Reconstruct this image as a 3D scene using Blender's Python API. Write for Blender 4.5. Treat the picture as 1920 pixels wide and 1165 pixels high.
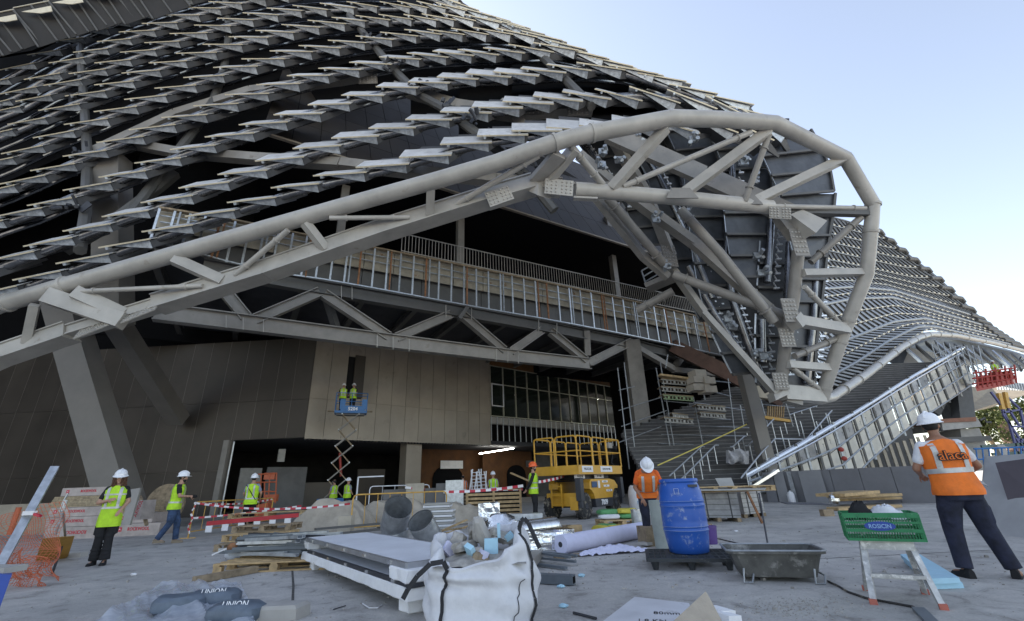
import bpy, math, random
from mathutils import Vector, Matrix, noise, Euler
V = Vector
random.seed(7)
for o in list(bpy.data.objects): bpy.data.objects.remove(o)
SC = bpy.context.scene
COL = SC.collection
# ---------------------------------------------------------------- camera
FPX, PITCH, ROLL, HC = 830.0, math.radians(21.5), math.radians(2.1), 1.16
_fw = V((0, math.cos(PITCH), math.sin(PITCH)))
_r0 = V((1, 0, 0)); _u0 = V((0, -math.sin(PITCH), math.cos(PITCH)))
_rt = _r0*math.cos(ROLL) - _u0*math.sin(ROLL)
_up = _u0*math.cos(ROLL) + _r0*math.sin(ROLL)
cd = bpy.data.cameras.new('camera'); cam = bpy.data.objects.new('camera', cd); COL.objects.link(cam)
cam.matrix_world = Matrix(((_rt.x, _up.x, -_fw.x, 0), (_rt.y, _up.y, -_fw.y, 0), (_rt.z, _up.z, -_fw.z, HC), (0, 0, 0, 1)))
cd.sensor_width = 36; cd.lens = FPX/1920*36; cd.clip_start = .05; cd.clip_end = 3000
SC.camera = cam
# ---------------------------------------------------------------- light
SUN_EL, SUN_AZ = math.radians(40), math.radians(-38)     # azimuth from +Y, negative = to the left
W = bpy.data.worlds.new('World'); SC.world = W; W.use_nodes = True
nt = W.node_tree; bg = nt.nodes['Background']
sky = nt.nodes.new('ShaderNodeTexSky'); sky.sky_type = 'NISHITA'; sky.sun_disc = False
sky.sun_elevation = SUN_EL; sky.sun_rotation = SUN_AZ
sky.air_density = 1.0; sky.dust_density = .3; sky.ozone_density = 2.0
hs = nt.nodes.new('ShaderNodeHueSaturation'); hs.inputs['Saturation'].default_value = .74; nt.links.new(sky.outputs[0], hs.inputs['Color'])
mxs = nt.nodes.new('ShaderNodeMix'); mxs.data_type = 'RGBA'; mxs.blend_type = 'MULTIPLY'; mxs.inputs[0].default_value = 1; mxs.inputs[7].default_value = (1.07, 1.0, .93, 1)
nt.links.new(hs.outputs[0], mxs.inputs[6]); nt.links.new(mxs.outputs[2], bg.inputs[0]); bg.inputs[1].default_value = .15
sd = bpy.data.lights.new('sun', 'SUN'); sun = bpy.data.objects.new('sun', sd); COL.objects.link(sun)
sd.energy = 5.0; sd.angle = math.radians(.5); sd.color = (1, .91, .78)
_sd = V((math.sin(SUN_AZ)*math.cos(SUN_EL), math.cos(SUN_AZ)*math.cos(SUN_EL), math.sin(SUN_EL)))
sun.rotation_euler = _sd.to_track_quat('Z', 'Y').to_euler()
SC.view_settings.view_transform = 'Standard'; SC.view_settings.look = 'None'
SC.view_settings.exposure = 1.25; SC.view_settings.gamma = 1
SC.render.engine = 'CYCLES'
SC.cycles.max_bounces = 7; SC.cycles.diffuse_bounces = 4; SC.cycles.transparent_max_bounces = 10
SC.cycles.use_denoising = True

# ---------------------------------------------------------------- picture <-> place
CAM = V((0, 0, HC))
def ray(x, y): return _fw + _rt*((x-960)/FPX) + _up*((582.5-y)/FPX)
def P(x, y, Y): d = ray(x, y); return CAM + d*(Y/d.y)
def G(x, y, z=0.0): d = ray(x, y); return CAM + d*((z-HC)/d.z)
def PL(x, y, A, B, off=0.0):
    a = V((A[0], A[1])); b = V((B[0], B[1])); n = V((-(b-a).y, (b-a).x)).normalized(); a = a + n*off
    d = ray(x, y); t = n.dot(a - V((0, 0)))/n.dot(V((d.x, d.y))); return CAM + d*t

# ---------------------------------------------------------------- materials
def hexc(c): return (c[0], c[1], c[2], 1)
MATS = {}
def mat(name, col, rough=.6, metal=0., var=.12, scale=3., bump=.0, bscale=40., dirt=None, spec=.5, emit=0, trans=0, alpha=1, detail=6, rnd=0):
    if name in MATS: return MATS[name]
    m = bpy.data.materials.new(name); m.use_nodes = True; n = m.node_tree; L = n.links
    b = n.nodes['Principled BSDF']
    b.inputs['Roughness'].default_value = rough; b.inputs['Metallic'].default_value = metal
    b.inputs['Specular IOR Level'].default_value = spec
    b.inputs['Base Color'].default_value = hexc(col)
    if var > 0:
        tc = n.nodes.new('ShaderNodeNewGeometry')
        nz = n.nodes.new('ShaderNodeTexNoise'); nz.inputs['Scale'].default_value = scale; nz.inputs['Detail'].default_value = detail
        nz.inputs['Roughness'].default_value = .62
        L.new(tc.outputs['Position'], nz.inputs['Vector'])
        cr = n.nodes.new('ShaderNodeValToRGB')
        lo = [c*(1-var*1.6) for c in col]; hi = [min(1, c*(1+var)) for c in col]
        cr.color_ramp.elements[0].position = .32; cr.color_ramp.elements[1].position = .68
        cr.color_ramp.elements[0].color = hexc(lo); cr.color_ramp.elements[1].color = hexc(hi)
        L.new(nz.outputs['Fac'], cr.inputs[0])
        src = cr.outputs[0]
        if dirt:
            n2 = n.nodes.new('ShaderNodeTexNoise'); n2.inputs['Scale'].default_value = dirt[1]; n2.inputs['Detail'].default_value = 9
            n2.inputs['Roughness'].default_value = .7
            L.new(tc.outputs['Position'], n2.inputs['Vector'])
            c2 = n.nodes.new('ShaderNodeValToRGB'); c2.color_ramp.elements[0].position = dirt[2]; c2.color_ramp.elements[1].position = dirt[2]+dirt[3]
            L.new(n2.outputs['Fac'], c2.inputs[0])
            mx = n.nodes.new('ShaderNodeMix'); mx.data_type = 'RGBA'
            L.new(c2.outputs[0], mx.inputs[0]); L.new(src, mx.inputs[6]); mx.inputs[7].default_value = hexc(dirt[0]); src = mx.outputs[2]
        if rnd:
            oi = n.nodes.new('ShaderNodeObjectInfo'); mr = n.nodes.new('ShaderNodeMapRange'); mr.inputs[3].default_value = 1-rnd; mr.inputs[4].default_value = 1+rnd
            L.new(oi.outputs['Random'], mr.inputs[0]); vm = n.nodes.new('ShaderNodeVectorMath'); vm.operation = 'SCALE'; L.new(src, vm.inputs[0]); L.new(mr.outputs[0], vm.inputs[3]); src = vm.outputs[0]
        L.new(src, b.inputs['Base Color'])
        r2 = n.nodes.new('ShaderNodeMapRange'); r2.inputs[3].default_value = max(0, rough-.1); r2.inputs[4].default_value = min(1, rough+.12)
        L.new(nz.outputs['Fac'], r2.inputs[0]); L.new(r2.outputs[0], b.inputs['Roughness'])
        if bump > 0:
            n3 = n.nodes.new('ShaderNodeTexNoise'); n3.inputs['Scale'].default_value = bscale; n3.inputs['Detail'].default_value = 5
            L.new(tc.outputs['Position'], n3.inputs['Vector'])
            bp = n.nodes.new('ShaderNodeBump'); bp.inputs['Strength'].default_value = bump; bp.inputs['Distance'].default_value = .01
            L.new(n3.outputs['Fac'], bp.inputs['Height']); L.new(bp.outputs[0], b.inputs['Normal'])
    if emit: b.inputs['Emission Color'].default_value = hexc(col); b.inputs['Emission Strength'].default_value = emit
    if trans: b.inputs['Transmission Weight'].default_value = trans
    if alpha < 1: b.inputs['Alpha'].default_value = alpha
    MATS[name] = m; return m

steel   = mat('painted_steel', (.25, .232, .208), .42, .0, .14, 1.1, .06, 60, dirt=((.13, .105, .08), 2.2, .60, .14), rnd=.08)
steel_l = mat('painted_steel_light', (.42, .395, .355), .32, .0, .12, .9, .05, 60, dirt=((.25, .21, .165), 1.9, .60, .14), rnd=.05)
steel_d = mat('painted_steel_dark', (.10, .097, .092), .5, .0, .1, 2)
galv    = mat('galvanised', (.52, .54, .56), .38, .75, .15, 9)
galv_d  = mat('galvanised_dull', (.36, .38, .40), .45, .5, .2, 6)
tileA   = mat('tile_sheet', (.72, .70, .67), .42, .35, .10, 2.5, dirt=((.48, .45, .41), 2.2, .56, .12), rnd=.14)
tileE   = mat('tile_edge', (.70, .62, .46), .5, .2, .06, 5)
finm    = mat('fin_sheet', (.50, .53, .56), .42, .45, .25, 5, rnd=.2)
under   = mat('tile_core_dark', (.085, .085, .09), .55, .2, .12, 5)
tubem   = mat('purlin_tube', (.22, .22, .23), .24, .85, .25, 2)
inner   = mat('inner_panel_back', (.085, .09, .10), .45, .25, .2, 1.5, rnd=.15)
clad    = mat('bronze_cladding_shaded', (.085, .071, .058), .45, .3, .12, .5, .03, 30, rnd=.10)  # darkened copy: deep shade of the left wall in its colour
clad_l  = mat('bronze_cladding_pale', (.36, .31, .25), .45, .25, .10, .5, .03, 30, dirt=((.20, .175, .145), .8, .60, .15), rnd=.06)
clad_up = mat('umber_cladding', (.046, .039, .034), .6, .1, .12, .6, rnd=.12, spec=.3)
black   = mat('painted_shade_black', (.008, .008, .009), .95, 0, .1, 2, spec=.1)  # near-black stands in for shade in gaps, openings and the void
shade_dark    = mat('shadow_lining', (.022, .021, .021), .9, 0, .2, 1, spec=.2)  # deep shade put into a near-black colour
ceilm   = mat('dark_soffit', (.06, .06, .065), .8, 0, .2, 1)
conc    = mat('pale_concrete', (.42, .40, .37), .85, 0, .12, 2, .15, 25)
curbm   = mat('curb_concrete', (.36, .31, .24), .85, 0, .12, 2, .15, 25)
white   = mat('white_plastic', (.74, .74, .76), .5, 0, .06, 4, .1, 30)
foam    = mat('polystyrene', (.80, .80, .81), .8, 0, .04, 8, .3, 90, dirt=((.42, .38, .33), 5, .66, .06))
wood    = mat('pine', (.50, .35, .18), .75, 0, .22, 7, .1, 60, dirt=((.22, .16, .10), 4, .62, .1))
wood_d  = mat('old_timber', (.30, .23, .15), .85, 0, .28, 6, .1, 60)
ply     = mat('orange_plywood', (.17, .075, .02), .7, 0, .2, 1.5)
yel     = mat('yellow_paint', (.58, .31, .03), .38, 0, .08, 4, dirt=((.35, .22, .08), 3, .66, .08))
yelp    = mat('barrier_paint', (.62, .36, .08), .5, 0, .15, 6, dirt=((.25, .15, .07), 6, .6, .1))
orangep = mat('orange_paint', (.42, .09, .03), .45, 0, .12, 5)
redp    = mat('red_paint', (.34, .035, .022), .45, 0, .1, 5)
bluep   = mat('blue_paint', (.03, .16, .42), .42, 0, .1, 5)
darkp   = mat('charcoal_paint', (.035, .037, .045), .45, 0, .15, 5)
rubber  = mat('rubber', (.035, .033, .032), .85, 0, .2, 12, .3, 50, dirt=((.30, .26, .20), 5, .52, .12))
chrome  = mat('bright_metal', (.72, .73, .74), .22, .9, .05, 8)
foilm   = mat('foil', (.80, .81, .82), .2, 1, .05, 6, .9, 22)
glassm  = mat('window_glass', (.02, .026, .02), .06, 0, 0, 1, spec=.9)
skin    = mat('skin', (.42, .24, .165), .55, 0, .06, 12)
skin_d  = mat('skin_tan', (.30, .15, .09), .55, 0, .06, 12)
hivis   = mat('hi_vis_yellow', (.47, .76, .03), .75, 0, .12, 9, .8, 13)
hivo    = mat('hi_vis_orange', (.84, .19, .02), .75, 0, .12, 7, .9, 11)
refl    = mat('reflective_band', (.52, .52, .50), .35, .2, .1, 15)
navy    = mat('navy_cloth', (.020, .023, .045), .9, 0, .35, 7, 1.0, 12, dirt=((.10, .10, .13), 9, .68, .06))
blackc  = mat('black_cloth', (.014, .014, .016), .9, 0, .2, 8, .3, 16)
denim   = mat('denim', (.04, .07, .14), .9, 0, .35, 9, .9, 14)
whitec  = mat('white_cotton', (.68, .68, .70), .85, 0, .08, 9, .9, 12)
greyc   = mat('grey_cotton', (.25, .27, .36), .85, 0, .06, 9)
hairm   = mat('brown_hair', (.10, .045, .022), .6, 0, .3, 40, .4, 90)
hairb   = mat('dark_hair', (.012, .010, .009), .7, 0, .3, 40)
helmw   = mat('helmet_white', (.82, .82, .84), .3, 0, .03, 6)
helmo   = mat('helmet_orange', (.85, .14, .03), .3, 0, .03, 6)
ink     = mat('black_ink', (.01, .01, .012), .6, 0, 0)
inkred  = mat('red_ink', (.50, .03, .05), .5, 0, 0)
inkwhite= mat('white_ink', (.85, .85, .85), .5, 0, 0)
tapew   = mat('tape_white', (.78, .76, .76), .5, 0, .04, 9)
taper   = mat('tape_red', (.50, .03, .05), .5, 0, .05, 9)
gtarp   = mat('beige_tarp', (.42, .37, .30), .8, 0, .14, 3, .3, 12)
pvcgrey = mat('grey_pvc', (.13, .15, .17), .45, 0, .1, 4)
bluefoam= mat('blue_foam', (.40, .63, .76), .8, 0, .05, 6)
lav     = mat('lavender_fleece', (.62, .62, .78), .9, 0, .05, 5, .2, 20)
rubble  = mat('rubble', (.36, .34, .31), .9, 0, .25, 9, .6, 30)
rust    = mat('rusty_steel', (.28, .13, .06), .8, 0, .3, 6)

# ---------------------------------------------------------------- mesh builder
WM = {}
def wm(o): return WM.get(o.name, Matrix.Identity(4)) if o else Matrix.Identity(4)
def basis(d, up=(0, 0, 1)):
    z = V(d).normalized(); u = V(up)
    if abs(z.dot(u.normalized())) > .985: u = V((0, 1, 0)) if abs(z.y) < .9 else V((1, 0, 0))
    x = u.cross(z).normalized(); y = z.cross(x).normalized()
    return x, y, z
class MB:
    def __init__(s): s.v = []; s.f = []
    def add(s, vs, fs):
        n = len(s.v); s.v += [V(p) for p in vs]; s.f += [tuple(i+n for i in f) for f in fs]; return s
    def box(s, c, size, R=None):
        c = V(c); a = [V((x*size[0]/2, y*size[1]/2, z*size[2]/2)) for x in (-1, 1) for y in (-1, 1) for z in (-1, 1)]
        if R is not None: a = [R @ p for p in a]
        return s.add([c+p for p in a], [(0, 1, 3, 2), (4, 6, 7, 5), (0, 4, 5, 1), (2, 3, 7, 6), (0, 2, 6, 4), (1, 5, 7, 3)])
    def beam(s, a, b, w, h=None, up=(0, 0, 1)):
        h = w if h is None else h; a = V(a); b = V(b); x, y, z = basis(b-a, up)
        q = [p + x*sx*w/2 + y*sy*h/2 for p in (a, b) for sx, sy in ((-1, -1), (1, -1), (1, 1), (-1, 1))]
        return s.add(q, [(3, 2, 1, 0), (4, 5, 6, 7), (0, 1, 5, 4), (1, 2, 6, 5), (2, 3, 7, 6), (3, 0, 4, 7)])
    def path(s, pts, w, h=None, up=(0, 0, 1)):
        for a, b in zip(pts[:-1], pts[1:]): s.beam(a, b, w, h, up)
        return s
    def ibeam(s, a, b, w, h, t=.04, up=(0, 0, 1)):
        a = V(a); b = V(b); x, y, z = basis(b-a, up)
        s.beam(a+y*(h/2-t/2), b+y*(h/2-t/2), w, t, up); s.beam(a-y*(h/2-t/2), b-y*(h/2-t/2), w, t, up)
        return s.beam(a, b, t, h-2*t, up)
    def tube(s, pts, r, seg=10, cap=True, closed=False):
        pts = [V(p) for p in pts]; n = len(pts); rr = r if isinstance(r, (list, tuple)) else [r]*n
        base = len(s.v); prev = None
        for i, p in enumerate(pts):
            if closed: t = pts[(i+1) % n]-pts[i-1]
            else: t = pts[min(i+1, n-1)]-pts[max(i-1, 0)]
            if t.length < 1e-9: t = V((0, 0, 1))
            t.normalize()
            if prev is None: x, y, _ = basis(t)
            else:
                x = prev - t*prev.dot(t)
                if x.length < 1e-6: x, y, _ = basis(t)
                x.normalize(); y = t.cross(x)
            prev = x
            for k in range(seg):
                a = 2*math.pi*k/seg; s.v.append(p + (x*math.cos(a)+y*math.sin(a))*rr[i])
        m = n if closed else n-1
        for i in range(m):
            for k in range(seg):
                a = base+i*seg+k; b = base+i*seg+(k+1) % seg; c = base+((i+1) % n)*seg+(k+1) % seg; d = base+((i+1) % n)*seg+k
                s.f.append((a, b, c, d))
        if cap and not closed:
            s.f.append(tuple(base+k for k in reversed(range(seg)))); s.f.append(tuple(base+(n-1)*seg+k for k in range(seg)))
        return s
    def slab(s, pts, t):
        "planar polygon given thickness vector t"
        n = len(pts); t = V(t); vs = [V(p) for p in pts] + [V(p)+t for p in pts]
        fs = [tuple(reversed(range(n))), tuple(range(n, 2*n))] + [(i, (i+1) % n, n+(i+1) % n, n+i) for i in range(n)]
        return s.add(vs, fs)
    def loft(s, rings, cap=True, closed=True):
        n = len(rings[0]); base = len(s.v)
        for r in rings: s.v += [V(p) for p in r]
        for i in range(len(rings)-1):
            for k in range(n if closed else n-1):
                s.f.append((base+i*n+k, base+i*n+(k+1) % n, base+(i+1)*n+(k+1) % n, base+(i+1)*n+k))
        if cap and closed:
            s.f.append(tuple(base+k for k in reversed(range(n)))); s.f.append(tuple(base+(len(rings)-1)*n+k for k in range(n)))
        return s
    def lathe(s, prof, seg=24, M=None, cap=True):
        rings = [[V((r*math.cos(2*math.pi*k/seg), r*math.sin(2*math.pi*k/seg), z)) for k in range(seg)] for r, z in prof]
        if M is not None: rings = [[M @ p for p in r] for r in rings]
        return s.loft(rings, cap)
    def ball(s, c, r, seg=12, rings=8, R=None):
        if not isinstance(r, (tuple, list)): r = (r, r, r)
        pr = []
        for i in range(rings+1):
            a = math.pi*(i+.001)/(rings+.002)-math.pi/2
            ring = [V((r[0]*math.cos(a)*math.cos(2*math.pi*k/seg), r[1]*math.cos(a)*math.sin(2*math.pi*k/seg), r[2]*math.sin(a))) for k in range(seg)]
            if R is not None: ring = [R @ p for p in ring]
            pr.append([p+V(c) for p in ring])
        return s.loft(pr)
    def cap2(s, a, b, ra, rb, seg=12):
        "tapered capsule"
        a = V(a); b = V(b); d = (b-a); 
        if d.length < 1e-6: return s.ball(a, ra)
        d.normalize(); pts = []; rr = []
        for k in range(4): t = k/3*math.pi/2; pts.append(a-d*ra*math.cos(t)); rr.append(max(.001, ra*math.sin(t)))
        for k in range(4): t = k/3*math.pi/2; pts.append(b+d*rb*math.sin(t)); rr.append(max(.001, rb*math.cos(t)))
        return s.tube(pts, rr, seg)
    def sheet(s, nx, ny, fn, t=0):
        "grid fn(u,v)->point, optional thickness (offset vector)"
        base = len(s.v)
        for j in range(ny+1):
            for i in range(nx+1): s.v.append(V(fn(i/nx, j/ny)))
        for j in range(ny):
            for i in range(nx):
                a = base+j*(nx+1)+i; s.f.append((a, a+1, a+nx+2, a+nx+1))
        if t:
            b2 = len(s.v); cnt = (nx+1)*(ny+1)
            for i in range(cnt): s.v.append(s.v[base+i]+V(t))
            for j in range(ny):
                for i in range(nx):
                    a = b2+j*(nx+1)+i; s.f.append((a+nx+1, a+nx+2, a+1, a))
            edge = [i for i in range(nx)]+[nx+j*(nx+1) for j in range(ny)]+[ny*(nx+1)+nx-i for i in range(nx)]+[(ny-j)*(nx+1) for j in range(ny)]
            for a, b in zip(edge, edge[1:]+edge[:1]): s.f.append((base+b, base+a, b2+a, b2+b))
        return s
    def mesh(s, name, origin=V((0, 0, 0)), smooth=False):
        me = bpy.data.meshes.new(name); me.from_pydata([tuple(p-origin) for p in s.v], [], s.f); me.update()
        if smooth:
            me.polygons.foreach_set('use_smooth', [True]*len(me.polygons)); 
        return me
    def build(s, name, m, parent=None, smooth=False, local=False, sharp=40):
        pm = wm(parent); vs = s.v
        if not local and parent is not None:
            inv = pm.inverted(); vs = [inv @ p for p in vs]
        if not vs: return None
        lo = V((min(p.x for p in vs), min(p.y for p in vs), min(p.z for p in vs))); hi = V((max(p.x for p in vs), max(p.y for p in vs), max(p.z for p in vs)))
        og = V(((lo.x+hi.x)/2, (lo.y+hi.y)/2, lo.z))
        me = bpy.data.meshes.new(name); me.from_pydata([tuple(p-og) for p in vs], [], s.f); me.update()
        if smooth:
            me.polygons.foreach_set('use_smooth', [True]*len(me.polygons))
            if sharp: 
                try: me.set_sharp_from_angle(angle=math.radians(sharp))
                except Exception: pass
        if m: me.materials.append(m)
        o = bpy.data.objects.new(name, me); COL.objects.link(o); o.location = og
        if parent: o.parent = parent
        WM[o.name] = pm @ Matrix.Translation(og)
        return o
def tag(o, label=None, cat=None, group=None, kind=None):
    if label: o['label'] = label
    if cat: o['category'] = cat
    if group: o['group'] = group
    if kind: o['kind'] = kind
    return o
def thing(name, loc, label, cat, group=None, rz=0.0):
    o = bpy.data.objects.new(name, None); COL.objects.link(o); o.location = V(loc); o.rotation_euler = (0, 0, rz); o.empty_display_size = .2
    WM[o.name] = Matrix.Translation(V(loc)) @ Matrix.Rotation(rz, 4, 'Z')
    return tag(o, label, cat, group)
def single(mb, name, m, label, cat, group=None, smooth=False, kind=None):
    return tag(mb.build(name, m, None, smooth), label, cat, group, kind)
def struct(name, mb, m, smooth=False):
    o = mb.build(name, m, None, smooth); o['kind'] = 'structure'; return o
def place(me, name, M, parent, m=None):
    "object sharing mesh data, world matrix M, under parent"
    o = bpy.data.objects.new(name, me); COL.objects.link(o)
    L = (wm(parent).inverted() @ M) if parent else M
    o.parent = parent; o.matrix_local = L
    WM[o.name] = M
    return o
def copy_tree(o, loc=None, rz=None, label=None):
    c = o.copy(); COL.objects.link(c)
    for ch in [q for q in bpy.data.objects if q.parent == o]:
        d = ch.copy(); COL.objects.link(d); d.parent = c
        for g in [q for q in bpy.data.objects if q.parent == ch]:
            e = g.copy(); COL.objects.link(e); e.parent = d
    if loc is not None: c.location = loc
    if rz is not None: c.rotation_euler = (0, 0, rz)
    if label: c['label'] = label
    return c
def text(s, size, M, m, parent, name='lettering', ext=.002, bold=0.0, sx=1.0):
    cu = bpy.data.curves.new('t', 'FONT'); cu.body = s; cu.size = size; cu.extrude = ext; cu.align_x = 'CENTER'; cu.align_y = 'CENTER'; cu.offset = bold; cu.resolution_u = 2
    to = bpy.data.objects.new('t', cu); COL.objects.link(to)
    dg = bpy.context.evaluated_depsgraph_get(); dg.update()
    me = bpy.data.meshes.new_from_object(to.evaluated_get(dg)); bpy.data.objects.remove(to)
    mb = MB(); mb.add([M @ V((v.co.x*sx, v.co.y, v.co.z)) for v in me.vertices], [tuple(p.vertices) for p in me.polygons])
    bpy.data.meshes.remove(me)
    return mb.build(name, m, parent)
def face_mat(c, right, up):
    "matrix whose local x,y run along right,up at point c"
    r = V(right).normalized(); u = V(up); u = (u - r*u.dot(r)).normalized(); n = r.cross(u)
    return Matrix(((r.x, u.x, n.x, c[0]), (r.y, u.y, n.y, c[1]), (r.z, u.z, n.z, c[2]), (0, 0, 0, 1)))
def fuse(mb, voxel, smooth=4, decim=None):
    "voxel-union the closed pieces of mb into one continuous skin"
    me = mb.mesh('tmp'); o = bpy.data.objects.new('tmp', me); COL.objects.link(o)
    r = o.modifiers.new('r', 'REMESH'); r.mode = 'VOXEL'; r.voxel_size = voxel
    if smooth: q = o.modifiers.new('s', 'SMOOTH'); q.iterations = smooth; q.factor = .5
    if decim: d = o.modifiers.new('d', 'DECIMATE'); d.ratio = decim
    dg = bpy.context.evaluated_depsgraph_get(); dg.update()
    m2 = bpy.data.meshes.new_from_object(o.evaluated_get(dg))
    out = MB(); out.add([v.co.copy() for v in m2.vertices], [tuple(p.vertices) for p in m2.polygons])
    bpy.data.objects.remove(o); bpy.data.meshes.remove(me); bpy.data.meshes.remove(m2)
    return out
def lerp(a, b, t): return a+(b-a)*t
def interp(x, tab):
    if x <= tab[0][0]: return tab[0][1]
    for (x0, y0), (x1, y1) in zip(tab, tab[1:]):
        if x <= x1: return y0+(y1-y0)*(x-x0)/(x1-x0)
    return tab[-1][1]
def resample(pts, n):
    L = [0]
    for a, b in zip(pts, pts[1:]): L.append(L[-1]+math.dist(a, b))
    out = []
    for i in range(n):
        t = L[-1]*i/(n-1); k = 0
        while k < len(L)-2 and L[k+1] < t: k += 1
        u = (t-L[k])/max(1e-9, L[k+1]-L[k]); out.append(tuple(lerp(p, q, u) for p, q in zip(pts[k], pts[k+1])))
    return out
# ================================================================ GROUND
def ground_mat():
    m = bpy.data.materials.new('site_concrete'); m.use_nodes = True; n = m.node_tree; L = n.links; b = n.nodes['Principled BSDF']
    g = n.nodes.new('ShaderNodeNewGeometry')
    def nz(sc, det=8, ro=.6, vec=None, dist=0):
        q = n.nodes.new('ShaderNodeTexNoise'); q.inputs['Scale'].default_value = sc; q.inputs['Detail'].default_value = det; q.inputs['Roughness'].default_value = ro; q.inputs['Distortion'].default_value = dist
        L.new(vec or g.outputs['Position'], q.inputs['Vector']); return q.outputs['Fac']
    def ramp(src, stops):
        c = n.nodes.new('ShaderNodeValToRGB'); e = c.color_ramp.elements
        e[0].position, e[0].color = stops[0][0], hexc(stops[0][1]); e[1].position, e[1].color = stops[-1][0], hexc(stops[-1][1])
        for p, col in stops[1:-1]: x = e.new(p); x.color = hexc(col)
        L.new(src, c.inputs[0]); return c.outputs[0]
    def mix(f, a, c, mode='MIX'):
        x = n.nodes.new('ShaderNodeMix'); x.data_type = 'RGBA'; x.blend_type = mode
        if isinstance(f, float): x.inputs[0].default_value = f
        else: L.new(f, x.inputs[0])
        if isinstance(a, tuple): x.inputs[6].default_value = hexc(a)
        else: L.new(a, x.inputs[6])
        if isinstance(c, tuple): x.inputs[7].default_value = hexc(c)
        else: L.new(c, x.inputs[7])
        return x.outputs[2]
    base = ramp(nz(.35, 8, .62), [(.3, (.37, .36, .335)), (.5, (.49, .47, .44)), (.7, (.57, .545, .505))])
    fine = ramp(nz(38, 6, .7), [(.3, (.80, .80, .80)), (.7, (1.12, 1.12, 1.12))])
    c = mix(1.0, base, fine, 'MULTIPLY')
    mid = ramp(nz(2.6, 10, .72, dist=.6), [(.32, (.50, .49, .48)), (.47, (.93, .93, .93)), (.56, (1.0, 1.0, 1.0)), (.74, (1.24, 1.21, 1.16))])
    c = mix(1.0, c, mid, 'MULTIPLY')
    st = ramp(nz(1.1, 10, .75, dist=.8), [(.60, (0, 0, 0)), (.70, (1, 1, 1))])
    sp = ramp(nz(60, 3, .5), [(.5, (0, 0, 0)), (.56, (1, 1, 1))])
    c = mix(mix(1.0, st, sp, 'MULTIPLY'), c, (.13, .125, .12))
    wt = ramp(nz(120, 2, .5), [(.70, (0, 0, 0)), (.74, (1, 1, 1))])
    wp = ramp(nz(1.7, 6, .6), [(.5, (0, 0, 0)), (.62, (1, 1, 1))])
    c = mix(mix(1.0, wt, wp, 'MULTIPLY'), c, (.75, .74, .72))
    # wheel tracks: long wavering streaks
    mp = n.nodes.new('ShaderNodeMapping'); mp.inputs['Scale'].default_value = (.3, 1.1, 1); mp.inputs['Rotation'].default_value = (0, 0, .35)
    L.new(g.outputs['Position'], mp.inputs[0])
    tr = ramp(nz(1.0, 7, .65, vec=mp.outputs[0], dist=.4), [(.40, (.88, .88, .89)), (.60, (1.03, 1.03, 1.02))])
    c = mix(.8, c, mix(1.0, c, tr, 'MULTIPLY'))
    L.new(c, b.inputs['Base Color'])
    rr = n.nodes.new('ShaderNodeMapRange'); rr.inputs[3].default_value = .55; rr.inputs[4].default_value = .95; L.new(nz(1.3), rr.inputs[0]); L.new(rr.outputs[0], b.inputs['Roughness'])
    bp = n.nodes.new('ShaderNodeBump'); bp.inputs['Strength'].default_value = .35; bp.inputs['Distance'].default_value = .01
    L.new(nz(45, 8, .7), bp.inputs['Height']); L.new(bp.outputs[0], b.inputs['Normal'])
    return m
gm = ground_mat()
mb = MB(); mb.sheet(24, 24, lambda u, v: V(((u-.5)*1600, (v-.5)*1600+100, 0))); struct('ground', mb, gm)
# expansion joints: thin dark filler strips
jm = mat('joint_filler', (.09, .085, .08), .9, 0, .3, 8)
def strip(pts, w, z, m, name='expansion_joint'):
    mb = MB()
    for a, b in zip(pts[:-1], pts[1:]):
        a = V((a[0], a[1], z)); b = V((b[0], b[1], z)); d = (b-a).normalized(); s = V((-d.y, d.x, 0))*w/2
        mb.add([a-s, a+s, b+s, b-s], [(0, 1, 2, 3)])
    return struct(name, mb, m)
strip([G(548, 1070), G(550, 1100), G(547, 1165), G(540, 1230)], .03, .004, jm)
strip([G(1380, 1052), G(1440, 1053), G(1900, 1030)], .02, .004, jm)
strip([G(1000, 1010), G(1210, 1000)], .02, .004, jm)

# ================================================================ FACADES
FA = V((-13.35, 28.62, 0)); FB = V((-2.19, 38.51, 0))
U = (FB-FA).normalized(); N = V((-U.y, U.x, 0))
def FP(s, n, z): return FA + U*s + N*n + V((0, 0, z))
LIP = 4.4
def panel_grid(parent, m, org, du, dn, cols, rows, t=.05, gap=.022, skip=(), lean=0):
    """panels as parts: org corner, unit dir du along wall, dn outward normal; cols=[s...], rows=[z...]"""
    cache = {}
    for i, (a, b) in enumerate(zip(cols, cols[1:])):
        for j, (c, d) in enumerate(zip(rows, rows[1:])):
            if (i, j) in skip: continue
            w = round(b-a-gap, 3); h = round(d-c-gap, 3)
            if (w, h) not in cache:
                q = MB(); q.box((0, 0, 0), (w, t, h)); me = q.mesh('panel'); me.materials.append(m); cache[(w, h)] = me
            zz = V((0, 0, 1)) if not lean else (V((0, 0, 1))*math.cos(lean)-dn*math.sin(lean)); bk = zz.cross(du)*-1 if False else -(dn*math.cos(lean)+V((0, 0, 1))*math.sin(lean))
            ctr = org + du*((a+b)/2) + dn*(random.uniform(-.004, .004)) + V((0, 0, rows[0])) + zz*((c+d)/2-rows[0])
            M = Matrix(((du.x, bk.x, zz.x, ctr.x), (du.y, bk.y, zz.y, ctr.y), (du.z, bk.z, zz.z, ctr.z), (0, 0, 0, 1)))
            place(cache[(w, h)], 'panel', M, parent)
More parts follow.
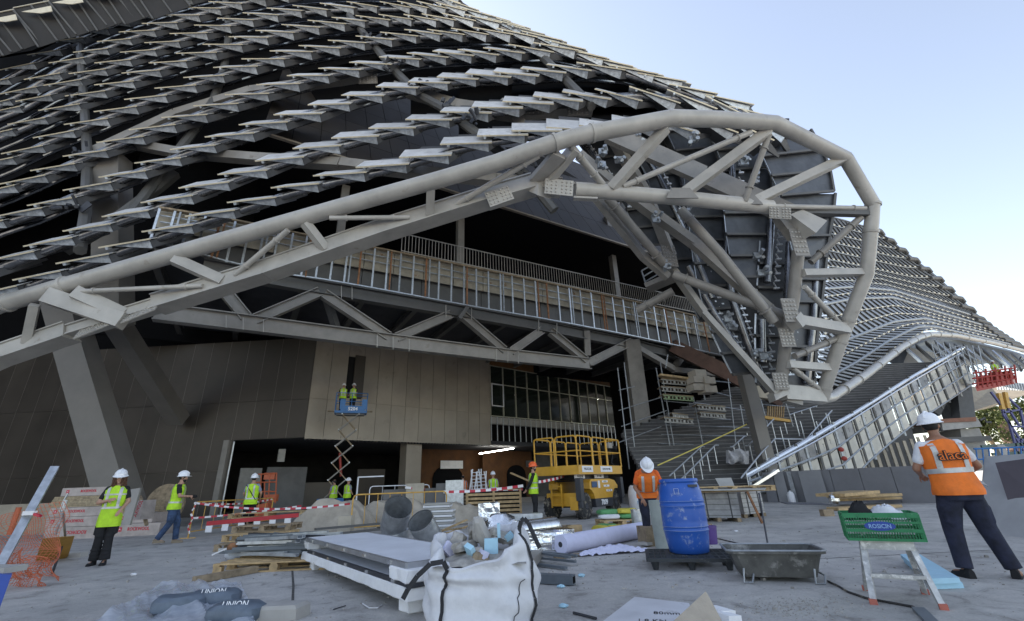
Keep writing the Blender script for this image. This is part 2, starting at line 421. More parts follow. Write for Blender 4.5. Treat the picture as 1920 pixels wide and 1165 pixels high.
# pale right-hand facade
fw_ = thing('facade_wall', FP(7.5, 0, 0), 'pale bronze panelled wall with a dark hatch opening beside the tall windows', 'wall')
cols = [i*14.91/13 for i in range(14)]
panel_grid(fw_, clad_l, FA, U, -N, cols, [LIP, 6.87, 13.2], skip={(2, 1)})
for (i, a, b, c, d) in [(2, 6.87, 7.1, 0, 0), (2, 10.0, 13.2, 0, 0)]:
    panel_grid(fw_, clad_l, FA, U, -N, [cols[i], cols[i+1]], [a, b])
mb = MB(); mb.slab([FP(0, .07, LIP), FP(14.9, .07, LIP), FP(14.9, .07, 13.3), FP(0, .07, 13.3)], N*.15); mb.build('backing_wall', shade_dark, fw_)
mb = MB(); mb.box(FP(3.1, -.12, 8.65), (.75, .05, 3.0), Matrix(((U.x, N.x, 0), (U.y, N.y, 0), (0, 0, 1)))); mb.build('hatch_door', clad, fw_)
mb = MB(); mb.beam(FP(0, -.07, 6.87), FP(14.9, -.07, 6.87), .05, .03); mb.beam(FP(0, -.05, LIP-.04), FP(14.9, -.05, LIP-.04), .12, .1); mb.build('trim', clad_l, fw_)
# left-hand facade, its deep shade put into the colour
DL = (V((-18.07, 28.9, 0))-FA).normalized(); NL = V((DL.y, -DL.x, 0));
if NL.y > 0: NL = -NL
fl = thing('facade_wall', FA+DL*8, 'bronze panelled wall with deep shade put into its colour and slanting pale seams behind the leaning column', 'wall')
lc = [i*1.18 for i in range(5)]; 
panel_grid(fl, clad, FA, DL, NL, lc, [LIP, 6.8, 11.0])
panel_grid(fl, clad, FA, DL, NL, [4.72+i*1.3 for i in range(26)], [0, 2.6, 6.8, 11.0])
mb = MB(); a0 = FA-NL*.08; mb.slab([a0+DL*4.72, a0+DL*39, a0+DL*39+V((0, 0, 11)), a0+V((0, 0, 11)), a0+V((0, 0, LIP)), a0+DL*4.72+V((0, 0, LIP))], -NL*.15); mb.build('backing_wall', steel, fl)
# pale strips along the panel seams
sm = mat('seam_strip', (.33, .29, .25), .4, .4, .1, 2)
mb = MB()
for s in lc[1:]+[4.72+i*1.3 for i in range(1, 22)]:
    p = FA+DL*s+NL*.026; z0 = LIP if s < 4.7 else 0
    mb.beam(p+V((0, 0, z0)), p+V((0, 0, 11)), .012, .01, up=NL)
mb.build('seam_strip', sm, fl)
# door jamb at the left end of the opening
mb = MB(); p = FA+DL*4.9+NL*.1
mb.beam(p, p+V((0, 0, LIP)), .35, .3, up=NL); mb.build('door_jamb', steel, fl)
mb = MB(); p2 = FA+DL*4.45+NL*.12; mb.tube([p2, p2+V((0, 0, LIP-.1))], .05); mb.build('downpipe', galv, fl)
# curb under the left wall
mb = MB(); c0 = G(-60, 985); 
mb.slab([V((-46, 19.4, 0)), V((-15.6, 19.4, 0)), V((-15.6, 19.4, 1.12)), V((-46, 19.4, 1.12))], V((0, .35, 0)))
single(mb, 'low_wall', curbm, 'low beige concrete kerb wall at the foot of the dark facade on the left', 'wall')

# ---------------------------------------------------------------- glazing
GE = 37.0; S0 = 14.95
gw = thing('glazed_wall', FP(24, 0, LIP), 'tall curtain wall of dark glass panes with thin pale mullions', 'window wall')
ns = 15; st = [S0+i*(GE-S0)/ns for i in range(ns+1)]; zr = [6.74, 9.55, 11.15]
for i in range(ns):
    for j in range(2):
        a, b, c, d = st[i]+.04, st[i+1]-.04, zr[j]+.04, zr[j+1]-.04
        mb = MB(); mb.slab([FP(a, .05, c), FP(b, .05, c), FP(b, .05, d), FP(a, .05, d)], N*.02); mb.build('pane', glassm, gw)
mull = mat('mullion_metal', (.50, .48, .38), .4, .5, .1, 4)
for s in st: mb = MB(); mb.beam(FP(s, 0, 6.7), FP(s, 0, 11.2), .06, .12, up=N); mb.build('mullion', mull, gw)
for z in zr: mb = MB(); mb.beam(FP(S0, -.01, z), FP(GE, -.01, z), .07, .07); mb.build('transom', mull, gw)
mb = MB(); q = [FP(S0+.1, -.12, 7.6), FP(S0+1.4, -.12, 7.6), FP(S0+1.4, -.12, 9.5), FP(S0+.1, -.12, 9.5)]
for a, b in zip(q, q[1:]+q[:1]): mb.beam(a, b, .09, .09)
mb.build('opening_sash', white, gw)
mb = MB(); mb.slab([FP(S0, .03, 11.2), FP(GE+4, .03, 11.2), FP(GE+4, .03, 13.6), FP(S0, .03, 13.6)], N*.1); mb.build('plywood_band', ply, gw)
mb = MB(); mb.slab([FP(S0, .1, 6.1), FP(GE, .1, 6.1), FP(GE, .1, 6.68), FP(S0, .1, 6.68)], N*.4); mb.build('slab_edge', conc, gw)
q = MB(); q.box((0, 0, 0), (.07, .05, 2.0)); me = q.mesh('stud'); me.materials.append(galv)
for k in range(34):
    p = FP(S0+.02+k*.66, -.05, 5.68); place(me, 'stud', Matrix(((U.x, N.x, 0, p.x), (U.y, N.y, 0, p.y), (0, 0, 1, p.z), (0, 0, 0, 1))), gw)
# ---------------------------------------------------------------- interior volumes (dark)
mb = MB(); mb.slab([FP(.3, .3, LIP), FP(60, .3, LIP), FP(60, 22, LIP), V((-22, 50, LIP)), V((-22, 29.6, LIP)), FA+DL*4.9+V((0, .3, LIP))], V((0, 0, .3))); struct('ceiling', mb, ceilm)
mb = MB(); mb.slab([FP(-12, 14, 0), FP(60, 14, 0), FP(60, 14, 5), FP(-12, 14, 5)], N*.2); struct('inner_wall', mb, shade_dark)
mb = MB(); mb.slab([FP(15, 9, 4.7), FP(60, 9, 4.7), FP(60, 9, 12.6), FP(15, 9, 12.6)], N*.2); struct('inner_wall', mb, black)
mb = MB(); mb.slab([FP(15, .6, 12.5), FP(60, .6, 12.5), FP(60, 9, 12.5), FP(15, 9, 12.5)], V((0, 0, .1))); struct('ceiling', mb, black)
# corrugated soffit edge
mb = MB()
for k in range(60): mb.box(FP(.2+k*.25, .25, LIP-.1), (.13, .25, .1))
mb.build('soffit_rib', darkp, fw_)['kind'] = 'stuff'
# strip lights inside, lit
lampm = mat('lamp_tube', (1, .98, .9), .5, 0, 0, emit=14)
for i, (a, b) in enumerate([((962, 743), (990, 733)), ((1050, 752), (1082, 745)), ((1088, 757), (1106, 752)), ((1110, 750), (1140, 746)), ((1125, 762), (1145, 758)), ((925, 717), (931, 711))]):
    A_ = FP(0, 3, 0); B_ = FP(10, 3, 0); mb = MB(); mb.tube([PL(*a, A_, B_), PL(*b, A_, B_)], .035, 6)
    single(mb, 'strip_light', lampm, 'lit strip light seen through the tall glazing, %s' % ['long one left of the middle', 'long one near the centre', 'short one beside the centre', 'long one right of the centre', 'shortest and lowest on the right', 'tiny one at the leftmost pane'][i], 'lamp', 'lit strip lights inside the tall windows')
mb = MB(); mb.tube([PL(899, 851, FP(0, 2, 0), FP(10, 2, 0)), PL(963, 841, FP(0, 2, 0), FP(10, 2, 0))], .05, 6)
single(mb, 'strip_light', lampm, 'long bright strip light hung below the ceiling of the open ground floor', 'lamp')
def wall_rect(x0, y0, x1, y1, n, m, name, label, cat, t=.15, z0=None, parent=None):
    A_ = FP(0, n, 0); B_ = FP(10, n, 0)
    a, b = PL(x0, y1, A_, B_), PL(x1, y1, A_, B_); c, d = PL(x1, y0, A_, B_), PL(x0, y0, A_, B_)
    zt = (c.z+d.z)/2; zb = (a.z+b.z)/2 if z0 is None else z0
    mb = MB(); mb.slab([V((a.x, a.y, zb)), V((b.x, b.y, zb)), V((b.x, b.y, zt)), V((a.x, a.y, zt))], N*t)
    if parent: return mb.build(name, m, parent)
    return single(mb, name, m, label, cat)
ply_d = mat('brown_board', (.12, .05, .016), .8, 0, .2, 1.2)
gbd = mat('dim_grey_board', (.16, .155, .15), .8, 0, .15, 1)
wall_rect(786, 828, 906, 930, 6, ply_d, 'partition', 'brown board partition with an arched opening left of the white ladders', 'partition', z0=0)
wall_rect(906, 846, 1000, 930, 5, ply_d, 'partition', 'brown board partition behind the pallets of the open floor', 'partition', z0=0)
wall_rect(1010, 840, 1050, 930, 5.2, gbd, 'partition', 'grey board partition glimpsed behind the yellow lift rails', 'partition', z0=0)
# arches
for (x0, x1, yt, n) in [(812, 868, 872, 5.9), (950, 985, 872, 4.9)]:
    A_ = FP(0, n, 0); B_ = FP(10, n, 0); a = PL(x0, yt, A_, B_); b = PL(x1, yt, A_, B_); pts = [V((a.x, a.y, 0)), V((b.x, b.y, 0))]
    w = (b-a); h = a.z
    for k in range(9): t = math.pi*k/8; pts.append(a+w*(.5+.5*math.cos(t)) + V((0, 0, -w.length*.35*(1-math.sin(t)))))
    mb = MB(); mb.slab(pts, N*.03); single(mb, 'archway', black, 'dark arched doorway in the brown partition, %s' % ('left of the white ladders' if x0 < 900 else 'behind the leaning batten'), 'doorway')
wall_rect(826, 864, 868, 879, 5.8, white, 'sign_board', 'blank pale board fixed above the left archway', 'board', t=.04)
wall_rect(987, 864, 1010, 876, 4.8, gbd, 'sign_board', 'blank grey board fixed above the right archway', 'board', t=.04)
c1 = wall_rect(755, 829, 785, 990, .6, clad_l, 'column', 'square pale clad column under the facade between the barrier and the partition', 'column', t=1.0, z0=0)
wall_rect(484, 876, 562, 990, 4, gbd, 'board_stack', 'large grey sheet leaning behind the man with crossed braces', 'board', z0=0)
wall_rect(432, 878, 474, 990, 2.5, mat('dim_pale_board', (.24, .23, .21), .8), 'board_stack', 'pale boards leaning just inside the opening beside the jamb', 'board', z0=0)
wall_rect(561, 905, 615, 990, 5, clad, 'screen', 'dull bronze sheet standing behind the scissor lift mast on the left', 'board', z0=0)
wall_rect(662, 880, 715, 990, 6, clad, 'screen', 'brown screen panel in the dark bay right of the scissor lift mast', 'board', z0=0)
wall_rect(520, 842, 533, 866, 3, conc, 'duct_drop', 'short pale duct stub hanging in the dark opening', 'duct')

# ================================================================ FLOOR TRUSS
T0 = V((-14.84, 17.18, 0)); T1 = V((5.04, 28.92, 0)); TU = (T1-T0).normalized(); TN = V((-TU.y, TU.x, 0))
def TP(x, y, off=0): return PL(x, y, T0, T1, off)
ft = thing('floor_truss', TP(700, 640)*1.0, 'long grey I-beam truss of zigzag diagonals carrying the balcony', 'truss')
def ib(name, a, b, w, h, m=steel, par=None, up=(0, 0, 1)): mb = MB(); mb.ibeam(a, b, w, h, .05, up); return mb.build(name, m, par or ft)
bot = [(290, 585), (460, 606), (735, 641), (950, 667), (1105, 683)]
Z85 = 8.5
for a, b in zip(bot, bot[1:]): ib('bottom_chord', TP(*a), TP(*b), .45, .75)
ib('bottom_chord', TP(1105, 680), TP(1185, 640), .45, .55); 
top = [(380, 500), (600, 540), (852, 583), (1018, 613), (1180, 645), (1290, 672), (1390, 700)]
for a, b in zip(top, top[1:]): ib('top_chord', TP(*a, .1), TP(*b, .1), .45, .7, steel_d)
for a, b in [((420, 545), (462, 596)), ((600, 548), (478, 600)), ((607, 552), (728, 632)), ((742, 634), (845, 590)), ((868, 592), (945, 658)), ((957, 660), (1015, 620)), ((1032, 622), (1098, 676))]:
    ib('diagonal', TP(*a, .05), TP(*b, .05), .4, .5)
mb = MB(); mb.beam(TP(1100, 622, .05), TP(1102, 668, .05), .4); mb.build('post', steel, ft)
for a, b in [((1190, 650), (1262, 692)), ((1262, 694), (1352, 703)), ((1345, 700), (1400, 655)), ((1268, 684), (1292, 650)), ((1330, 655), (1340, 695))]:
    mb = MB(); mb.beam(TP(*a), TP(*b), .4, .4); mb.build('diagonal', steel, ft)
for (x, y0, y1) in [(424, 592, 615), (456, 596, 619), (494, 600, 623), (707, 628, 652), (737, 632, 656), (767, 636, 659), (930, 655, 678), (952, 658, 680), (972, 660, 682), (640, 536, 560), (660, 538, 562), (836, 572, 596), (884, 578, 600), (1010, 600, 622), (1044, 606, 628)]:
    mb = MB(); mb.beam(TP(x, y0, -.2), TP(x, y1, -.2), .03, .06, up=TN); mb.build('stiffener', steel_l, ft)
mb = MB(); mb.beam(TP(878, 573, -.5), TP(860, 598, -.5), .3, .2); mb.build('gusset', steel_d, ft); mb = MB(); mb.beam(TP(598, 515, .4), TP(632, 620, 1.2), .35, .3); mb.build('gusset', steel_d, ft)
# soffit of the upper floor (behind the truss) and floor slab
mb = MB()
zb = TP(1018, 613).z+.2
q0, q1 = T0-TU*1, T1+TU*22
mb.slab([q0+TN*.6+V((0, 0, 12.0)), q1+TN*.6+V((0, 0, 12.0)), q1+TN*22+V((0, 0, 12.0)), q0+TN*22+V((0, 0, 12.0))], V((0, 0, .25)))
struct('floor_slab', mb, ceilm)
mb = MB()
for k in range(14):
    s = -1+k*3.2; a = T0+TU*s+TN*1.2+V((0, 0, 11.6)); mb.ibeam(a, a+TN*12, .3, .5, .03)
single(mb, 'floor_joists', steel_d, 'dark cross beams under the upper floor behind the zigzag truss', 'beams')
# ================================================================ BALCONY FASCIA
B0 = V((-6.37, 21.53, 0)); B1 = V((14.43, 33.13, 0)); BU = (B1-B0).normalized(); BN = V((-BU.y, BU.x, 0))
def BP(x, y, off=0): return PL(x, y, B0, B1, off)
tl = [(275, 388), (275.5, 388), (436, 414), (584, 445), (685, 463), (884, 503), (1040, 535), (1180, 565), (1330, 600), (1400, 618)]
bl = [(200, 432), (336, 464), (453, 498), (563, 519), (604, 523), (706, 541), (884, 574), (1040, 601), (1180, 628), (1280, 650), (1400, 676)]
bal = thing('balcony_fascia', BP(800, 520), 'unfinished balcony edge of bare galvanised studs over cream and rusty backing', 'balcony')
xs = []
x = 300.0
while x < 1390: xs.append(x); x += 29 - (x-300)/1100*12
for i, x in enumerate(xs):
    yt = interp(x, tl); yb = interp(x, bl); a = BP(x, yt-1, -.05); b = BP(x, yt, -.05).copy(); b = V((a.x, a.y, BP(x, yb, -.05).z))
    mb = MB(); mb.beam(a, b, .09, .06, up=BN); mb.build('stud', [galv, galv, galv_d, galv, rust][i % 5 if i % 3 else 0], bal)
    if i % 3 == 1: mb = MB(); o_ = BU*.2; mb.beam(a+o_, b+o_, .07, .06, up=BN); mb.build('stud', [rust, galv_d][i % 2], bal)
def rail_line(tab, off, w, h, m, name, x0=300, x1=1390, dy=0, par=None):
    pts = [BP(x, interp(x, tab)+dy, off) for x in range(x0, x1+1, 60)]; mb = MB(); mb.path(pts, w, h); return mb.build(name, m, par or bal)
rail_line(bl, -.05, .06, .06, galv, 'bottom_track'); rail_line(tl, 0, .25, .08, wood_d, 'top_plate', dy=-1)
rail_line([(a, b+12) for a, b in tl], .12, .05, .05, galv_d, 'mid_track'); rail_line([(a, b+24) for a, b in tl], .12, .05, .05, galv_d, 'mid_track')
cream = mat('cream_backing', (.33, .295, .23), .8, 0, .15, 2, dirt=((.22, .10, .04), 2.2, .60, .08))
xs2 = list(range(300, 1401, 55))
for xa, xb in zip(xs2, xs2[1:]):
    a, b = BP(xa+1, interp(xa+1, tl), .3), BP(xb, interp(xb, tl), .3)
    ca = BP(xa+1, interp(xa+1, tl)*.45+interp(xa+1, bl)*.55, .3); cb = BP(xb, interp(xb, tl)*.45+interp(xb, bl)*.55, .3)
    mb = MB(); mb.slab([V((a.x, a.y, ca.z)), V((b.x, b.y, cb.z)), b, a], BN*.06); mb.build('backing_board', cream, bal)
    da, db = BP(xa+1, interp(xa+1, bl)+3, .6), BP(xb, interp(xb, bl)+3, .6)
    mb = MB(); mb.slab([V((a.x, a.y, da.z))+BN*.3, V((b.x, b.y, db.z))+BN*.3, V((b.x, b.y, cb.z+.3))+BN*.3, V((a.x, a.y, ca.z+.3))+BN*.3], BN*.06); mb.build('lower_board', steel_d, bal)
# balustrade
rl = thing('railing', BP(1000, 530), 'long grey railing of close upright bars along the open upper floor', 'railing')
rt_ = [(750, 437), (870, 461), (1000, 494), (1160, 531), (1340, 585), (1400, 602)]
a0 = BP(752, 478, .1); a1 = BP(1395, 617, .1); Lr = (a1-a0).length
nb = 150
for k in range(nb):
    x = 752+(1390-752)*(k/nb)**.0*(1-(1-k/nb)**1.0) if False else None
s_tot = (V((a1.x, a1.y, 0))-V((a0.x, a0.y, 0))).length
ztop = BP(1000, 494, .1).z; zbot = BP(1000, interp(1000, tl)-3, .1).z
q = MB(); q.box((0, 0, 0), (.028, .028, ztop-zbot)); me = q.mesh('baluster'); me.materials.append(steel_l)
for k in range(nb):
    p = a0 + BU*(s_tot*k/nb); place(me, 'baluster', Matrix.Translation(V((p.x, p.y, (ztop+zbot)/2))), rl)
mb = MB(); p0 = V((a0.x, a0.y, 0)); mb.beam(p0+V((0, 0, ztop)), p0+BU*s_tot+V((0, 0, ztop)), .06, .04); mb.build('top_rail', steel_l, rl)
mb = MB(); mb.beam(p0+V((0, 0, zbot+.06)), p0+BU*s_tot+V((0, 0, zbot+.06)), .06, .05); mb.build('bottom_rail', steel_l, rl)
# void behind: back wall, floor, roof slab — shade put into near-black colour
mb = MB(); mb.slab([B0-BU*16+BN*14+V((0, 0, 11)), B1+BU*25+BN*14+V((0, 0, 11)), B1+BU*25+BN*14+V((0, 0, 30)), B0-BU*16+BN*14+V((0, 0, 30))], BN*.2); struct('added_dark_wall', mb, black)
# posts in the opening
for (x, y0, y1, lb) in [(635, 300, 460, 'left'), (862, 380, 505, 'middle'), (1160, 440, 575, 'right')]:
    a = BP(x-3 if x < 700 else x, y0, 3); b = BP(x, y1, 3); mb = MB(); mb.beam(V((b.x, b.y, 12.4)), V((b.x, b.y, a.z+1.5)), .45, .45, up=BN)
    single(mb, 'post', steel, {'left': 'grey steel post in the dark opening, left of the railing', 'middle': 'grey steel post behind the middle of the railing', 'right': 'grey steel post behind the railing nearest the small access platform'}[lb], 'post')
# ================================================================ UPPER CLADDING
L0 = V((-12.97, 18.26, 0)); L1 = V((10.86, 32.7, 0)); LU = (L1-L0).normalized(); LN = V((-LU.y, LU.x, 0))
uc = thing('upper_wall', L0+LU*14+V((0, 0, 19)), 'dark umber clad upper wall seen through the shell above the black opening', 'wall')
panel_grid(uc, clad_up, L0+V((0, 0, 0)), LU, -LN, [i*1.45 for i in range(27)], [19.0, 22.2, 25.4, 28.6, 31.8, 35, 38.2], gap=.03, lean=.5)
mb = MB(); a = L0+LN*.1; hh = LN*19.2*math.sin(.5)+V((0, 0, 19.2*math.cos(.5))); mb.slab([a+V((0, 0, 19)), a+LU*39+V((0, 0, 19)), a+LU*39+V((0, 0, 19))+hh, a+V((0, 0, 19))+hh], LN*.2); mb.build('backing_wall', black, uc)
mb = MB(); a = L0-LN*.1+V((0, 0, 18.97)); mb.beam(a, a+LU*39, .2, .1); mb.build('lip_trim', clad_l, uc)
mb = MB(); a = L0+V((0, 0, 18.9)); mb.slab([a, a+LU*39, a+LU*39+LN*14, a+LN*14], V((0, 0, .1))); struct('ceiling', mb, black)

# ================================================================ COLUMNS
colm = mat('column_paint', (.19, .175, .158), .5, 0, .08, 1)
def column(a, b, w, h, label, cat='column', m=colm, up=(0, 1, 0)):
    mb = MB(); mb.beam(a, b, w, h, up); return single(mb, 'column', m, label, cat)
column(P(115, 560, 20.5), V((P(258, 930, 20.5).x, 20.5, 0)), 1.25, 1.0, 'broad leaning steel column standing on the kerb wall behind the woman')
column(P(205, 585, 21.5), P(335, 788, 28.4), .95, .8, 'slim slanting steel strut running from the truss into the dark wall')
column(P(212, 300, 20), P(212, 610, 20), 1.35, 1.0, 'upright box column rising behind the shell at the left')
p = TP(1183, 640); column(V((p.x-.1, p.y, 0)), p, 1.05, .95, 'tall grey steel column behind the worker bending over buckets', m=steel)
column(P(1390, 675, 24), V((P(1443, 885, 24).x, 24, .5)), .62, .6, 'grey leaning steel column rising out of the dark terrace steps')
# ================================================================ LOUVRED SHELL
ROWS = {
 0: [(-60,553),(24,522),(105,491),(185,461),(266,431),(347,402),(426,376),(508,348),(587,324),(667,300),(748,280),(825,254),(894,237),(959,225),(1024,216),(1086,213),(1147,208),(1215,210),(1290,214),(1360,222)],
 1: [(-105,520),(-30,486),(44,456),(118,426),(191,398),(264,371),(335,343),(408,317),(478,291),(549,267),(621,247),(691,228),(760,211),(825,196),(884,187),(942,177),(999,168),(1054,161),(1115,159),(1180,162),(1251,168),(1323,180),(1393,206)],
 2: [(-80,430),(-15,405),(51,383),(118,354),(185,329),(252,302),(319,276),(384,252),(448,228),(513,208),(577,188),(640,169),(705,152),(765,142),(819,132),(872,125),(924,124),(976,120),(1025,117),(1081,117),(1143,122),(1196,137),(1255,158),(1323,177),(1367,199)],
 3: [(-120,385),(-60,365),(0,343),(57,318),(118,291),(181,265),(242,241),(303,218),(363,196),(422,175),(481,156),(538,139),(597,125),(655,113),(711,102),(763,94),(811,90),(858,88),(906,86),(953,83),(1000,80),(1054,91),(1103,106),(1160,122),(1212,136)],
 4: [(-55,310),(2,287),(62,257),(120,232),(176,208),(233,185),(290,164),(344,144),(400,125),(453,109),(506,94),(560,84),(615,74),(667,66),(713,59),(758,55),(801,55),(846,53),(885,51),(931,53),(978,58),(1021,74),(1065,90),(1117,105)],
 5: [(-50,258),(14,232),(72,206),(122,179),(177,158),(228,136),(279,117),(330,99),(380,82),(429,68),(479,56),(528,45),(577,37),(622,32),(667,29),(710,27),(757,27),(791,26),(829,25),(871,27),(913,34),(951,46),(993,58),(1031,73)],
 6: [(-30,212),(29,189),(81,159),(129,137),(177,117),(225,97),(271,79),(318,62),(364,46),(408,33),(455,23),(500,14),(549,9),(600,5),(650,3),(712,3),(745,2),(781,2),(818,5),(856,12),(894,21),(930,34),(957,45)],
 7: [(-45,200),(0,175),(45,148),(91,117),(137,97),(182,77),(223,59),(266,43),(309,27),(350,13),(391,2),(432,-8),(475,-16),(520,-22),(570,-26),(620,-28),(670,-29),(720,-28),(765,-22),(805,-12),(840,0),(870,15),(900,28)],
 8: [(-50,160),(0,130),(51,102),(96,77),(137,58),(177,41),(220,23),(259,9),(300,-6),(345,-20),(390,-32),(440,-42),(490,-50),(545,-55),(600,-57),(660,-57),(720,-50),(770,-38),(810,-20)],
}
def shellY(k, x): return 15.2 + 1.15*k + max(0, (x-950))/100*.35 - .0*x
def tlen(k, x):
    L = 95-3*k
    if k >= 2: L -= 10*math.exp(-((x-740)/180)**2) + min(8, max(0, (k-3))*3)
    return L
WY = {0: [(0,3),(500,4),(600,6),(667,14),(900,18),(1060,24),(1200,14),(1300,-6)], 1: [(0,5),(150,8),(600,12),(900,14),(1100,10),(1200,-4),(1300,-12)],
      2: [(0,2),(400,5),(600,9),(870,13),(980,8),(1100,-4),(1300,-14)], 3: [(0,2),(600,3),(800,6),(900,4),(1000,-4),(1200,-16)], 4: [(0,1.5),(700,1.5),(850,-2),(950,-10),(1100,-16)]}
def wy(k, x): return interp(x, WY.get(k, [(0, 1.2), (600, 1), (750, -3), (900, -14), (1000, -18)]))
sh = thing('louvred_shell', (0, 17, 12), 'huge curved shell of overlapping grey metal louvres on dark tubes over the entrance', 'canopy')
def tile_mesh():
    # unit plate: x along front edge 0..1 (length), y rearwards, z up; built at real scale per size class
    pass
_tm = {}
def tile_meshes(Ln, Dp):
    key = (round(Ln*4)/4, round(Dp*4)/4)
    if key in _tm: return _tm[key]
    L_, D_ = key
    q = MB(); T = .05
    q.box((L_/2, D_/2, 0), (L_, D_, T*.6)); 
    me = q.mesh('louvre'); me.materials.append(tileA)
    e = MB(); e.box((L_/2, -.012, -.004), (L_, .022, .06)); ee = e.mesh('front_edge'); ee.materials.append(tileE)
    f = MB(); x0, x1 = L_*.26, L_*.93; H_ = L_*.155
    f.slab([V((x0, .10, -.05)), V((x1, .10, -.06)), V((x1, .10, -.06-H_)), V((x0+.05, .10, -.07))], V((0, .025, 0)))
    f.box((L_*.155, .05, -.085), (.10, .22, .10)); fm = f.mesh('fin'); fm.materials.append(finm)
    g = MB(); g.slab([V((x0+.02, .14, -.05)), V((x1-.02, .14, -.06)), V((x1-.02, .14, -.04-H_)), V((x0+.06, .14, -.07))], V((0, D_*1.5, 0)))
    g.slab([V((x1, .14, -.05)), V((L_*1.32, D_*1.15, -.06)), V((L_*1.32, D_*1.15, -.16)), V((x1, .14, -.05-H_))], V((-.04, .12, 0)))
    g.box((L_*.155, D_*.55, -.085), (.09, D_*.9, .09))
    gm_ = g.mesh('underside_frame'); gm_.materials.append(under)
    _tm[key] = (me, ee, fm, gm_); return _tm[key]
cand = []
rowpts = {}
for k, pts in ROWS.items():
    rowpts[k] = [P(x, y, shellY(k, x)) for x, y in pts]
    for i, (x, y) in enumerate(pts):
        s = -.20 + (x/1000)*(.20+.06*k) + random.uniform(-.015, .015)
        if k <= 1: s += max(0, (x-950))/1000*.9
        ln = tlen(k, x)
        w = wy(k, x); Y = shellY(k, x)
        yf = y + (max(0, w)*.75 if k <= 2 else 0)*0
        A_ = P(x, y+max(0, w), Y); B_ = P(x+ln, y+max(0, w)+s*ln, Y+.12*max(0, (x-900)/100)*.3)
        wx = interp(x, [(0, 12), (500, 9), (760, 2), (1020, -20), (1400, -30)])
        R_ = P(x+wx, y+max(0, w)-w, Y+(1.15 if w > 0 else .9))
        cand.append((ln, k, A_, B_, R_, y))
cand.sort(key=lambda c: -c[0]+(200 if c[5] < -12 else 0))
st_v = {0: MB(), 1: MB(), 2: MB(), 3: MB()}
for n, (ln, k, A_, B_, R_, y) in enumerate(cand):
    X = (B_-A_); L_ = X.length; X.normalize(); D = (R_-A_); D = D - X*D.dot(X); D_ = D.length; D.normalize(); Z = X.cross(D)
    if Z.z < 0: pass
    M = Matrix(((X.x, D.x, Z.x, A_.x), (X.y, D.y, Z.y, A_.y), (X.z, D.z, Z.z, A_.z), (0, 0, 0, 1))) @ Matrix.Rotation(random.uniform(-.025, .025), 4, 'X')
    me, ee, fm, g = tile_meshes(L_, min(D_, 1.4))
    if n < 300:
        lo = place(me, 'louvre', M, sh)
        place(ee, 'front_edge', M, lo); place(fm, 'fin', M, lo); place(g, 'underside_frame', M, lo)
    else:
        for j, m_ in enumerate((me, ee, fm, g)):
            st_v[j].add([M @ v.co for v in m_.vertices], [tuple(p.vertices) for p in m_.polygons])
for j, (nm, mm) in enumerate([('louvres', tileA), ('front_edges', tileE), ('fins', finm), ('underside_frames', under)]):
    o = st_v[j].build(nm, mm, sh)
    if o: o['kind'] = 'stuff'
# purlin tubes below each row
for k, pts in ROWS.items():
    q = [P(x+18, y+(19 if k < 2 else 16)+max(0, wy(k, x))*.8, shellY(k, x)+.45) for x, y in pts]
    mb = MB(); mb.tube(q, .21 if k else .16, 12); mb.build('purlin', tubem, sh, smooth=True)
    if k > 1:
        q = [P(x+25, y+34, shellY(k, x)+2.0) for x, y in pts]; mb = MB(); mb.tube(q, .11, 8); mb.build('rear_purlin', tubem, sh, smooth=True)
# radial ribs behind the rows with joint clusters
ribs = [([(655,30),(700,85),(742,135),(785,178),(835,205),(880,240),(925,275),(985,330),(1040,395)], 1.6), ([(150,20),(150,100),(158,200),(164,300),(160,400),(150,470)], 1.6), ([(1000,90),(1060,150),(1110,200)], 1.2), ([(420,-20),(430,60),(420,130),(400,190),(360,250),(300,330),(230,420)], 2.2)]
def kof(x, y):
    best = min((abs(interp(x, ROWS[k])-y), k) for k in ROWS); return best[1]
def kf(x, y):
    ys = [(interp(x, ROWS[k]), k) for k in ROWS]
    for (a, ka), (b, kb) in zip(ys, ys[1:]):
        if b <= y <= a: return ka+(a-y)/(a-b)
    return 0 if y > ys[0][0] else 8
for n, (pts, off) in enumerate(ribs):
    q = [P(x, y, shellY(kf(x, y), x)+off) for x, y in pts]
    mb = MB(); mb.tube(q, .24, 8); mb.build('rib', steel_d, sh, smooth=True)
    if n in (0, 1):
        for a in q[1:-1]:
            mb = MB()
            for j in range(5):
                c = a + V((random.uniform(-.5, .5), -.45+random.uniform(-.2, .2), random.uniform(-.4, .4)))
                mb.tube([c, c+V((random.uniform(-.3, .3), random.uniform(-.4, .1), random.uniform(-.35, .35)))], random.uniform(.05, .11), 7)
            for j in range(2):
                c = a+V((random.uniform(-.4, .4), -.5, random.uniform(-.3, .3))); mb.beam(c, c+V((.25, .1, .5)), .06, .14)
            mb.build('joint_bracket', darkp, sh)
# big pale girders seen behind the rows
def girder(pts, off, w, h, m=steel, name='girder', par=None):
    q = [P(x, y, shellY(kf(x, y), x)+off) for x, y in pts]; mb = MB()
    for a, b in zip(q, q[1:]): mb.beam(a, b, w, h)
    return mb.build(name, m, par or sh)
girder([(180,285),(330,215),(470,172),(640,150),(700,140)], 2.3, .5, .5, steel)
girder([(740,165),(860,200),(960,215),(1060,205),(1110,205)], 2.3, .6, .5, steel)
girder([(255,272),(330,286),(480,298),(640,308),(760,322),(930,338),(1000,345)], 1.9, .5, .45, steel)
girder([(120,470),(200,425),(300,350),(330,325)], 2.6, .4, .4, steel_d)
girder([(0,90),(70,40),(130,-10)], 1.2, .6, .6, steel_l)
girder([(940,195),(1000,255),(1045,300)], 2.0, .5, .45, steel)
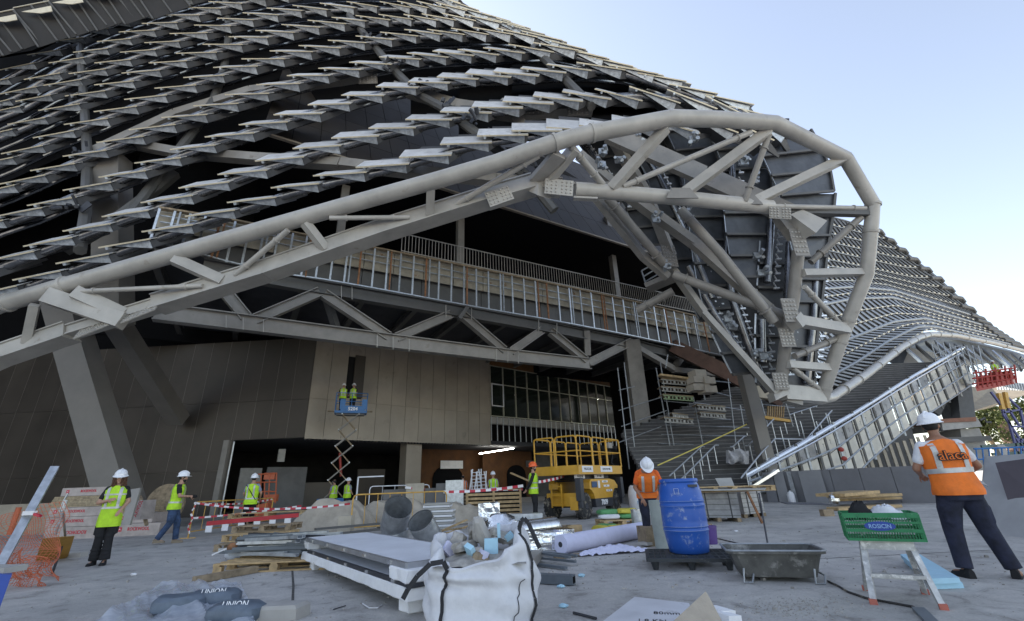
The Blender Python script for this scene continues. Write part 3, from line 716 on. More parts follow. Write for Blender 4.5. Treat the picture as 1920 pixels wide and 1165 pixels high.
# splice plates with bolt heads on the girders
def splice(c, right, up, w, h, nx, ny, par, m=steel, r=.035, name='splice_plate'):
    M = face_mat(c, right, up); q = MB()
    def T(p): return M @ V(p)
    q.slab([T((-w/2, -h/2, 0)), T((w/2, -h/2, 0)), T((w/2, h/2, 0)), T((-w/2, h/2, 0))], (M.to_3x3() @ V((0, 0, .04))))
    o = q.build(name, m, par)
    b = MB()
    for i in range(nx):
        for j in range(ny):
            x = (i+.5)/nx*w-w/2; x += (.035 if i >= nx/2 else -.035) if nx > 4 else 0
            y = (j+.5)/ny*h-h/2; p = T((x*.92, y*.9, .04)); d = M.to_3x3() @ V((0, 0, 1))
            b.tube([p, p+d*.03, p+d*.045], [r, r, r*.5], 6)
    bo = b.build('bolt_heads', steel_l, o); bo['kind'] = 'stuff'
    return o
for (x, y) in [(690, 148), (1000, 205), (1082, 206)]:
    c = P(x, y, shellY(kf(x, y), x)+1.95); splice(c, V((1, .1, .1)), V((0, -.2, 1)), 1.1, .7, 5, 4, sh)
# added near-black sheets: gap shade in their colour, no sky through the shell
xs = list(range(-260, 1161, 71))
ks = [2.2, 3, 4, 5, 6, 7, 8, 9.5]
def rowy(k, x):
    if k < 0: return interp(x, ROWS[0])-k*60
    k0 = int(min(7, math.floor(k))); a = interp(x, ROWS[k0]); b = interp(x, ROWS[k0+1])
    e = 0
    if x < ROWS[k0][0][0]: e = (ROWS[k0][0][0]-x)*.35
    return a+(b-a)*(k-k0)+e
XM = [(0,1400),(1,1375),(2,1340),(3,1195),(4,1105),(5,1015),(6,940),(7,885),(8,800),(9.5,740)]
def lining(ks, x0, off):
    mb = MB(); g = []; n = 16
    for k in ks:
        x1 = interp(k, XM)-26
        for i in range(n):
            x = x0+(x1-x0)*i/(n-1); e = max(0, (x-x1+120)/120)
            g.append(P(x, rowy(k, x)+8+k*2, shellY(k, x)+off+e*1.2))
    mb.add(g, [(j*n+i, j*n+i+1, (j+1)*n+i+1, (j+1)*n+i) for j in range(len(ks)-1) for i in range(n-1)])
    return mb.build('gap_shade_sheet', black, sh)
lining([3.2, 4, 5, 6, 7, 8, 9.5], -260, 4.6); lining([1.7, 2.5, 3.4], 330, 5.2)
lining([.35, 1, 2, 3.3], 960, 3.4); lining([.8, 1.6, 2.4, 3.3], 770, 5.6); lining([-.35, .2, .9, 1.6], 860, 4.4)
# unseen roof and walls, added further back to block the sun
mb = MB(); mb.slab([V((-60, 34, 30)), V((2, 34, 30)), V((24, 50, 26)), V((24, 80, 26)), V((-60, 80, 30))], V((0, 0, 1.5))); struct('sun_block_roof', mb, shade_dark)
mb = MB(); mb.slab([V((-46, 75, 0)), V((22, 92, 0)), V((22, 92, 27)), V((-46, 75, 31))], V((0, .5, 0))); struct('added_dark_wall', mb, shade_dark)
mb = MB(); mb.slab([V((-46, -6, 0)), V((-46, 60, 0)), V((-46, 60, 34)), V((-46, 6, 34))], V((-.3, 0, 0))); struct('sun_block_side', mb, shade_dark)
mb = MB(); mb.slab([V((-46, 31, 10)), V((-12, 31, 10)), V((-12, 31, 32)), V((-46, 31, 32))], V((0, .4, 0))); struct('added_dark_wall', mb, black)
# steep corner panels seen from beneath, top left
mb = MB()
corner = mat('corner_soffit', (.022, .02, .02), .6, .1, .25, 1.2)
for i, (x, y) in enumerate([(-95, 50), (-40, 33), (26, 17), (84, 0), (136, -14), (188, -26), (240, -36)]):
    Y = 22
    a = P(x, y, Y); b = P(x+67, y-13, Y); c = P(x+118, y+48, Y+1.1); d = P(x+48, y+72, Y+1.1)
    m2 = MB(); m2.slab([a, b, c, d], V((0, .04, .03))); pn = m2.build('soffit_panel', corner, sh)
    for u in (0, .5, 1): m2 = MB(); m2.beam(a.lerp(b, u)+V((0, -.05, -.05)), d.lerp(c, u)+V((0, -.05, -.05)), .10, .12); m2.build('panel_rib', steel_d, pn)
    m2 = MB(); m2.slab([P(x+14, y+5, Y-.08), P(x+69, y-6, Y-.08), P(x+72, y+4, Y-.08), P(x+50, y+8, Y-.08)], V((0, .04, 0))); m2.build('front_edge', tileE, pn)
    m2 = MB(); m2.beam(a+V((0, -.06, .03)), b+V((0, -.06, .03)), .05, .06); m2.build('top_edge', tileE, pn)
mb = MB(); mb.slab([P(-320, 160, 26), P(60, 95, 26), P(330, -30, 26), P(330, -200, 26), P(-320, -200, 26)], V((0, .3, .2))); mb.build('gap_shade_sheet', black, sh)
# ================================================================ EDGE TRUSS (the big curved mouth)
et = thing('edge_truss', P(1000, 330, 13.5), 'massive curved tubular truss framing the mouth of the shell, bolted and painted warm grey', 'truss')
RT = [(-120,620,15),(0,572,14.5),(115,538,14.3),(380,462,13.9),(640,388,13.5),(820,338,13),(930,306,12.6),(1000,281,12.4),(1040,268,12.3),(1062,261,12.3),(1110,250,12.3),(1258,222,12.5),(1350,224,13),(1452,231,13.5),(1586,297,15),(1637,383,16),(1634,420,16.2),(1625,514,17),(1591,600,18),(1575,641,18.5),(1546,728,19.4),(1542,748,19.6)]
def RP(n): x, y, Y = RT[n]; return P(x, y, Y)
tp = [P(*t) for t in RT]
mb = MB(); mb.tube(tp[:15], [.30]*10+[.31, .31, .30, .29, .27], 20); mb.build('top_chord', steel_l, et, smooth=True, )
mb = MB(); mb.tube(tp[14:], .265, 20); mb.build('end_chord', steel_l, et, smooth=True)
def collar(i, t, r=.35):
    a = tp[i]; b = tp[i+1]; c = a.lerp(b, t); d = (b-a).normalized(); mb = MB(); mb.tube([c-d*.05, c+d*.05], r+.02, 20); return mb.build('collar', steel_l, et, smooth=True)
for i, t in [(1, .12), (2, .03), (8, 0), (10, .0), (15, .0), (16, .15), (18, .0), (19, .0), (20, .0)]: collar(i, t, .325 if i < 12 else .28)
def box(name, pts, w, h=None, m=steel_l, par=None, up=(0, 0, 1)):
    q = [P(*p) for p in pts]; mb = MB(); mb.path(q, w, h, up); return mb.build(name, m, par or et)
def pipe(name, pts, r, m=steel_l, par=None, tips=True):
    q = [P(*p) for p in pts]; mb = MB(); mb.tube(q, r, 12)
    if tips:
        d = (q[-1]-q[0]).normalized(); 
        for c, s in ((q[0], 1), (q[-1], -1)): mb.tube([c+d*s*.55, c+d*s*.6], r*1.35, 12)
    return mb.build(name, m, par or et, smooth=True)
# lower chord: box girder with bolted splices
LC = [(-60,694,15.4),(0,668,15.3),(172,610,15.1),(205,600,15.1)]
def chan(pts, w=.62, h=.55, name='lower_chord'):
    q = [P(*p) for p in pts]; mb = MB()
    for a, b in zip(q, q[1:]):
        x, y, z = basis(b-a); mb.beam(a, b, w, h); mb.beam(a+y*(h/2), b+y*(h/2), w+.12, .05); mb.beam(a-y*(h/2), b-y*(h/2), w+.12, .05)
    return mb.build(name, steel_l, et)
chan([(-60,694,15.4),(0,668,15.3),(135,622,15.1)]); chan([(135,622,15.1),(300,571,15)], .45, .35, 'splice_core')
chan([(295,571,15),(500,508,14.7),(720,432,14.4),(912,372,14.1)]); chan([(912,372,14.1),(1000,347,14)], .6, .6, 'chord_end')
chan([(1000,347,14),(1052,353,14)], .5, .5, 'chord_elbow')
mb = MB(); c = P(1003, 338, 13.6); e = P(1000, 362, 13.6); mb.slab([P(985,332,13.9), P(1010,343,13.6), P(1008,366,13.6), P(986,356,13.9)], V((.5, .35, .05))); mb.build('joint_block', steel_l, et)
pl = [(178,612,14.8),(265,583,14.75)]
for (x, y, _) in pl:
    c = P(x, y+3, 14.75); splice(c, P(x+40, y-13, 14.7)-c, V((0, .5, .85)), 1.25, .62, 7, 4, et, steel_l)
c = P(936, 368, 13.7); splice(c, P(976, 354, 13.7)-c, V((0, -.15, 1)), .95, .62, 6, 4, et, steel_l)
c = P(1048, 352, 13.6); splice(c, P(1088, 356, 13.65)-c, V((0, -.15, 1)), 1.05, .62, 6, 4, et, steel_l)
mb = MB(); mb.tube([P(1078,356,13.95), P(1150,361,14.1), P(1290,373,14.6), P(1445,389,15.4)], .29, 18); mb.build('inner_chord', steel_l, et, smooth=True)
mb = MB(); mb.beam(P(1075,346,14), P(1125,348,14), .2, .1); mb.beam(P(1075,372,14), P(1120,374,14), .2, .08); mb.build('chord_fin', steel_l, et)
c = P(1462, 400, 15.1); splice(c, P(1500, 402, 15.1)-c, V((0, -.2, 1)), .85, .5, 6, 4, et, steel)
# webs
box('web', [(92,556,14.2),(232,603,14.8)], .5, .55); box('web', [(140,548,14.1),(232,590,14.9)], .35, .45)
box('web', [(65,572,14.3),(50,642,15)], .26, .28); box('web', [(326,486,13.9),(417,527,14.6)], .36, .36)
box('web', [(572,418,13.6),(610,467,14.3)], .27, .3); box('web', [(808,348,13.1),(806,402,14)], .30, .3)
pipe('tie_rod', [(142,547,14.1),(380,536,14.5)], .085); pipe('tie_rod', [(540,432,13.6),(441,516,14.5)], .10)
pipe('tie_rod', [(618,409,13.5),(768,408,14)], .085); pipe('tie_rod', [(1010,292,12.5),(852,386,14)], .11)
box('web', [(1048,290,12.6),(1004,340,13.8)], .55, .2); box('web', [(1078,278,12.6),(1020,348,13.9)], .25, .45)
pipe('tie_rod', [(1070,274,12.5),(1130,346,13.9)], .13)
box('web', [(1248,240,12.7),(1147,354,13.9)], .32, .34); box('web', [(1440,246,13.7),(1278,366,14.4)], .34, .36)
box('web', [(1578,300,15),(1402,384,15.3)], .36, .34); pipe('tie_rod', [(1408,248,13.5),(1168,350,13.9)], .11)
pipe('tie_rod', [(1442,252,13.8),(1396,378,14.9)], .12, steel); 
for (x, y) in [(1150, 350), (1400, 374), (1278, 362), (1232, 236)]:
    c = P(x, y, 14.0 if x < 1300 else 14.9); mb = MB(); mb.slab([c+V((-.6, 0, -.2)), c+V((.6, 0, -.25)), c+V((.35, 0, .22)), c+V((-.35, 0, .25))], V((0, .05, 0))); mb.build('gusset', steel, et)
# right-hand nose: pointed gusset, vertical pipe and rungs
mb = MB(); mb.slab([P(1482,402,15.4), P(1505,393,15.6), P(1551,414,15.4), P(1530,437,15.0)], V((-.15, .9, .1))); mb.build('nose_gusset', steel_l, et)
mb = MB(); mb.slab([P(1458,405,15.7), P(1490,402,15.6), P(1500,440,15.6), P(1488,444,15.6)], V((0, .4, 0))); mb.build('gusset', steel, et)
vp = [(1497,470,16.2),(1488,560,17),(1482,590,17.2),(1472,650,17.9),(1463,730,18.7)]
mb = MB(); mb.tube([P(*p) for p in vp], .235, 16); mb.build('inner_post', steel, et, smooth=True)
for (x, y, Y, h) in [(1498, 455, 15.6, 1.2), (1481, 582, 16.8, 1.0), (1475, 633, 17.4, .8), (1463, 715, 18.2, .7)]:
    c = P(x, y, Y); splice(c, V((1, .1, 0)), P(x+3, y-20, Y)-c, .62, h, 4, 5, et, steel, .045)
box('rung', [(1440,393,15.6),(1628,398,16.1)], .25, .4, steel_d); pipe('tie_rod', [(1446,387,15.3),(1622,391,16.0)], .10)
box('rung', [(1505,513,16.4),(1618,511,17)], .3, .28); box('rung', [(1486,600,17.2),(1588,618,18.1)], .35, .42)
box('rung', [(1476,684,18),(1556,690,19)], .3, .3); box('rung', [(1466,736,18.6),(1540,742,19.5)], .4, .6)
box('nose_arm', [(1486,594,17),(1500,612,17.1)], .5, .5)
pipe('tie_rod', [(1614,408,16.2),(1520,492,16.8)], .14, steel); pipe('tie_rod', [(1508,538,16.6),(1574,606,18)], .11)
pipe('tie_rod', [(1490,668,17.8),(1566,636,18.4)], .13, steel); pipe('tie_rod', [(1486,690,18.1),(1534,728,19.2)], .10)
mb = MB(); mb.slab([P(1450,735,18.4), P(1475,722,18.3), P(1482,738,18.3), P(1455,751,18.3)], V((.1, .7, 0))); mb.build('toe_joint', steel_l, et)
mb = MB(); mb.beam(P(1470,748,18.8), P(1500,756,19), .3, .25); mb.build('toe_plate', steel, et)
# members running down inside the mouth
box('inner_beam', [(1255,498,19.5),(1320,588,19.3),(1455,738,18.6)], .72, .22, steel_l)
box('inner_beam', [(1140,250,15.6),(1320,330,16.4),(1480,402,16.4)], .25, 1.0, steel)
box('inner_beam', [(1175,365,17.2),(1300,455,18),(1475,612,17.8)], .42, .42, steel)
pipe('inner_tie', [(1275,392,16),(1350,475,16.6),(1452,604,17.2)], .20, steel)
pipe('inner_tie', [(1262,515,18.6),(1370,555,18.2),(1472,592,17.6)], .20, steel)
box('inner_beam', [(1118,372,17),(1205,480,18.6),(1252,520,19)], .3, .35, steel); pipe('inner_tie', [(1138,370,16.6),(1245,495,18.6)], .2, steel)
box('inner_beam', [(1150,262,17.2),(1215,370,18.2),(1258,480,19.2)], .45, .4, steel)
box('inner_beam', [(1085,290,15.6),(1150,345,16.4)], .3, .45, steel)
c = P(1255, 480, 18.9); splice(c, V((1, .2, 0)), P(1245, 455, 18.9)-c, .7, 1.2, 5, 6, et, steel, .03)
c = P(1152, 262, 16.8); splice(c, V((1, .2, 0)), P(1142, 245, 16.8)-c, .6, .7, 4, 4, et, steel, .03)
pipe('strut', [(1195,582,21),(1262,546,20)], .2, steel)
# joint fittings
for (x, y, Y) in [(1130,285,15.2),(1128,310,15.2),(1230,412,17.4),(1283,405,16.6),(1160,300,16),(1195,262,16),(1300,262,16),(1395,305,16.4),(1415,338,16.6),(1250,500,18.6),(1320,545,18.8),(1365,598,19),(1372,612,19),(1418,662,19),(1432,668,18.9),(1420,480,18.2),(1427,512,18.3)]:
    mb = MB(); c = P(x, y, Y)
    for j in range(4):
        e = c+V((random.uniform(-.22, .22), random.uniform(-.1, .1), random.uniform(-.22, .22))); mb.tube([e, e+V((random.uniform(-.1, .1), -.25, random.uniform(-.12, .12)))], random.uniform(.05, .10), 8)
    mb.box(c, (.35, .12, .3)); mb.build('joint_fitting', galv_d, et)
wing_b = mat('mouth_shade_backing', (.05, .052, .056), .7, .1, .3, 1)  # for an added dark sheet, shade behind the strips in its colour
# ---- panel strips
mo = thing('mouth_lining', P(1450, 500, 22), 'dark ribbed panel strips lining the inside of the shell mouth with pale pieces between them for the light in the slots', 'canopy')
def strip_panels(cl, n, ribm=steel_d):
    """cl: [(x,y,Y,width)] centre line"""
    ctrl = resample(cl, n+1); 
    for i in range(n):
        (x0, y0, Y0, w0), (x1, y1, Y1, w1) = ctrl[i], ctrl[i+1]
        dx, dy = x1-x0, y1-y0; L = math.hypot(dx, dy); px, py = -dy/L, dx/L   # perpendicular
        if px < 0: px, py = -px, -py
        def pt(x, y, Y, w, s): return P(x+px*w/2*s, y+py*w/2*s*.25, Y+s*.25)
        a, b, c, d = pt(x0, y0, Y0, w0, -1), pt(x0, y0, Y0, w0, 1), pt(x1, y1, Y1-.15, w1, 1), pt(x1, y1, Y1-.15, w1, -1)
        mb = MB(); mb.slab([a, b, c, d], V((0, .05, .02))); pn = mb.build('lining_panel', inner, mo)
        mb = MB(); o = V((0, -.08, -.02)); mb.beam(d+o, c+o, .10, .12); mb.beam(b+o, c+o, .1, .12); mb.build('panel_rib', ribm, pn)
        mb = MB(); e0 = a.lerp(d, .1)+V((-.06, -.12, 0)); e1 = a.lerp(d, .95)+V((-.06, -.12, 0)); mb.beam(e0, e1, .03, .08); mb.build('edge_strip', galv if random.random() < .35 else galv_d, pn)
strip_panels([(1468,250,19,110),(1490,300,19,125),(1512,360,19.2,105),(1512,410,19.4,95),(1518,470,19.8,62),(1512,560,20,55),(1500,650,20.3,55),(1495,735,20.6,60)], 12)
strip_panels([(1370,240,20,85),(1400,320,20,90),(1403,400,20,92),(1402,450,20.2,80),(1405,520,20.4,60)], 7)
strip_panels([(1455,450,20.6,60),(1450,540,20.8,62),(1445,620,21,60),(1452,720,21.4,70)], 6)
strip_panels([(1285,240,21,80),(1318,320,21,74),(1325,400,21,70),(1330,470,21.2,68),(1345,550,21.4,70),(1370,630,21.6,72),(1400,700,21.8,60)], 11)
strip_panels([(1205,255,21.6,70),(1245,335,21.6,62),(1262,400,21.8,55),(1285,470,22,60),(1310,540,22.2,58),(1335,600,22.4,50)], 9)
strip_panels([(1130,262,22,66),(1165,330,22,60),(1200,400,22.2,48),(1225,460,22.4,44)], 6)
# tubes in the slots, with added pale pieces standing for light there
slot_white = mat('slot_light_white', (.85, .87, .90), .25, .3, .05, 6)
slots = [[(1190,262,20.5),(1235,330,20.6),(1268,400,20.8),(1300,470,21),(1335,560,21.2)], [(1088,262,21),(1130,320,21.2),(1165,380,21.4)], [(1290,500,21),(1340,590,21.2),(1400,680,21.4),(1440,735,21.4)], [(1372,300,19.4),(1374,380,19.5)], [(1530,480,20),(1524,600,20.1),(1512,720,20.4)], [(1362,300,20.3),(1366,400,20.3),(1362,470,20.5),(1372,560,20.7),(1400,640,20.8),(1425,700,21)], [(1447,395,19.9),(1444,450,20),(1438,530,20.2)], [(1268,290,21.2),(1290,380,21.2),(1302,450,21.4),(1318,520,21.6),(1345,600,21.8)], [(1190,290,21.8),(1218,370,21.9),(1240,430,22),(1270,520,22.2)], [(1428,600,20.6),(1430,680,20.8)], [(1480,455,19.7),(1476,560,19.9),(1464,690,20)]]
for s_ in slots:
    q = [P(*p) for p in s_]; mb = MB(); mb.tube(q, .17, 10); mb.build('slot_tube', tubem, mo, smooth=True)
    r = resample(s_, max(4, int(math.dist(s_[0][:2], s_[-1][:2])/12)))
    for (x, y, Y) in r:
        mb = MB(); c = P(x+12, y, Y+.25); mb.beam(c, c+V((.10, .02, -.30)), .06, .04); mb.box(c+V((.05, -.05, -.34)), (.26, .12, .08)); mb.build('slot_light_piece', slot_white, mo)

mb = MB()
def bk(u, v):
    y = 222+v*508; xl = interp(y, [(222,1045),(245,1062),(370,1165),(490,1262),(600,1345),(730,1448)]); return P(xl+(1480-xl)*u, y, 24.5+1.5*(1-u))
mb.sheet(8, 8, bk); mb.build('backing', wing_b, mo)
# ================================================================ FAR WING
KW = {0: [(1500,392),(1540,402),(1580,412),(1620,424),(1650,434)], 5: [(1500,478),(1570,490),(1640,505),(1710,520),(1762,522)],
      9: [(1500,545),(1600,538),(1675,545),(1770,575),(1842,598)], 11: [(1500,580),(1599,560),(1675,558),(1760,586),(1866,617)],
      14: [(1500,672),(1589,637),(1675,603),(1735,597),(1896,637)], 17: [(1562,735),(1620,700),(1680,650),(1740,616),(1935,660)]}
def kwp(k, t):
    ks_ = sorted(KW)
    for a, b in zip(ks_, ks_[1:]):
        if k <= b: break
    u = (k-a)/(b-a); A_ = resample(KW[a], 41); B_ = resample(KW[b], 41); f = t*40; i = min(39, int(f)); g_ = f-i
    pa = [lerp(A_[i][j], A_[i+1][j], g_) for j in (0, 1)]; pb = [lerp(B_[i][j], B_[i+1][j], g_) for j in (0, 1)]
    return lerp(pa[0], pb[0], u), lerp(pa[1], pb[1], u)
def wY(k, x): return 27 + max(0, (x-1500))/430*30 + (17-k)*.45
def WPt(k, t, off=0): x, y = kwp(k, t); return P(x, y, wY(k, x)+off)
wg = thing('shell_wing', P(1700, 620, 40), 'distant right-hand wing of the shell, rows of slatted grey louvres falling to a point', 'canopy')
slat_l = mat('slat_sheet', (.25, .25, .255), .38, .5, .15, 1.5)
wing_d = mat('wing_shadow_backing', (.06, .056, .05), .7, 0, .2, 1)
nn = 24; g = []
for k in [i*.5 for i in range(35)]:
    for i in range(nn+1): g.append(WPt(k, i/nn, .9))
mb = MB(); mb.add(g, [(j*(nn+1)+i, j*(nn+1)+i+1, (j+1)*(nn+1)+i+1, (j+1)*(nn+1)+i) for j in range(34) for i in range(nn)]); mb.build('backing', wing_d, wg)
kr = list(range(0, 18))
cnt = 0; stf = [MB(), MB()]
items = []
for k in kr[:-1]:
    xe = kwp(k, 1)[0]; length = sum(math.dist(kwp(k, i/20), kwp(k, (i+1)/20)) for i in range(20))
    step = 9.5 if k >= 9 else 8.5; n = int(length/step)
    for i in range(n):
        t = i/n; items.append((k, t, n))
items.sort(key=lambda q: (-(q[0] >= 8), q[1]))
for (k, t, n) in items:
    low = k >= 8
    a = WPt(k+.12, t); dt = (1.7 if low else .55)/n
    e = WPt(k+.93 if low else k+.80, min(1, t+dt), -.25 if low else -.1)
    w = (WPt(k+.12, min(1, t+.50/n))-a)
    if w.length < 1e-4: continue
    m2 = MB(); m2.slab([a, a+w, e+w, e], V((0, .10, .03)))
    m3 = MB(); f0 = e; m3.slab([f0+V((0, -.03, 0)), f0+w+V((0, -.03, 0)), f0+w+V((0, -.03, -.14)), f0+w*.3+V((0, -.03, -.16))], V((0, .03, 0)))
    if cnt < 300:
        s_ = m2.build('louvre', slat_l if low else steel_d, wg); m3.build('front_edge', tileE, s_); cnt += 1
    else:
        stf[0].add(m2.v, m2.f); stf[1].add(m3.v, m3.f)
for q, nm, mm in ((stf[0], 'louvres', steel_d), (stf[1], 'front_edges', tileE)):
    o = q.build(nm, mm, wg)
    if o: o['kind'] = 'stuff'
for k in kr[::1]:
    q = [WPt(k, i/22, -.12) for i in range(23)]; mb = MB(); mb.tube(q, .13 if k in (9, 11, 14, 16) else .06, 8); mb.build('purlin', galv_d if k in (9, 11, 14, 16) else tubem, wg, smooth=True)
# stepped rim at the skyline
for k in range(0, 17):
    mb = MB(); a = WPt(k, .93, -.1); b = WPt(k, 1, -.1); mb.tube([a, b, b+(b-a).normalized()*.4+V((0, 0, -.5))], .28, 8); mb.build('rim_cap', steel_d, wg, smooth=True)
# lower rim pipe
pp = [P(1472,742,19.2), P(1540,749,20), P(1560,745,21.5), P(1622,704,26.5), P(1690,652,33), P(1722,634,37), P(1745,627,40), P(1790,629,44), P(1860,643,50), P(1935,662,56)]
mb = MB(); mb.tube(pp, [.22]*3+[.24, .25, .25, .25, .25, .24, .22], 14); mb.build('rim_pipe', steel_l, wg, smooth=True)
for i in range(2, 9):
    for t in (.3, .75):
        a, b = pp[i], pp[i+1]; c = a.lerp(b, t); d = (b-a).normalized(); mb = MB(); mb.tube([c-d*.06, c+d*.06], .285, 14); mb.build('collar', steel_l, wg)
for (x, y, L_) in [(1590,722,60),(1612,708,55),(1634,692,60),(1655,676,60),(1676,660,55),(1700,646,50)]:
    Y = wY(17, x)-1; mb = MB(); mb.beam(P(x, y, Y), P(x-L_*.9, y-2+8, Y+2), .35, .5); mb.build('bracket', steel, wg)
    mb = MB(); mb.tube([P(x, y+5, Y), P(x-L_, y+22, Y+2)], .1, 8); mb.build('tie_rod', steel, wg)
# underside of the wing on the right
und = mat('underside_metal', (.16, .17, .17), .5, .2, .2, .6)
mb = MB(); mb.slab([P(1706,652,40), P(1745,636,44), P(1800,638,50), P(1930,668,60), P(1930,692,55), P(1850,682,50), P(1790,690,46), P(1730,700,43), P(1690,690,41)], V((0, 2, 1.5))); mb.build('underside', und, wg)
for i in range(13):
    x = 1700+i*18; mb = MB(); mb.beam(P(x, interp(x, [(1700,655),(1745,640),(1930,672)]), 40), P(x+34, interp(x, [(1700,655),(1745,640),(1930,672)])+30, 37), .12, .4); mb.build('underside_rib', steel_d if i % 3 else galv, wg)

# ================================================================ GRAND STAIR ON THE RIGHT
SA = P(1395, 900, 23); SB = P(1800, 668, 37)
def SP(x, y, off=0): return PL(x, y, SA, SB, off)
basalt = mat('basalt', (.085, .083, .085), .7, 0, .2, 1.5, .1, 20)
nosm = mat('step_nosing', (.20, .195, .19), .6, 0, .2, 2)
stt = thing('grand_stair', V((9, 24, 0)), 'broad dark stone stairway climbing to the right behind thin handrails', 'stair')
NS = 40; za, zb_ = .15, SB.z-.5
for i in range(NS):
    t = i/NS; R = SA.lerp(SB, t); z = za+(zb_-za)*t; dz = (zb_-za)/NS; dy = (SB.y-SA.y)/NS
    xl = max(6.5, R.x-15)
    mb = MB(); mb.slab([V((xl, R.y, z-.02)), V((R.x-.2, R.y, z-.02)), V((R.x-.2, R.y, z+dz)), V((xl, R.y, z+dz))], V((0, dy+ (2.0 if i == NS-1 else .02), 0))); so_ = mb.build('step', basalt, stt); mb = MB(); mb.beam(V((xl, R.y-.02, z+dz-.02)), V((R.x-.2, R.y-.02, z+dz-.02)), .03, .035); mb.build('nosing', nosm, so_)
mb = MB(); mb.slab([V((xl-2, SB.y+.3, 0)), V((SB.x-7, SB.y+.3, 0)), V((SB.x-7, SB.y+.3, zb_-.2)), V((xl-2, SB.y+.3, zb_-.2))], V((0, .3, 0))); mb.build('back_riser', basalt, stt)
# side cladding frame
sf = thing('stair_parapet', SP(1600, 850), 'cream panelled side of the stairway under a lattice of bare steel studs', 'parapet')
cpanel = mat('cream_panel', (.70, .66, .57), .7, 0, .1, .8, dirt=((.30, .28, .26), .5, .58, .12))
gpanel = mat('membrane_grey', (.33, .33, .34), .45, .3, .25, 1.0)
TL = [(1390,899),(1500,838),(1600,779),(1700,716),(1806,655)]; BL = [(1390,925),(1565,925),(1600,885),(1660,832),(1700,800),(1822,715)]
def vert(x, yt, yb, off):    # vertical line through (x,yt): foot at the height where the image row yb is met
    a = SP(x, yt, off); n_ = V((a.x, a.y, 0)); lo, hi = a.z-8, a.z
    q = SP(x + (yb-yt)*.22, yb, off); return a, V((a.x, a.y, q.z))
xs = [1404+i*17.5 for i in range(24)]
for i, x in enumerate(xs):
    yt = interp(x, TL); yb = interp(x+12, BL); a, b = vert(x, yt-10 if i % 2 else yt+2, yb, -.35)
    mb = MB(); mb.beam(a, b, .11, .09); mb.build('stud', steel_d if i % 3 else galv_d, sf)
    if i < len(xs)-1:
        x2 = xs[i+1]; c, d = vert(x+1, yt+8, yb-4, .1); e, f = vert(x2-1, interp(x2, TL)+8, interp(x2+12, BL)-4, .1)
        mid = c.lerp(d, .32); mid2 = e.lerp(f, .32)
        mb = MB(); mb.slab([c, e, mid2, mid], V((0, .05, 0))); mb.build('upper_panel', gpanel if i % 4 in (1, 2) else cpanel, sf)
        mb = MB(); mb.slab([mid+V((.03, 0, -.04)), mid2+V((-.03, 0, -.04)), f, d], V((0, .05, 0))); mb.build('cream_panel', cpanel, sf)
for u in (.06, .33, .62, .93):
    pts = []
    for x in range(1400, 1811, 40):
        yt = interp(x, TL); yb = interp(x+12, BL); a, b = vert(x, yt, yb, -.45); pts.append(a.lerp(b, u))
    mb = MB(); mb.tube(pts, .05, 6); mb.build('cross_tube', galv_d if u > .1 else chrome, sf)
mb = MB(); mb.tube([SP(x, interp(x, TL)-3, -.3) for x in (1396, 1500, 1600, 1700, 1806)], .12, 10); mb.build('coping_tube', chrome, sf)
mb = MB(); a = SP(1396, 897, -.3); mb.box(a+V((.9, 0, -.05)), (1.6, .35, .12), Matrix.Rotation(-.45, 3, 'Y')); mb.build('coping_end', chrome, sf)
# slatted under-stair screen
slm = mat('screen_board', (.36, .31, .24), .8, 0, .15, 1)
for i in range(13):
    x = 1575+i*13; 
    if x > 1735: break
    yt = interp(x, [(1575,885),(1600,868),(1660,835),(1735,815)]); a = SP(x, yt, .6); b = SP(x+9, 905, .6); mb = MB(); mb.slab([V((a.x, a.y, 0)), V((a.x+.33, a.y+.15, 0)), V((a.x+.33, a.y+.15, a.z)), a], V((0, .06, 0))); mb.build('screen_board', slm, sf)
mb = MB(); a = SP(1560, 905, 1.6); b = SP(1745, 905, 1.6); mb.slab([V((a.x, a.y, 0)), V((b.x, b.y, 0)), V((b.x, b.y, 4.2)), V((a.x, a.y, 1.6))], V((0, .2, 0))); mb.build('gap_closing_slab', basalt, sf)  # dark slab added to close the bright gaps between the boards
# red soft caps
for (x, y) in [(1577, 843), (1583, 860)]:
    mb = MB(); mb.ball(SP(x, y, -.6), (.16, .12, .13), 8, 6); mb.build('rosette', redp, sf)
# handrails
def handrail(name_label, pts, Y0, Y1, posts, drop, n=6, m=galv, r=.035):
    t = thing('handrail', P(pts[0][0], pts[0][1], Y0), name_label, 'handrail')
    ln = [p[0] for p in pts]; q = []
    cl_ = [0]
    for a_, b_ in zip(pts, pts[1:]): cl_.append(cl_[-1]+math.dist(a_, b_))
    for i, (x, y) in enumerate(pts): q.append(P(x, y, lerp(Y0, Y1, cl_[i]/cl_[-1])))
    mb = MB(); mb.tube(q, r, 6); mb.build('rail', m, t)
    for k in range(posts):
        c = V(resample([tuple(p) for p in q], posts*2+1)[2*k+1]); mb = MB(); mb.tube([c, c-V((0, 0, drop))], r*.85, 6); mb.build('post', m, t)
    return t
handrail('lower left handrail with a short level top above the blue barrel', [(1255,893),(1316,837),(1321,838)], 22.3, 24.2, 4, .85)
handrail('second handrail beside the first, nearer the leaning sheet', [(1274,902),(1341,835),(1347,835)], 22, 24, 5, .85)
handrail('short handrail at the left of the white sacks on the stair', [(1370,838),(1374,838),(1396,818)], 24, 25, 3, .8)
handrail('long rising handrail right of the white sacks on the stair', [(1398,836),(1403,836),(1451,786)], 24, 26, 5, .9)
handrail('cranked handrail crossing in front of the parapet top', [(1389,897),(1427,850),(1453,823),(1512,824),(1560,770)], 22, 27, 9, .9)
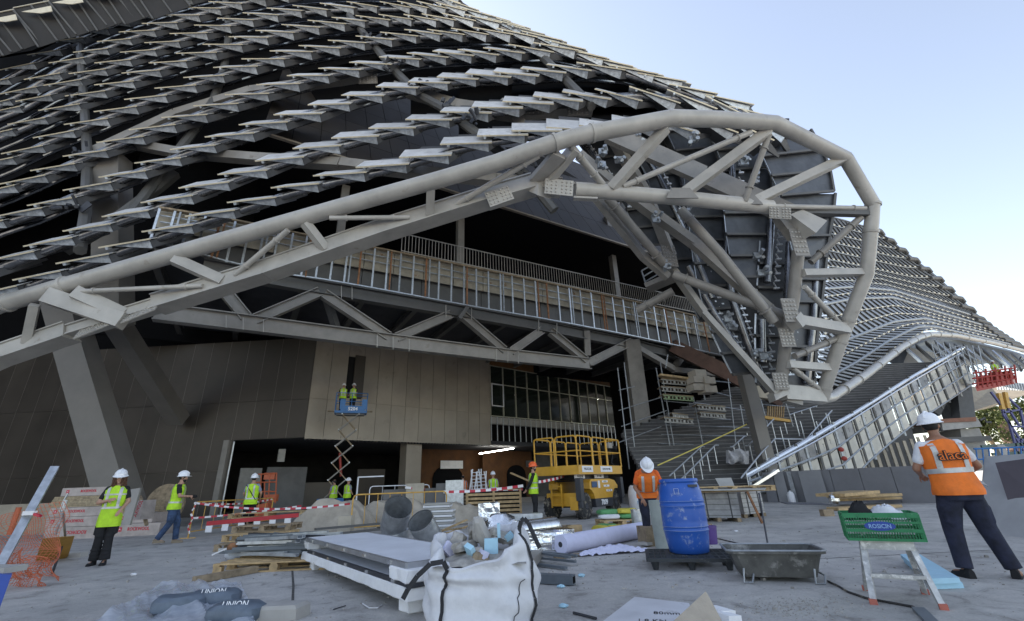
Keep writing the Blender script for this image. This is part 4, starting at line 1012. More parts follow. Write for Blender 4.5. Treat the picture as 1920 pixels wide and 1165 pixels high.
handrail('upper parapet tube rail climbing to the scaffold', [(1436,863),(1500,829),(1560,798),(1620,765),(1652,745),(1700,722),(1740,690),(1770,668)], 23.5, 36, 20, 1.1)
handrail('lower parapet tube rail climbing to the scaffold', [(1436,884),(1500,846),(1560,814),(1625,781),(1700,742),(1770,690)], 23.6, 36, 18, 1.2)
handrail('far tube rail with bare uprights under the rim pipe', [(1480,778),(1560,752),(1600,738),(1680,700)], 29, 36, 16, 1.3)
for i, (x, y) in enumerate([(1415,800),(1440,815),(1462,800),(1488,775),(1500,790),(1518,765),(1530,790),(1548,775),(1470,790),(1400,812)]):
    mb = MB(); c = P(x, y, 26+i*.2); mb.tube([c, c-V((0, 0, 1.3))], .035, 6); single(mb, 'stanchion', galv, 'bare upright metal post standing on the dark stairway among the handrails', 'post', 'bare posts on the stairway')
mb = MB(); q = [P(1233, 873, 21.5), P(1300, 843, 22.5), P(1400, 796, 24)]; mb.tube(q, .03, 6); single(mb, 'rope', mat('yellow_rope', (.60, .50, .12), .7), 'yellow rope running from the worker up to the leaning dark column', 'rope')
mb = MB()
def sack(u, v): return P(1366+u*38, 868-v*24+3*math.sin(u*9), 23.9+.25*v+.12*math.sin(u*14+v*5)) + V((0, -.3*math.sin(math.pi*v)*math.sin(math.pi*u), 0))
mb.sheet(14, 10, sack, V((0, .3, 0))); single(mb, 'sacks', mat('pale_sacking', (.50, .49, .50), .8, 0, .2, 4, .4, 12), 'pale crumpled sheeting draped over the stair between two handrails', 'sheeting', smooth=True)
# ================================================================ SCAFFOLD
scf = thing('scaffold_tower', P(1300, 900, 27), 'scaffold tower of thin tubes with white framed decks beside the grey column', 'scaffold')
def st(pts, Y, r=.035, m=galv_d, nm='tube'):
    mb = MB(); mb.tube([P(x, y, Y) for x, y in pts], r, 6); return mb.build(nm, m, scf)
for (x0, y0, x1, y1) in [(1158,690,1180,880),(1170,680,1198,905),(1230,690,1262,870),(1238,680,1275,905),(1252,665,1248,690),(1300,745,1325,870),(1314,715,1322,750),(1365,710,1382,850),(1388,760,1395,800),(1425,745,1440,800),(1473,755,1487,800)]: st([(x0,y0),(x1,y1)], 27)
for (x0, y0, x1, y1) in [(1160,732,1190,725),(1245,752,1300,757),(1160,770,1240,745),(1250,797,1405,802),(1240,815,1400,818),(1310,785,1370,787),(1165,800,1250,770),(1315,712,1370,718),(1320,730,1372,744),(1160,830,1240,800),(1425,758,1490,765),(1235,832,1300,834),(1300,755,1400,770)]: st([(x0,y0),(x1,y1)], 27, .03, galv if y0 % 2 else galv_d, 'ledger')
for (x0, y0, x1, c) in [(1240,712,1295,0),(1240,726,1295,0),(1243,741,1300,1),(1307,760,1360,0),(1312,774,1360,0),(1245,784,1300,0),(1260,776,1290,0)]:
    a, b = P(x0, y0, 26.5), P(x1, y0+4, 26.5); d = MB(); d.beam(a+V((0, .4, .05)), b+V((0, .4, .05)), .9, .05); dk = d.build('deck', wood_d, scf)
    m_ = mat('pale_green_frame', (.35, .45, .25), .6) if c else mat('pale_frame', (.48, .47, .43), .6)
    mb = MB(); mb.beam(a, b, .03, .06); mb.beam(a-V((0, 0, .22)), b-V((0, 0, .22)), .03, .06)
    for k in range(8): p = a.lerp(b, (k+.5)/8); mb.beam(p, p-V((0, 0, .22)), .12 if k % 2 else .05, .03)
    f = mb.build('deck_frame', m_, scf)
mb = MB(); mb.beam(P(1236, 704, 26.3), P(1296, 712, 26.3), .5, .12); mb.build('orange_plank', wood, scf)
for i, (x, y, w) in enumerate([(1303,714,30),(1303,728,30),(1318,716,20),(1320,732,22),(1301,702,20)]):
    c = P(x+6, y, 26); mb = MB(); mb.box(c, (w/29, .8, .38), Matrix.Rotation(.2, 3, 'Z')); single(mb, 'block_pack', mat('pale_block', (.46, .41, .34), .85, 0, .12, 2), 'pale wrapped block pack on the scaffold deck, %s' % ['lower left of the heap', 'bottom left of the heap', 'right of the heap', 'bottom right of the heap', 'topmost small one'][i], 'block pack', 'wrapped block packs on the scaffold')
# yellow slatted pallet hung up
t = thing('pallet', P(1450, 780, 27), 'bright timber pallet standing upright on the terrace below the pointed joint', 'pallet')
for k in range(8): mb = MB(); x = 1440+k*4.2; mb.beam(P(x, 762, 27), P(x-1, 783, 27), .11, .04); mb.build('slat', wood, t)
mb = MB(); mb.beam(P(1432, 783, 26.9), P(1480, 790, 26.9), .3, .16); mb.build('base_board', yelp, t)
# dark backing masses and brown duct
mb = MB(); mb.slab([V((10, 46, 0)), V((34, 46, 0)), V((34, 46, 13)), V((10, 46, 13))], V((0, .3, 0))); struct('added_dark_wall', mb, black)
mb = MB(); mb.beam(P(1262, 650, 33), P(1470, 752, 30), .9, 1.0); single(mb, 'girder', mat('brown_primer', (.17, .10, .075), .7, 0, .2, 1), 'reddish brown girder slanting down behind the scaffold', 'girder')
mb = MB(); mb.beam(P(1404, 732, 27), P(1448, 737, 27), .5, .85); single(mb, 'wrapped_beam', mat('cream_wrap', (.50, .44, .34), .7, 0, .1, 2), 'short cream wrapped beam meeting the toe of the shell truss', 'beam')
mb = MB(); mb.slab([P(1553,790,31), P(1560,765,31), P(1650,722,34), P(1625,742,33), P(1580,760,32), P(1572,780,31)], V((0, 1, 0))); single(mb, 'soffit_wall', clad_l, 'small tan wall wedge visible under the pale rim pipe', 'wall')
tpl = thing('access_platform', P(1225, 530, 22), 'small railed access platform hung at the joint inside the shell mouth', 'platform')
for (a, b) in [((1203,508),(1213,540)),((1231,492),(1241,522)),((1203,508),(1231,492)),((1206,519),(1234,502)),((1209,529),(1238,512)),((1232,494),(1252,508))]:
    mb = MB(); mb.tube([P(*a, 21), P(*b, 21)], .04, 6); mb.build('guard_rail', galv_d, tpl)
mb = MB(); mb.beam(P(1212,541,21.2), P(1262,520,20.6), .9, .25); mb.build('deck', steel, tpl)
# ================================================================ FAR RIGHT
def spx(x, y, Y): return P(x, y, Y)
mb = MB(); mb.beam(P(1789, 688, 38), P(1801, 792, 38), 1.4, 1.2); single(mb, 'column', mat('slate_paint', (.10, .105, .11), .6), 'dark upright column carrying the top of the stairway', 'column')
mb = MB(); mb.beam(P(1778, 700, 37.5), P(1742, 775, 37.5), 1.1, .9); single(mb, 'brace_column', MATS['slate_paint'], 'dark raking column left of the upright one at the stair top', 'column')
mb = MB(); mb.beam(P(1766, 732, 38.5), P(1788, 790, 38.5), .9, .8); single(mb, 'brace_column', MATS['slate_paint'], 'dark slanting strut between the raking column and the upright one', 'column')
mb = MB(); mb.slab([P(1745,752,44), P(1800,778,44), P(1860,764,46), P(1930,738,48), P(1930,722,50), P(1860,728,50), P(1790,722,48)], V((0, 3, .6))); single(mb, 'canopy_slab', curbm, 'beige concrete overhang behind the red lift', 'slab')
mb = MB()
for k in range(16): x = 1868+k*5; mb.beam(P(x, 716+k*.3, 44), P(x+4, 731+k*.2, 44), .12, .12)
single(mb, 'slatted_ledge', galv_d, 'narrow slatted ledge right of the red lift on the beige overhang', 'ledge')
cb = thing('concrete_pier', P(1840, 880, 34), 'weathered concrete pier with a heavy cap behind the worker in the orange vest', 'pier')
mb = MB(); mb.slab([P(1765,787,34), P(1832,783,34), P(1842,800,34), P(1768,807,34)], V((0, 3, 0))); mb.build('cap', conc, cb)
mb = MB(); mb.slab([P(1765,786,33.9), P(1830,782,33.9), P(1831,790,33.9), P(1766,793,33.9)], V((0, 3, 0))); mb.build('brick_course', mat('brick_red', (.30, .15, .10), .9), cb)
mb = MB(); mb.slab([P(1800,805,34.5), P(1836,803,34.5), P(1868,880,34.5), P(1815,885,34.5)], V((0, 2, 0))); mb.build('pier_shaft', conc, cb)
mb = MB(); mb.beam(P(1770, 826, 34), P(1856, 822, 34), .25, .35); mb.build('ledge', steel_d, cb)
mb = MB(); mb.tube([P(1838,788,33), P(1846,784,33), P(1850,792,33), P(1858,792,33)], .07, 6); mb.build('hook_bracket', steel_d, cb)
# palm
pt = thing('palm_tree', P(1908, 870, 70), 'leaning date palm trunk with dry hanging fronds against the pale sky', 'palm tree')
q = [P(1858,764,70), P(1872,790,70), P(1888,815,70), P(1905,848,70), P(1915,872,70)]
mb = MB(); r = resample([tuple(p) for p in q], 24); mb.tube(r, [.75+.14*(i % 2)-.0*i for i in range(24)], 10); mb.build('trunk', mat('palm_bark', (.20, .13, .10), .9, 0, .3, 1.5, .5, 6), pt)
frond = mat('dry_frond', (.28, .20, .10), .8, 0, .3, 2); leafm = mat('palm_leaf', (.07, .10, .03), .7, 0, .3, 2)
def frond_b(c, ang, drop, L_, m, lf):
    mb = MB(); pts = []
    for k in range(8): u = k/7; pts.append(c+V((math.cos(ang)*L_*u*(1-.25*u), math.sin(ang)*L_*u*.7, L_*(.25*u-drop*u*u))))
    mb.tube(pts, .05, 4)
    for a, b in zip(pts[1:], pts[2:]):
        for j in range(5):
            p = a.lerp(b, j/5)
            for s_ in (-1, 1):
                t_ = p+V((random.uniform(-.2, .3)*math.cos(ang), s_*.5, -random.uniform(.5, 1.0))); mb.add([p, p+V((.06, 0, .05)), t_], [(0, 1, 2)])
    return mb.build(lf, m, pt)
top = q[0]
for i in range(18): frond_b(top, i*2.4, random.uniform(.5, 1.4), random.uniform(2.2, 4), frond if i % 3 else leafm, 'frond')
# trees
def tree(base, h, cr, n, label, m):
    t = thing('tree', base, label, 'tree'); mb = MB(); c = V(base)
    mb.tube([c, c+V((.1, 0, h*.4)), c+V((-.1, .1, h*.75))], [.28, .2, .08], 8)
    for k in range(6): a = k*1.1; p = c+V((0, 0, h*(.35+.06*k))); mb.tube([p, p+V((math.cos(a)*cr*.6, math.sin(a)*cr*.6, cr*.5))], [.09, .03], 5)
    mb.build('trunk', wood_d, t)
    mb = MB()
    cl = [c+V((random.gauss(0, cr*.5), random.gauss(0, cr*.5), h*.72+random.gauss(0, cr*.42))) for _ in range(26)]
    for _ in range(n):
        k = random.choice(cl); p = k+V((random.gauss(0, .5), random.gauss(0, .5), random.gauss(0, .42))); s_ = random.uniform(.12, .26)
        a = V((random.uniform(-1, 1), random.uniform(-1, 1), random.uniform(-1, 1))).normalized()*s_; b = a.cross(V((random.uniform(-1, 1), random.uniform(-1, 1), random.uniform(-1, 1)))).normalized()*s_*.6
        mb.add([p-a, p+b, p+a, p-b], [(0, 1, 2, 3)])
    o = mb.build('crown', m, t); o['kind'] = 'stuff'; return t
lf1 = mat('leaf_green', (.10, .13, .03), .6, 0, .45, .8); 
tree(V((62, 54, 0)), 9, 3.4, 5200, 'green leafy tree behind the concrete pier, lit olive at its top', lf1)
tree(V((67, 56, 0)), 7, 3.0, 4200, 'lower bushy tree right of the pier beyond the blue rails', lf1)
tree(V((57, 56, 0)), 8.5, 2.2, 2600, 'green tree glimpsed left of the concrete pier', lf1)
def far_tree(x, y, Y, h, label):
    p = P(x, y, Y); tree(V((p.x, p.y, 0)), p.z, h, 4200, label, lf1)
# rear fence and blue rails on the right
t = thing('site_railing', P(1850, 870, 28), 'blue site railing behind the shoulder of the worker in orange', 'railing')
for (a, b) in [((1826,842),(1935,838)),((1826,862),(1935,858))]: mb = MB(); mb.tube([P(*a, 28), P(*b, 28)], .05, 6); mb.build('rail', bluep, t)
for k in range(9): x = 1830+k*12; mb = MB(); mb.tube([P(x, 840, 28), P(x+3, 872, 28)], .04, 6); mb.build('upright', bluep, t)
t = thing('site_railing', P(1880, 850, 32), 'green grey rail beyond the blue railing at the right edge', 'railing')
for (a, b) in [((1840,838),(1935,832)),((1860,852),(1935,848))]: mb = MB(); mb.beam(P(*a, 33), P(*b, 33), .12, .2); mb.build('rail', mat('green_grey_paint', (.10, .15, .13), .6), t)
mb = MB(); mb.beam(P(1872,835,31), P(1892,880,31), .5, .3); single(mb, 'grey_post', conc, 'slanting pale post leaning against the green rail', 'post')
# red platform lift
rlift = thing('platform_lift', P(1880, 800, 33), 'red platform lift raised on a lattice mast under the wing at the right edge', 'lift')
mb = MB(); mb.slab([P(1832,734,33), P(1902,720,33), P(1906,712,34.5), P(1838,722,34.5)], V((0, 0, .35))); mb.build('platform', redp, rlift)
for u in range(9):
    x = 1830+u*9; y0 = 694-u*1.2; mb = MB(); mb.tube([P(x, y0+6*(u % 2), 33), P(x+4, y0+34, 33)], .06, 6); mb.build('guard_post', redp, rlift)
for dy in (0, 10, 20): mb = MB(); mb.tube([P(1824, 700+dy, 33), P(1904, 690+dy, 33)], .06, 6); mb.build('guard_rail', redp, rlift)
for (x, y, w, h) in [(1846,712,14,14),(1868,706,14,16),(1888,704,12,14)]:
    mb = MB(); mb.box(P(x, y, 33.3), (w/24, .5, h/24)); mb.build('control_box', redp, rlift)
purple = mat('violet_lattice', (.10, .10, .24), .5)
for (a, b) in [((1872,738),(1880,768)),((1884,736),(1890,766))]: mb = MB(); mb.beam(P(*a, 33), P(*b, 33), .22); mb.build('mast_leg', yelp, rlift)
for (a, b) in [((1858,735),(1884,770)),((1890,746),(1913,768)),((1879,768),(1895,800)),((1890,766),(1912,800)),((1879,774),(1914,768)),((1880,776),(1930,850)),((1913,768),(1925,820)),((1894,800),(1908,850)),((1894,800),(1925,800)),((1905,822),(1935,870)),((1908,850),(1935,880)),((1908,824),(1930,826))]:
    mb = MB(); mb.beam(P(*a, 33), P(*b, 33), .12); mb.build('lattice_bar', purple, rlift)
for k in range(3):
    t0 = 688-k*8; mb = MB(); mb.tube([P(1895, t0+8, 40), P(1935, t0, 40)], .06, 5); mb.tube([P(1900+k*8, 696, 40), P(1915+k*5, 668, 40)], .05, 5); single(mb, 'slanting_cable', steel_d, 'thin slanting dark cable beyond the red lift, %s' % ['lowest', 'middle', 'highest'][k], 'cable')
# scaffold at the head of the stair
hs_ = thing('scaffold', P(1790, 700, 36), 'thin scaffold grid standing at the head of the stairway under the wing', 'scaffold')
for k in range(9):
    x = 1752+k*11; mb = MB(); mb.tube([P(x-6, 648-(k < 4)*4, 35.5), P(x+12, 700+k*3, 35.5)], .04, 6); mb.build('tube', galv_d, hs_)
for k in range(4): mb = MB(); mb.tube([P(1752, 672+k*9-8, 35.5), P(1800, 648+k*9, 35.5), P(1850, 680+k*10, 35.5)], .04, 6); mb.build('ledger', galv_d, hs_)
mb = MB(); mb.slab([P(1800,690,36), P(1830,705,36), P(1826,722,36), P(1808,718,36)], V((0, 1, 0))); mb.build('cream_sheet', cpanel, hs_)
# low grey sheet wall in front of the stair
gb = mat('grey_fibre_board', (.20, .20, .215), .7, 0, .08, 1.5)
gb2 = mat('grey_fibre_board_pale', (.27, .27, .28), .7, 0, .08, 1.5)
W0 = G(1428, 941); W1 = G(1760, 944); WUv = (W1-W0).normalized(); 
lw = thing('low_wall', W0.lerp(W1, .5), 'long low wall of flat grey boards in front of the stairway', 'wall')
h_ = 1.32; n_ = 6; Lw = (W1-W0).length
for i in range(n_):
    a = W0+WUv*(Lw*i/n_+.01); b = W0+WUv*(Lw*(i+1)/n_-.01); mb = MB(); mb.slab([a, b, b+V((0, 0, h_)), a+V((0, 0, h_))], V((.05, .12, 0))); mb.build('board', gb, lw)
for (x0, x1, lab, m_) in [(1441, 1460, 'narrow grey board leaning at the left end of the low wall', gb), (1462, 1482, 'second grey board leaning on the low wall from the left', gb2), (1489, 1497, 'thin pale strip leaning on the low wall beside the gas bottles', galv), (1512, 1556, 'widest pale grey sheet leaning on the low wall', gb2)]:
    a, b = PL(x0, 942, W0, W1, -.35), PL(x1, 942, W0, W1, -.35); mb = MB(); mb.slab([V((a.x, a.y, 0)), V((b.x, b.y, 0)), V((b.x+.12, b.y+.25, 1.30)), V((a.x+.12, a.y+.25, 1.30))], V((.02, .04, 0))); single(mb, 'leaning_board', m_, lab, 'board')
mb = MB(); a = G(1476, 946); b = G(1560, 948); mb.slab([a, b, b+V((.5, 1.4, 0)), a+V((.5, 1.4, 0))], V((0, 0, .03))); single(mb, 'flat_board', gb, 'grey board lying flat at the foot of the low wall', 'board')
# big leaning sheets right of the worker
mb = MB(); a, b = G(1835, 1000), G(1960, 1012); c, d = P(1935, 850, b.y+.9), P(1848, 856, a.y+.6); mb.slab([a, b, c, d], V((.02, .05, 0))); single(mb, 'leaning_sheet', mat('pale_grey_sheet', (.36, .36, .36), .6, 0, .08, 2), 'large pale grey sheet leaning behind the worker in the orange vest', 'sheet')
mb = MB(); a, b = G(1900, 1000), G(2040, 1010); c, d = P(2000, 850, b.y), P(1866, 868, a.y); mb.slab([a+V((0, -.1, 0)), b, c, d], V((.02, -.04, 0))); single(mb, 'leaning_sheet', mat('plum_grey_sheet', (.10, .085, .10), .6, 0, .08, 2), 'dark plum grey sheet leaning in front of the pale one at the right edge', 'sheet')
# ================================================================ LOOSE OBJECTS ON SITE
def board(a, b, w, t, z=0, up=(0, 0, 1), mb=None):
    mb = mb or MB(); a = V(a); b = V(b); mb.beam(a+V((0, 0, z)), b+V((0, 0, z)), w, t, up); return mb
# ---- wooden pallet prototype (local, 1.2 x .8 x .144)
def pallet(loc, rz, label, m=wood, L=1.2, Wd=.8, group=None, tilt=None):
    t = thing('pallet', loc, label, 'pallet', group, rz)
    for i in range(5): mb = MB(); mb.box((0, -Wd/2+.05+i*(Wd-.1)/4, .133), (L, .098, .022)); mb.build('top_board', m, t, local=True)
    for i in range(3): mb = MB(); mb.box((-L/2+.05+i*(L-.1)/2, 0, .111), (.1, Wd, .022)); mb.build('stringer_board', m, t, local=True)
    for i in range(3):
        for j in range(3): mb = MB(); mb.box((-L/2+.07+i*(L-.14)/2, -Wd/2+.05+j*(Wd-.1)/2, .061), (.13, .09, .078)); mb.build('block', m, t, local=True)
    for i in range(3): mb = MB(); mb.box((0, -Wd/2+.05+i*(Wd-.1)/2, .011), (L, .098, .022)); mb.build('bottom_board', m, t, local=True)
    if tilt: t.rotation_euler = (tilt[0], tilt[1], rz)
    return t
# ---- big bag of rubble
def big_bag():
    c = G(898, 1185); c.y += .40
    t = thing('big_bag', c, 'slumped white woven big bag with black straps, full of rubble, in the foreground', 'bag')
    n = 72; rings = []; H = .68
    for j in range(27):
        v = j/26; z = H*v; ring = []
        for i in range(n):
            a = 2*math.pi*i/n; ca, sa = math.cos(a), math.sin(a)
            e = .62; sx = abs(ca)**e*(1 if ca > 0 else -1); sy = abs(sa)**e*(1 if sa > 0 else -1)
            w = .50 + .035*math.sin(v*math.pi) - .07*v**3; 
            lean = -.02*v
            x = sx*w + lean; y = sy*.44*(1-.08*v)
            rim = 0
            if v > .45:
                f = (v-.45)/.55
                # front lip sags in the middle, peaks at the back-right and front-left
                rim = f*( .16*max(0, math.cos(a-.55))**2 + .05*max(0, math.cos(a-2.7))**3 - .18*max(0, math.cos(a+1.9))**2 - .02 + .05*noise.noise(V((ca*3, sa*3, 9))))
            p = V((x, y, z+rim))
            nz_ = noise.noise(V((x*3.2, y*3.2, z*4+3)))*.035 + noise.noise(V((x*8+4, y*8, z*7)))*.014
            fold = .024*math.sin(a*9+z*9+2.5*noise.noise(V((x*2, y*2, z*2)))) * (0.3+v)
            fold += .017*math.sin(a*3+z*26+4*noise.noise(V((x*3, y*3, 1))))
            p += V((sx, sy, 0)).normalized()*(nz_+fold)
            ring.append(p)
        rings.append(ring)
    # fold the rim inwards
    top = rings[-1]; cen = sum(top, V())/n
    for s_, dz in ((.94, .005), (.9, -.05), (.86, -.16)): rings.append([cen+(p-cen)*s_+V((0, 0, (p.z-cen.z)*0+dz)) for p in top])
    mb = MB(); mb.loft(rings, cap=True); body = mb.build('sack', mat('woven_white', (.64, .64, .66), .62, 0, .07, 5, .9, 14, dirt=((.45, .43, .42), 2.4, .64, .12)), t, smooth=True, local=True, sharp=75)
    strap = mat('strap_webbing', (.025, .025, .028), .8, 0, .2, 20)
    def surf(i, j, off=.012): 
        p = rings[j][i % n]; q_ = V((p.x, p.y, 0)).normalized(); return p+q_*off
    def strapmesh(pts, w, nrm):
        q = MB()
        for a, b, na in zip(pts, pts[1:], nrm): q.beam(a, b, w*.85, .005, up=na)
        return q
    for i in (int(n*.685), int(n*.93)):
        pts = [surf(i+(j//9 if i > n*.8 else 0), j) for j in range(0, 27, 2)]; nr = [V((p.x, p.y, 0)).normalized() for p in pts]
        strapmesh(pts, .045, nr).build('strap', strap, t, local=True)
    # seam line on the right flank
    pts = [surf(int(n*.83)+j//5, j, .006) for j in range(0, 16)]; q = MB(); q.tube(pts, .004, 4); q.build('stitching', strap, t, local=True)
    # loops
    a = surf(int(n*.55), 26); b = surf(int(n*.685), 26)
    loop = [b, b+V((-.03, -.04, .07)), b+V((-.14, -.07, .06)), b+V((-.25, -.08, -.03)), b+V((-.33, -.08, -.13)), b+V((-.37, -.07, -.2))]
    strapmesh(loop, .05, [V((.2, -1, .5))]*9).build('lifting_loop', strap, t, local=True)
    b = surf(int(n*.98), 26); loop = [b, b+V((.02, 0, .06)), b+V((.05, .02, .08)), b+V((.09, .02, .04)), b+V((.12, .01, -.03)), b+V((.17, -.02, -.14)), b+V((.19, -.03, -.18))]
    strapmesh(loop, .05, [V((.3, -1, .2))]*9).build('lifting_loop', strap, t, local=True)
    loop = [b, b+V((.0, -.06, -.1)), b+V((.03, -.07, -.2)), b+V((.05, -.08, -.33)), b+V((.04, -.08, -.42)), b+V((-.03, -.08, -.5)), b+V((.04, -.1, -.54))]
    strapmesh(loop, .045, [V((.3, -1, .1))]*9).build('lifting_loop', strap, t, local=True)
    return c, cen
bc, bcen = big_bag()
def rock(c, r, seed, m, label, name='rubble_piece', cat='rubble', stretch=(1, 1, 1), rot=0):
    mb = MB(); rnd = random.Random(seed); mb.ball((0, 0, 0), 1, 10, 7); R = Euler((rnd.uniform(-.5, .5)+rot, rnd.uniform(-.5, .5), rnd.uniform(0, 3))).to_matrix()
    vs = []
    for p in mb.v:
        q = V((max(-.72, min(.72, p.x)), max(-.72, min(.72, p.y)), max(-.7, min(.7, p.z))))
        q *= 1+.28*noise.noise(p*1.7+V((seed*3.1, 0, 0)))+.1*noise.noise(p*5+V((seed, 2, 0)))
        q = R @ V((q.x*stretch[0], q.y*stretch[1], q.z*stretch[2])); vs.append(V(c)+q*r)
    mb.v = vs; return single(mb, name, m, label, cat, 'rubble heaped in the big bag')
top = bc+V((0, 0, .51))
rocks = [((-.17,-.02,.10),.13,(1.6,.8,.5),'long flat pale rubble slab lying across the left of the bag'),((.02,.05,.18),.13,(.6,.6,2.0),'tall upright broken concrete piece in the middle of the bag'),((-.05,.12,.22),.09,(.7,.7,1.8),'narrow upright chunk behind the tall concrete piece'),((-.25,.14,.14),.10,(1,1,1),'round tan rubble lump at the back left of the bag'),((-.10,.2,.22),.08,(1,1,1.3),'small grey lump peeking out at the back'),((.18,.1,.17),.10,(1.5,1,.6),'mossy grey slab right of the tall concrete piece'),((.25,.14,.15),.08,(1,1,1),'grey block at the right of the rubble'),((0,-.2,.00),.10,(1,1,.9),'rounded grey lump hanging over the sagging front lip'),((.12,-.05,.10),.07,(.7,.8,1.4),'small tan shard beside the blue offcuts'),((-.05,-.12,.06),.08,(1.3,1,.7),'dusty lump half buried near the front lip'),((-.33,.05,.05),.07,(1,1,1),'small lump at the far left of the rubble'),((.05,.2,.16),.08,(1,1,1),'rear rubble lump behind the slab')]
for i, (p, r, s_, lb) in enumerate(rocks): rock(top+V(p), r, i+3, [rubble, conc, rubble, wood_d][i % 4] if i != 3 else rubble, lb, stretch=s_)
mb = MB(); mb.sheet(10, 8, lambda u, v: top+V(((u-.5)*.86, (v-.5)*.74, -.02+.10*math.sin(math.pi*u)*math.sin(math.pi*v)+.03*noise.noise(V((u*6, v*6, 2)))))); o = single(mb, 'rubble_bed', rubble, 'fine broken rubble filling the white bag under the larger lumps', 'rubble', kind='stuff')
for i, (p, s_, m_, lb) in enumerate([((.10,-.12,.10),(.13,.05,.15),bluefoam,'pale blue foam offcut standing in the middle of the bag'),((-.09,-.18,.07),(.16,.09,.05),bluefoam,'flat pale blue foam offcut near the front lip'),((.17,.02,.23),(.13,.03,.09),bluefoam,'light blue foam sliver sticking up right of the tall chunk'),((-.32,-.02,.08),(.13,.1,.04),lav,'lavender foam scrap at the left corner of the bag'),((.03,-.22,.05),(.12,.07,.05),lav,'lavender foam scrap beside the front lump'),((.27,.05,.17),(.06,.05,.08),bluefoam,'small blue foam cube at the right')]):
    mb = MB(); mb.box(top+V(p), s_, Euler((i*.5, i*.8, i*1.3)).to_matrix()); single(mb, 'foam_offcut', m_, lb, 'foam scrap', 'foam scraps in the big bag')

# ---- polystyrene stack with framed sandwich panels, left of the bag
def near_stack():
    # footprint from the picture: left corner, right corner, front corner
    z0 = .0
    L = G(566, 1068); F = G(735, 1148); Rr = G(800, 1118); 
    ax = (F-L).normalized(); ay = V((-ax.y, ax.x, 0))
    t = thing('foam_block', L.lerp(F, .5), 'thick white polystyrene slab on short feet carrying the framed panels', 'foam block')
    ln = (F-L).length+.35; dp = 1.05
    def Lc(u, v, z): return L+ax*u+ay*v+V((0, 0, z))
    def slabm(z0, z1, u0, u1, v0, v1, rough=0):
        q = MB(); nx, ny = 26, 10
        pts = []
        rg = []
        for (z) in (z0, z0+.01, z1-.01, z1):
            ring = []
            e = .012 if z in (z0, z1) else 0
            for k in range(nx): ring.append((u0+(u1-u0)*k/nx, v0+e))
            for k in range(ny): ring.append((u1-e, v0+(v1-v0)*k/ny))
            for k in range(nx): ring.append((u1-(u1-u0)*k/nx, v1-e))
            for k in range(ny): ring.append((u0+e, v1-(v1-v0)*k/ny))
            rg.append([Lc(a+rough*noise.noise(V((a*9, b*9, z*3))), b+rough*noise.noise(V((a*7+3, b*7, z*9))), z) for a, b in ring])
        q.loft(rg); return q
    slabm(.13, .25, -.1, ln, 0, dp, .03).build('slab', foam, t, smooth=False)
    for (u, v) in [(.05, .1), (ln-.35, .08), (ln-.3, .8), (.3, .8)]:
        slabm(0, .13, u, u+.22, v, v+.2, .02).build('foot', foam, t)
    al = mat('frame_aluminium', (.50, .51, .53), .35, .8, .1, 6)
    wp = mat('white_panel', (.70, .71, .74), .5, 0, .05, 3, dirt=((.45, .43, .41), 1.6, .62, .12))
    def panel(zb, zt, u0, u1, v0, v1, label, edge, sk=0):
        p_ = thing('framed_panel', Lc((u0+u1)/2, v0, zb), label, 'panel')
        q = MB(); q.box(Lc((u0+u1)/2, (v0+v1)/2, (zb+zt)/2), (u1-u0-.04, v1-v0-.04, zt-zb), Matrix(((ax.x, ay.x, 0), (ax.y, ay.y, 0), (0, 0, 1)))); q.build('sheet', wp, p_)
        for (a, b) in [((u0, v0), (u1, v0)), ((u1, v0), (u1, v1)), ((u1, v1), (u0, v1)), ((u0, v1), (u0, v0))]:
            q = MB(); q.beam(Lc(a[0], a[1], (zb+zt)/2), Lc(b[0], b[1], (zb+zt)/2), .035, zt-zb+.006); q.build('frame_bar', edge, p_)
        k = 5
        for i in range(k):
            u = lerp(u0, u1, (i+.5)/k); q = MB(); q.box(Lc(u, v0-.022, (zb+zt)/2), (.09, .012, .035), Matrix(((ax.x, ay.x, 0), (ax.y, ay.y, 0), (0, 0, 1)))); q.build('clip', chrome, p_)
    panel(.252, .29, .15, ln-.0, .03, 1.0, 'lower white panel with a dark frame lying on the polystyrene slab', darkp)
    slabm(.292, .40, -.12, .18, .02, .5, .03).build('slab', foam, t)
    slabm(.292, .41, ln-.42, ln+.02, -.02, .35, .03).build('slab', foam, t)
    slabm(.292, .40, .4, ln-.5, .7, 1.0, .02).build('slab', foam, t)
    panel(.41, .46, .0, ln-.1, .02, 1.05, 'top white panel with a bright metal frame on the foam stack', al)
near_stack()
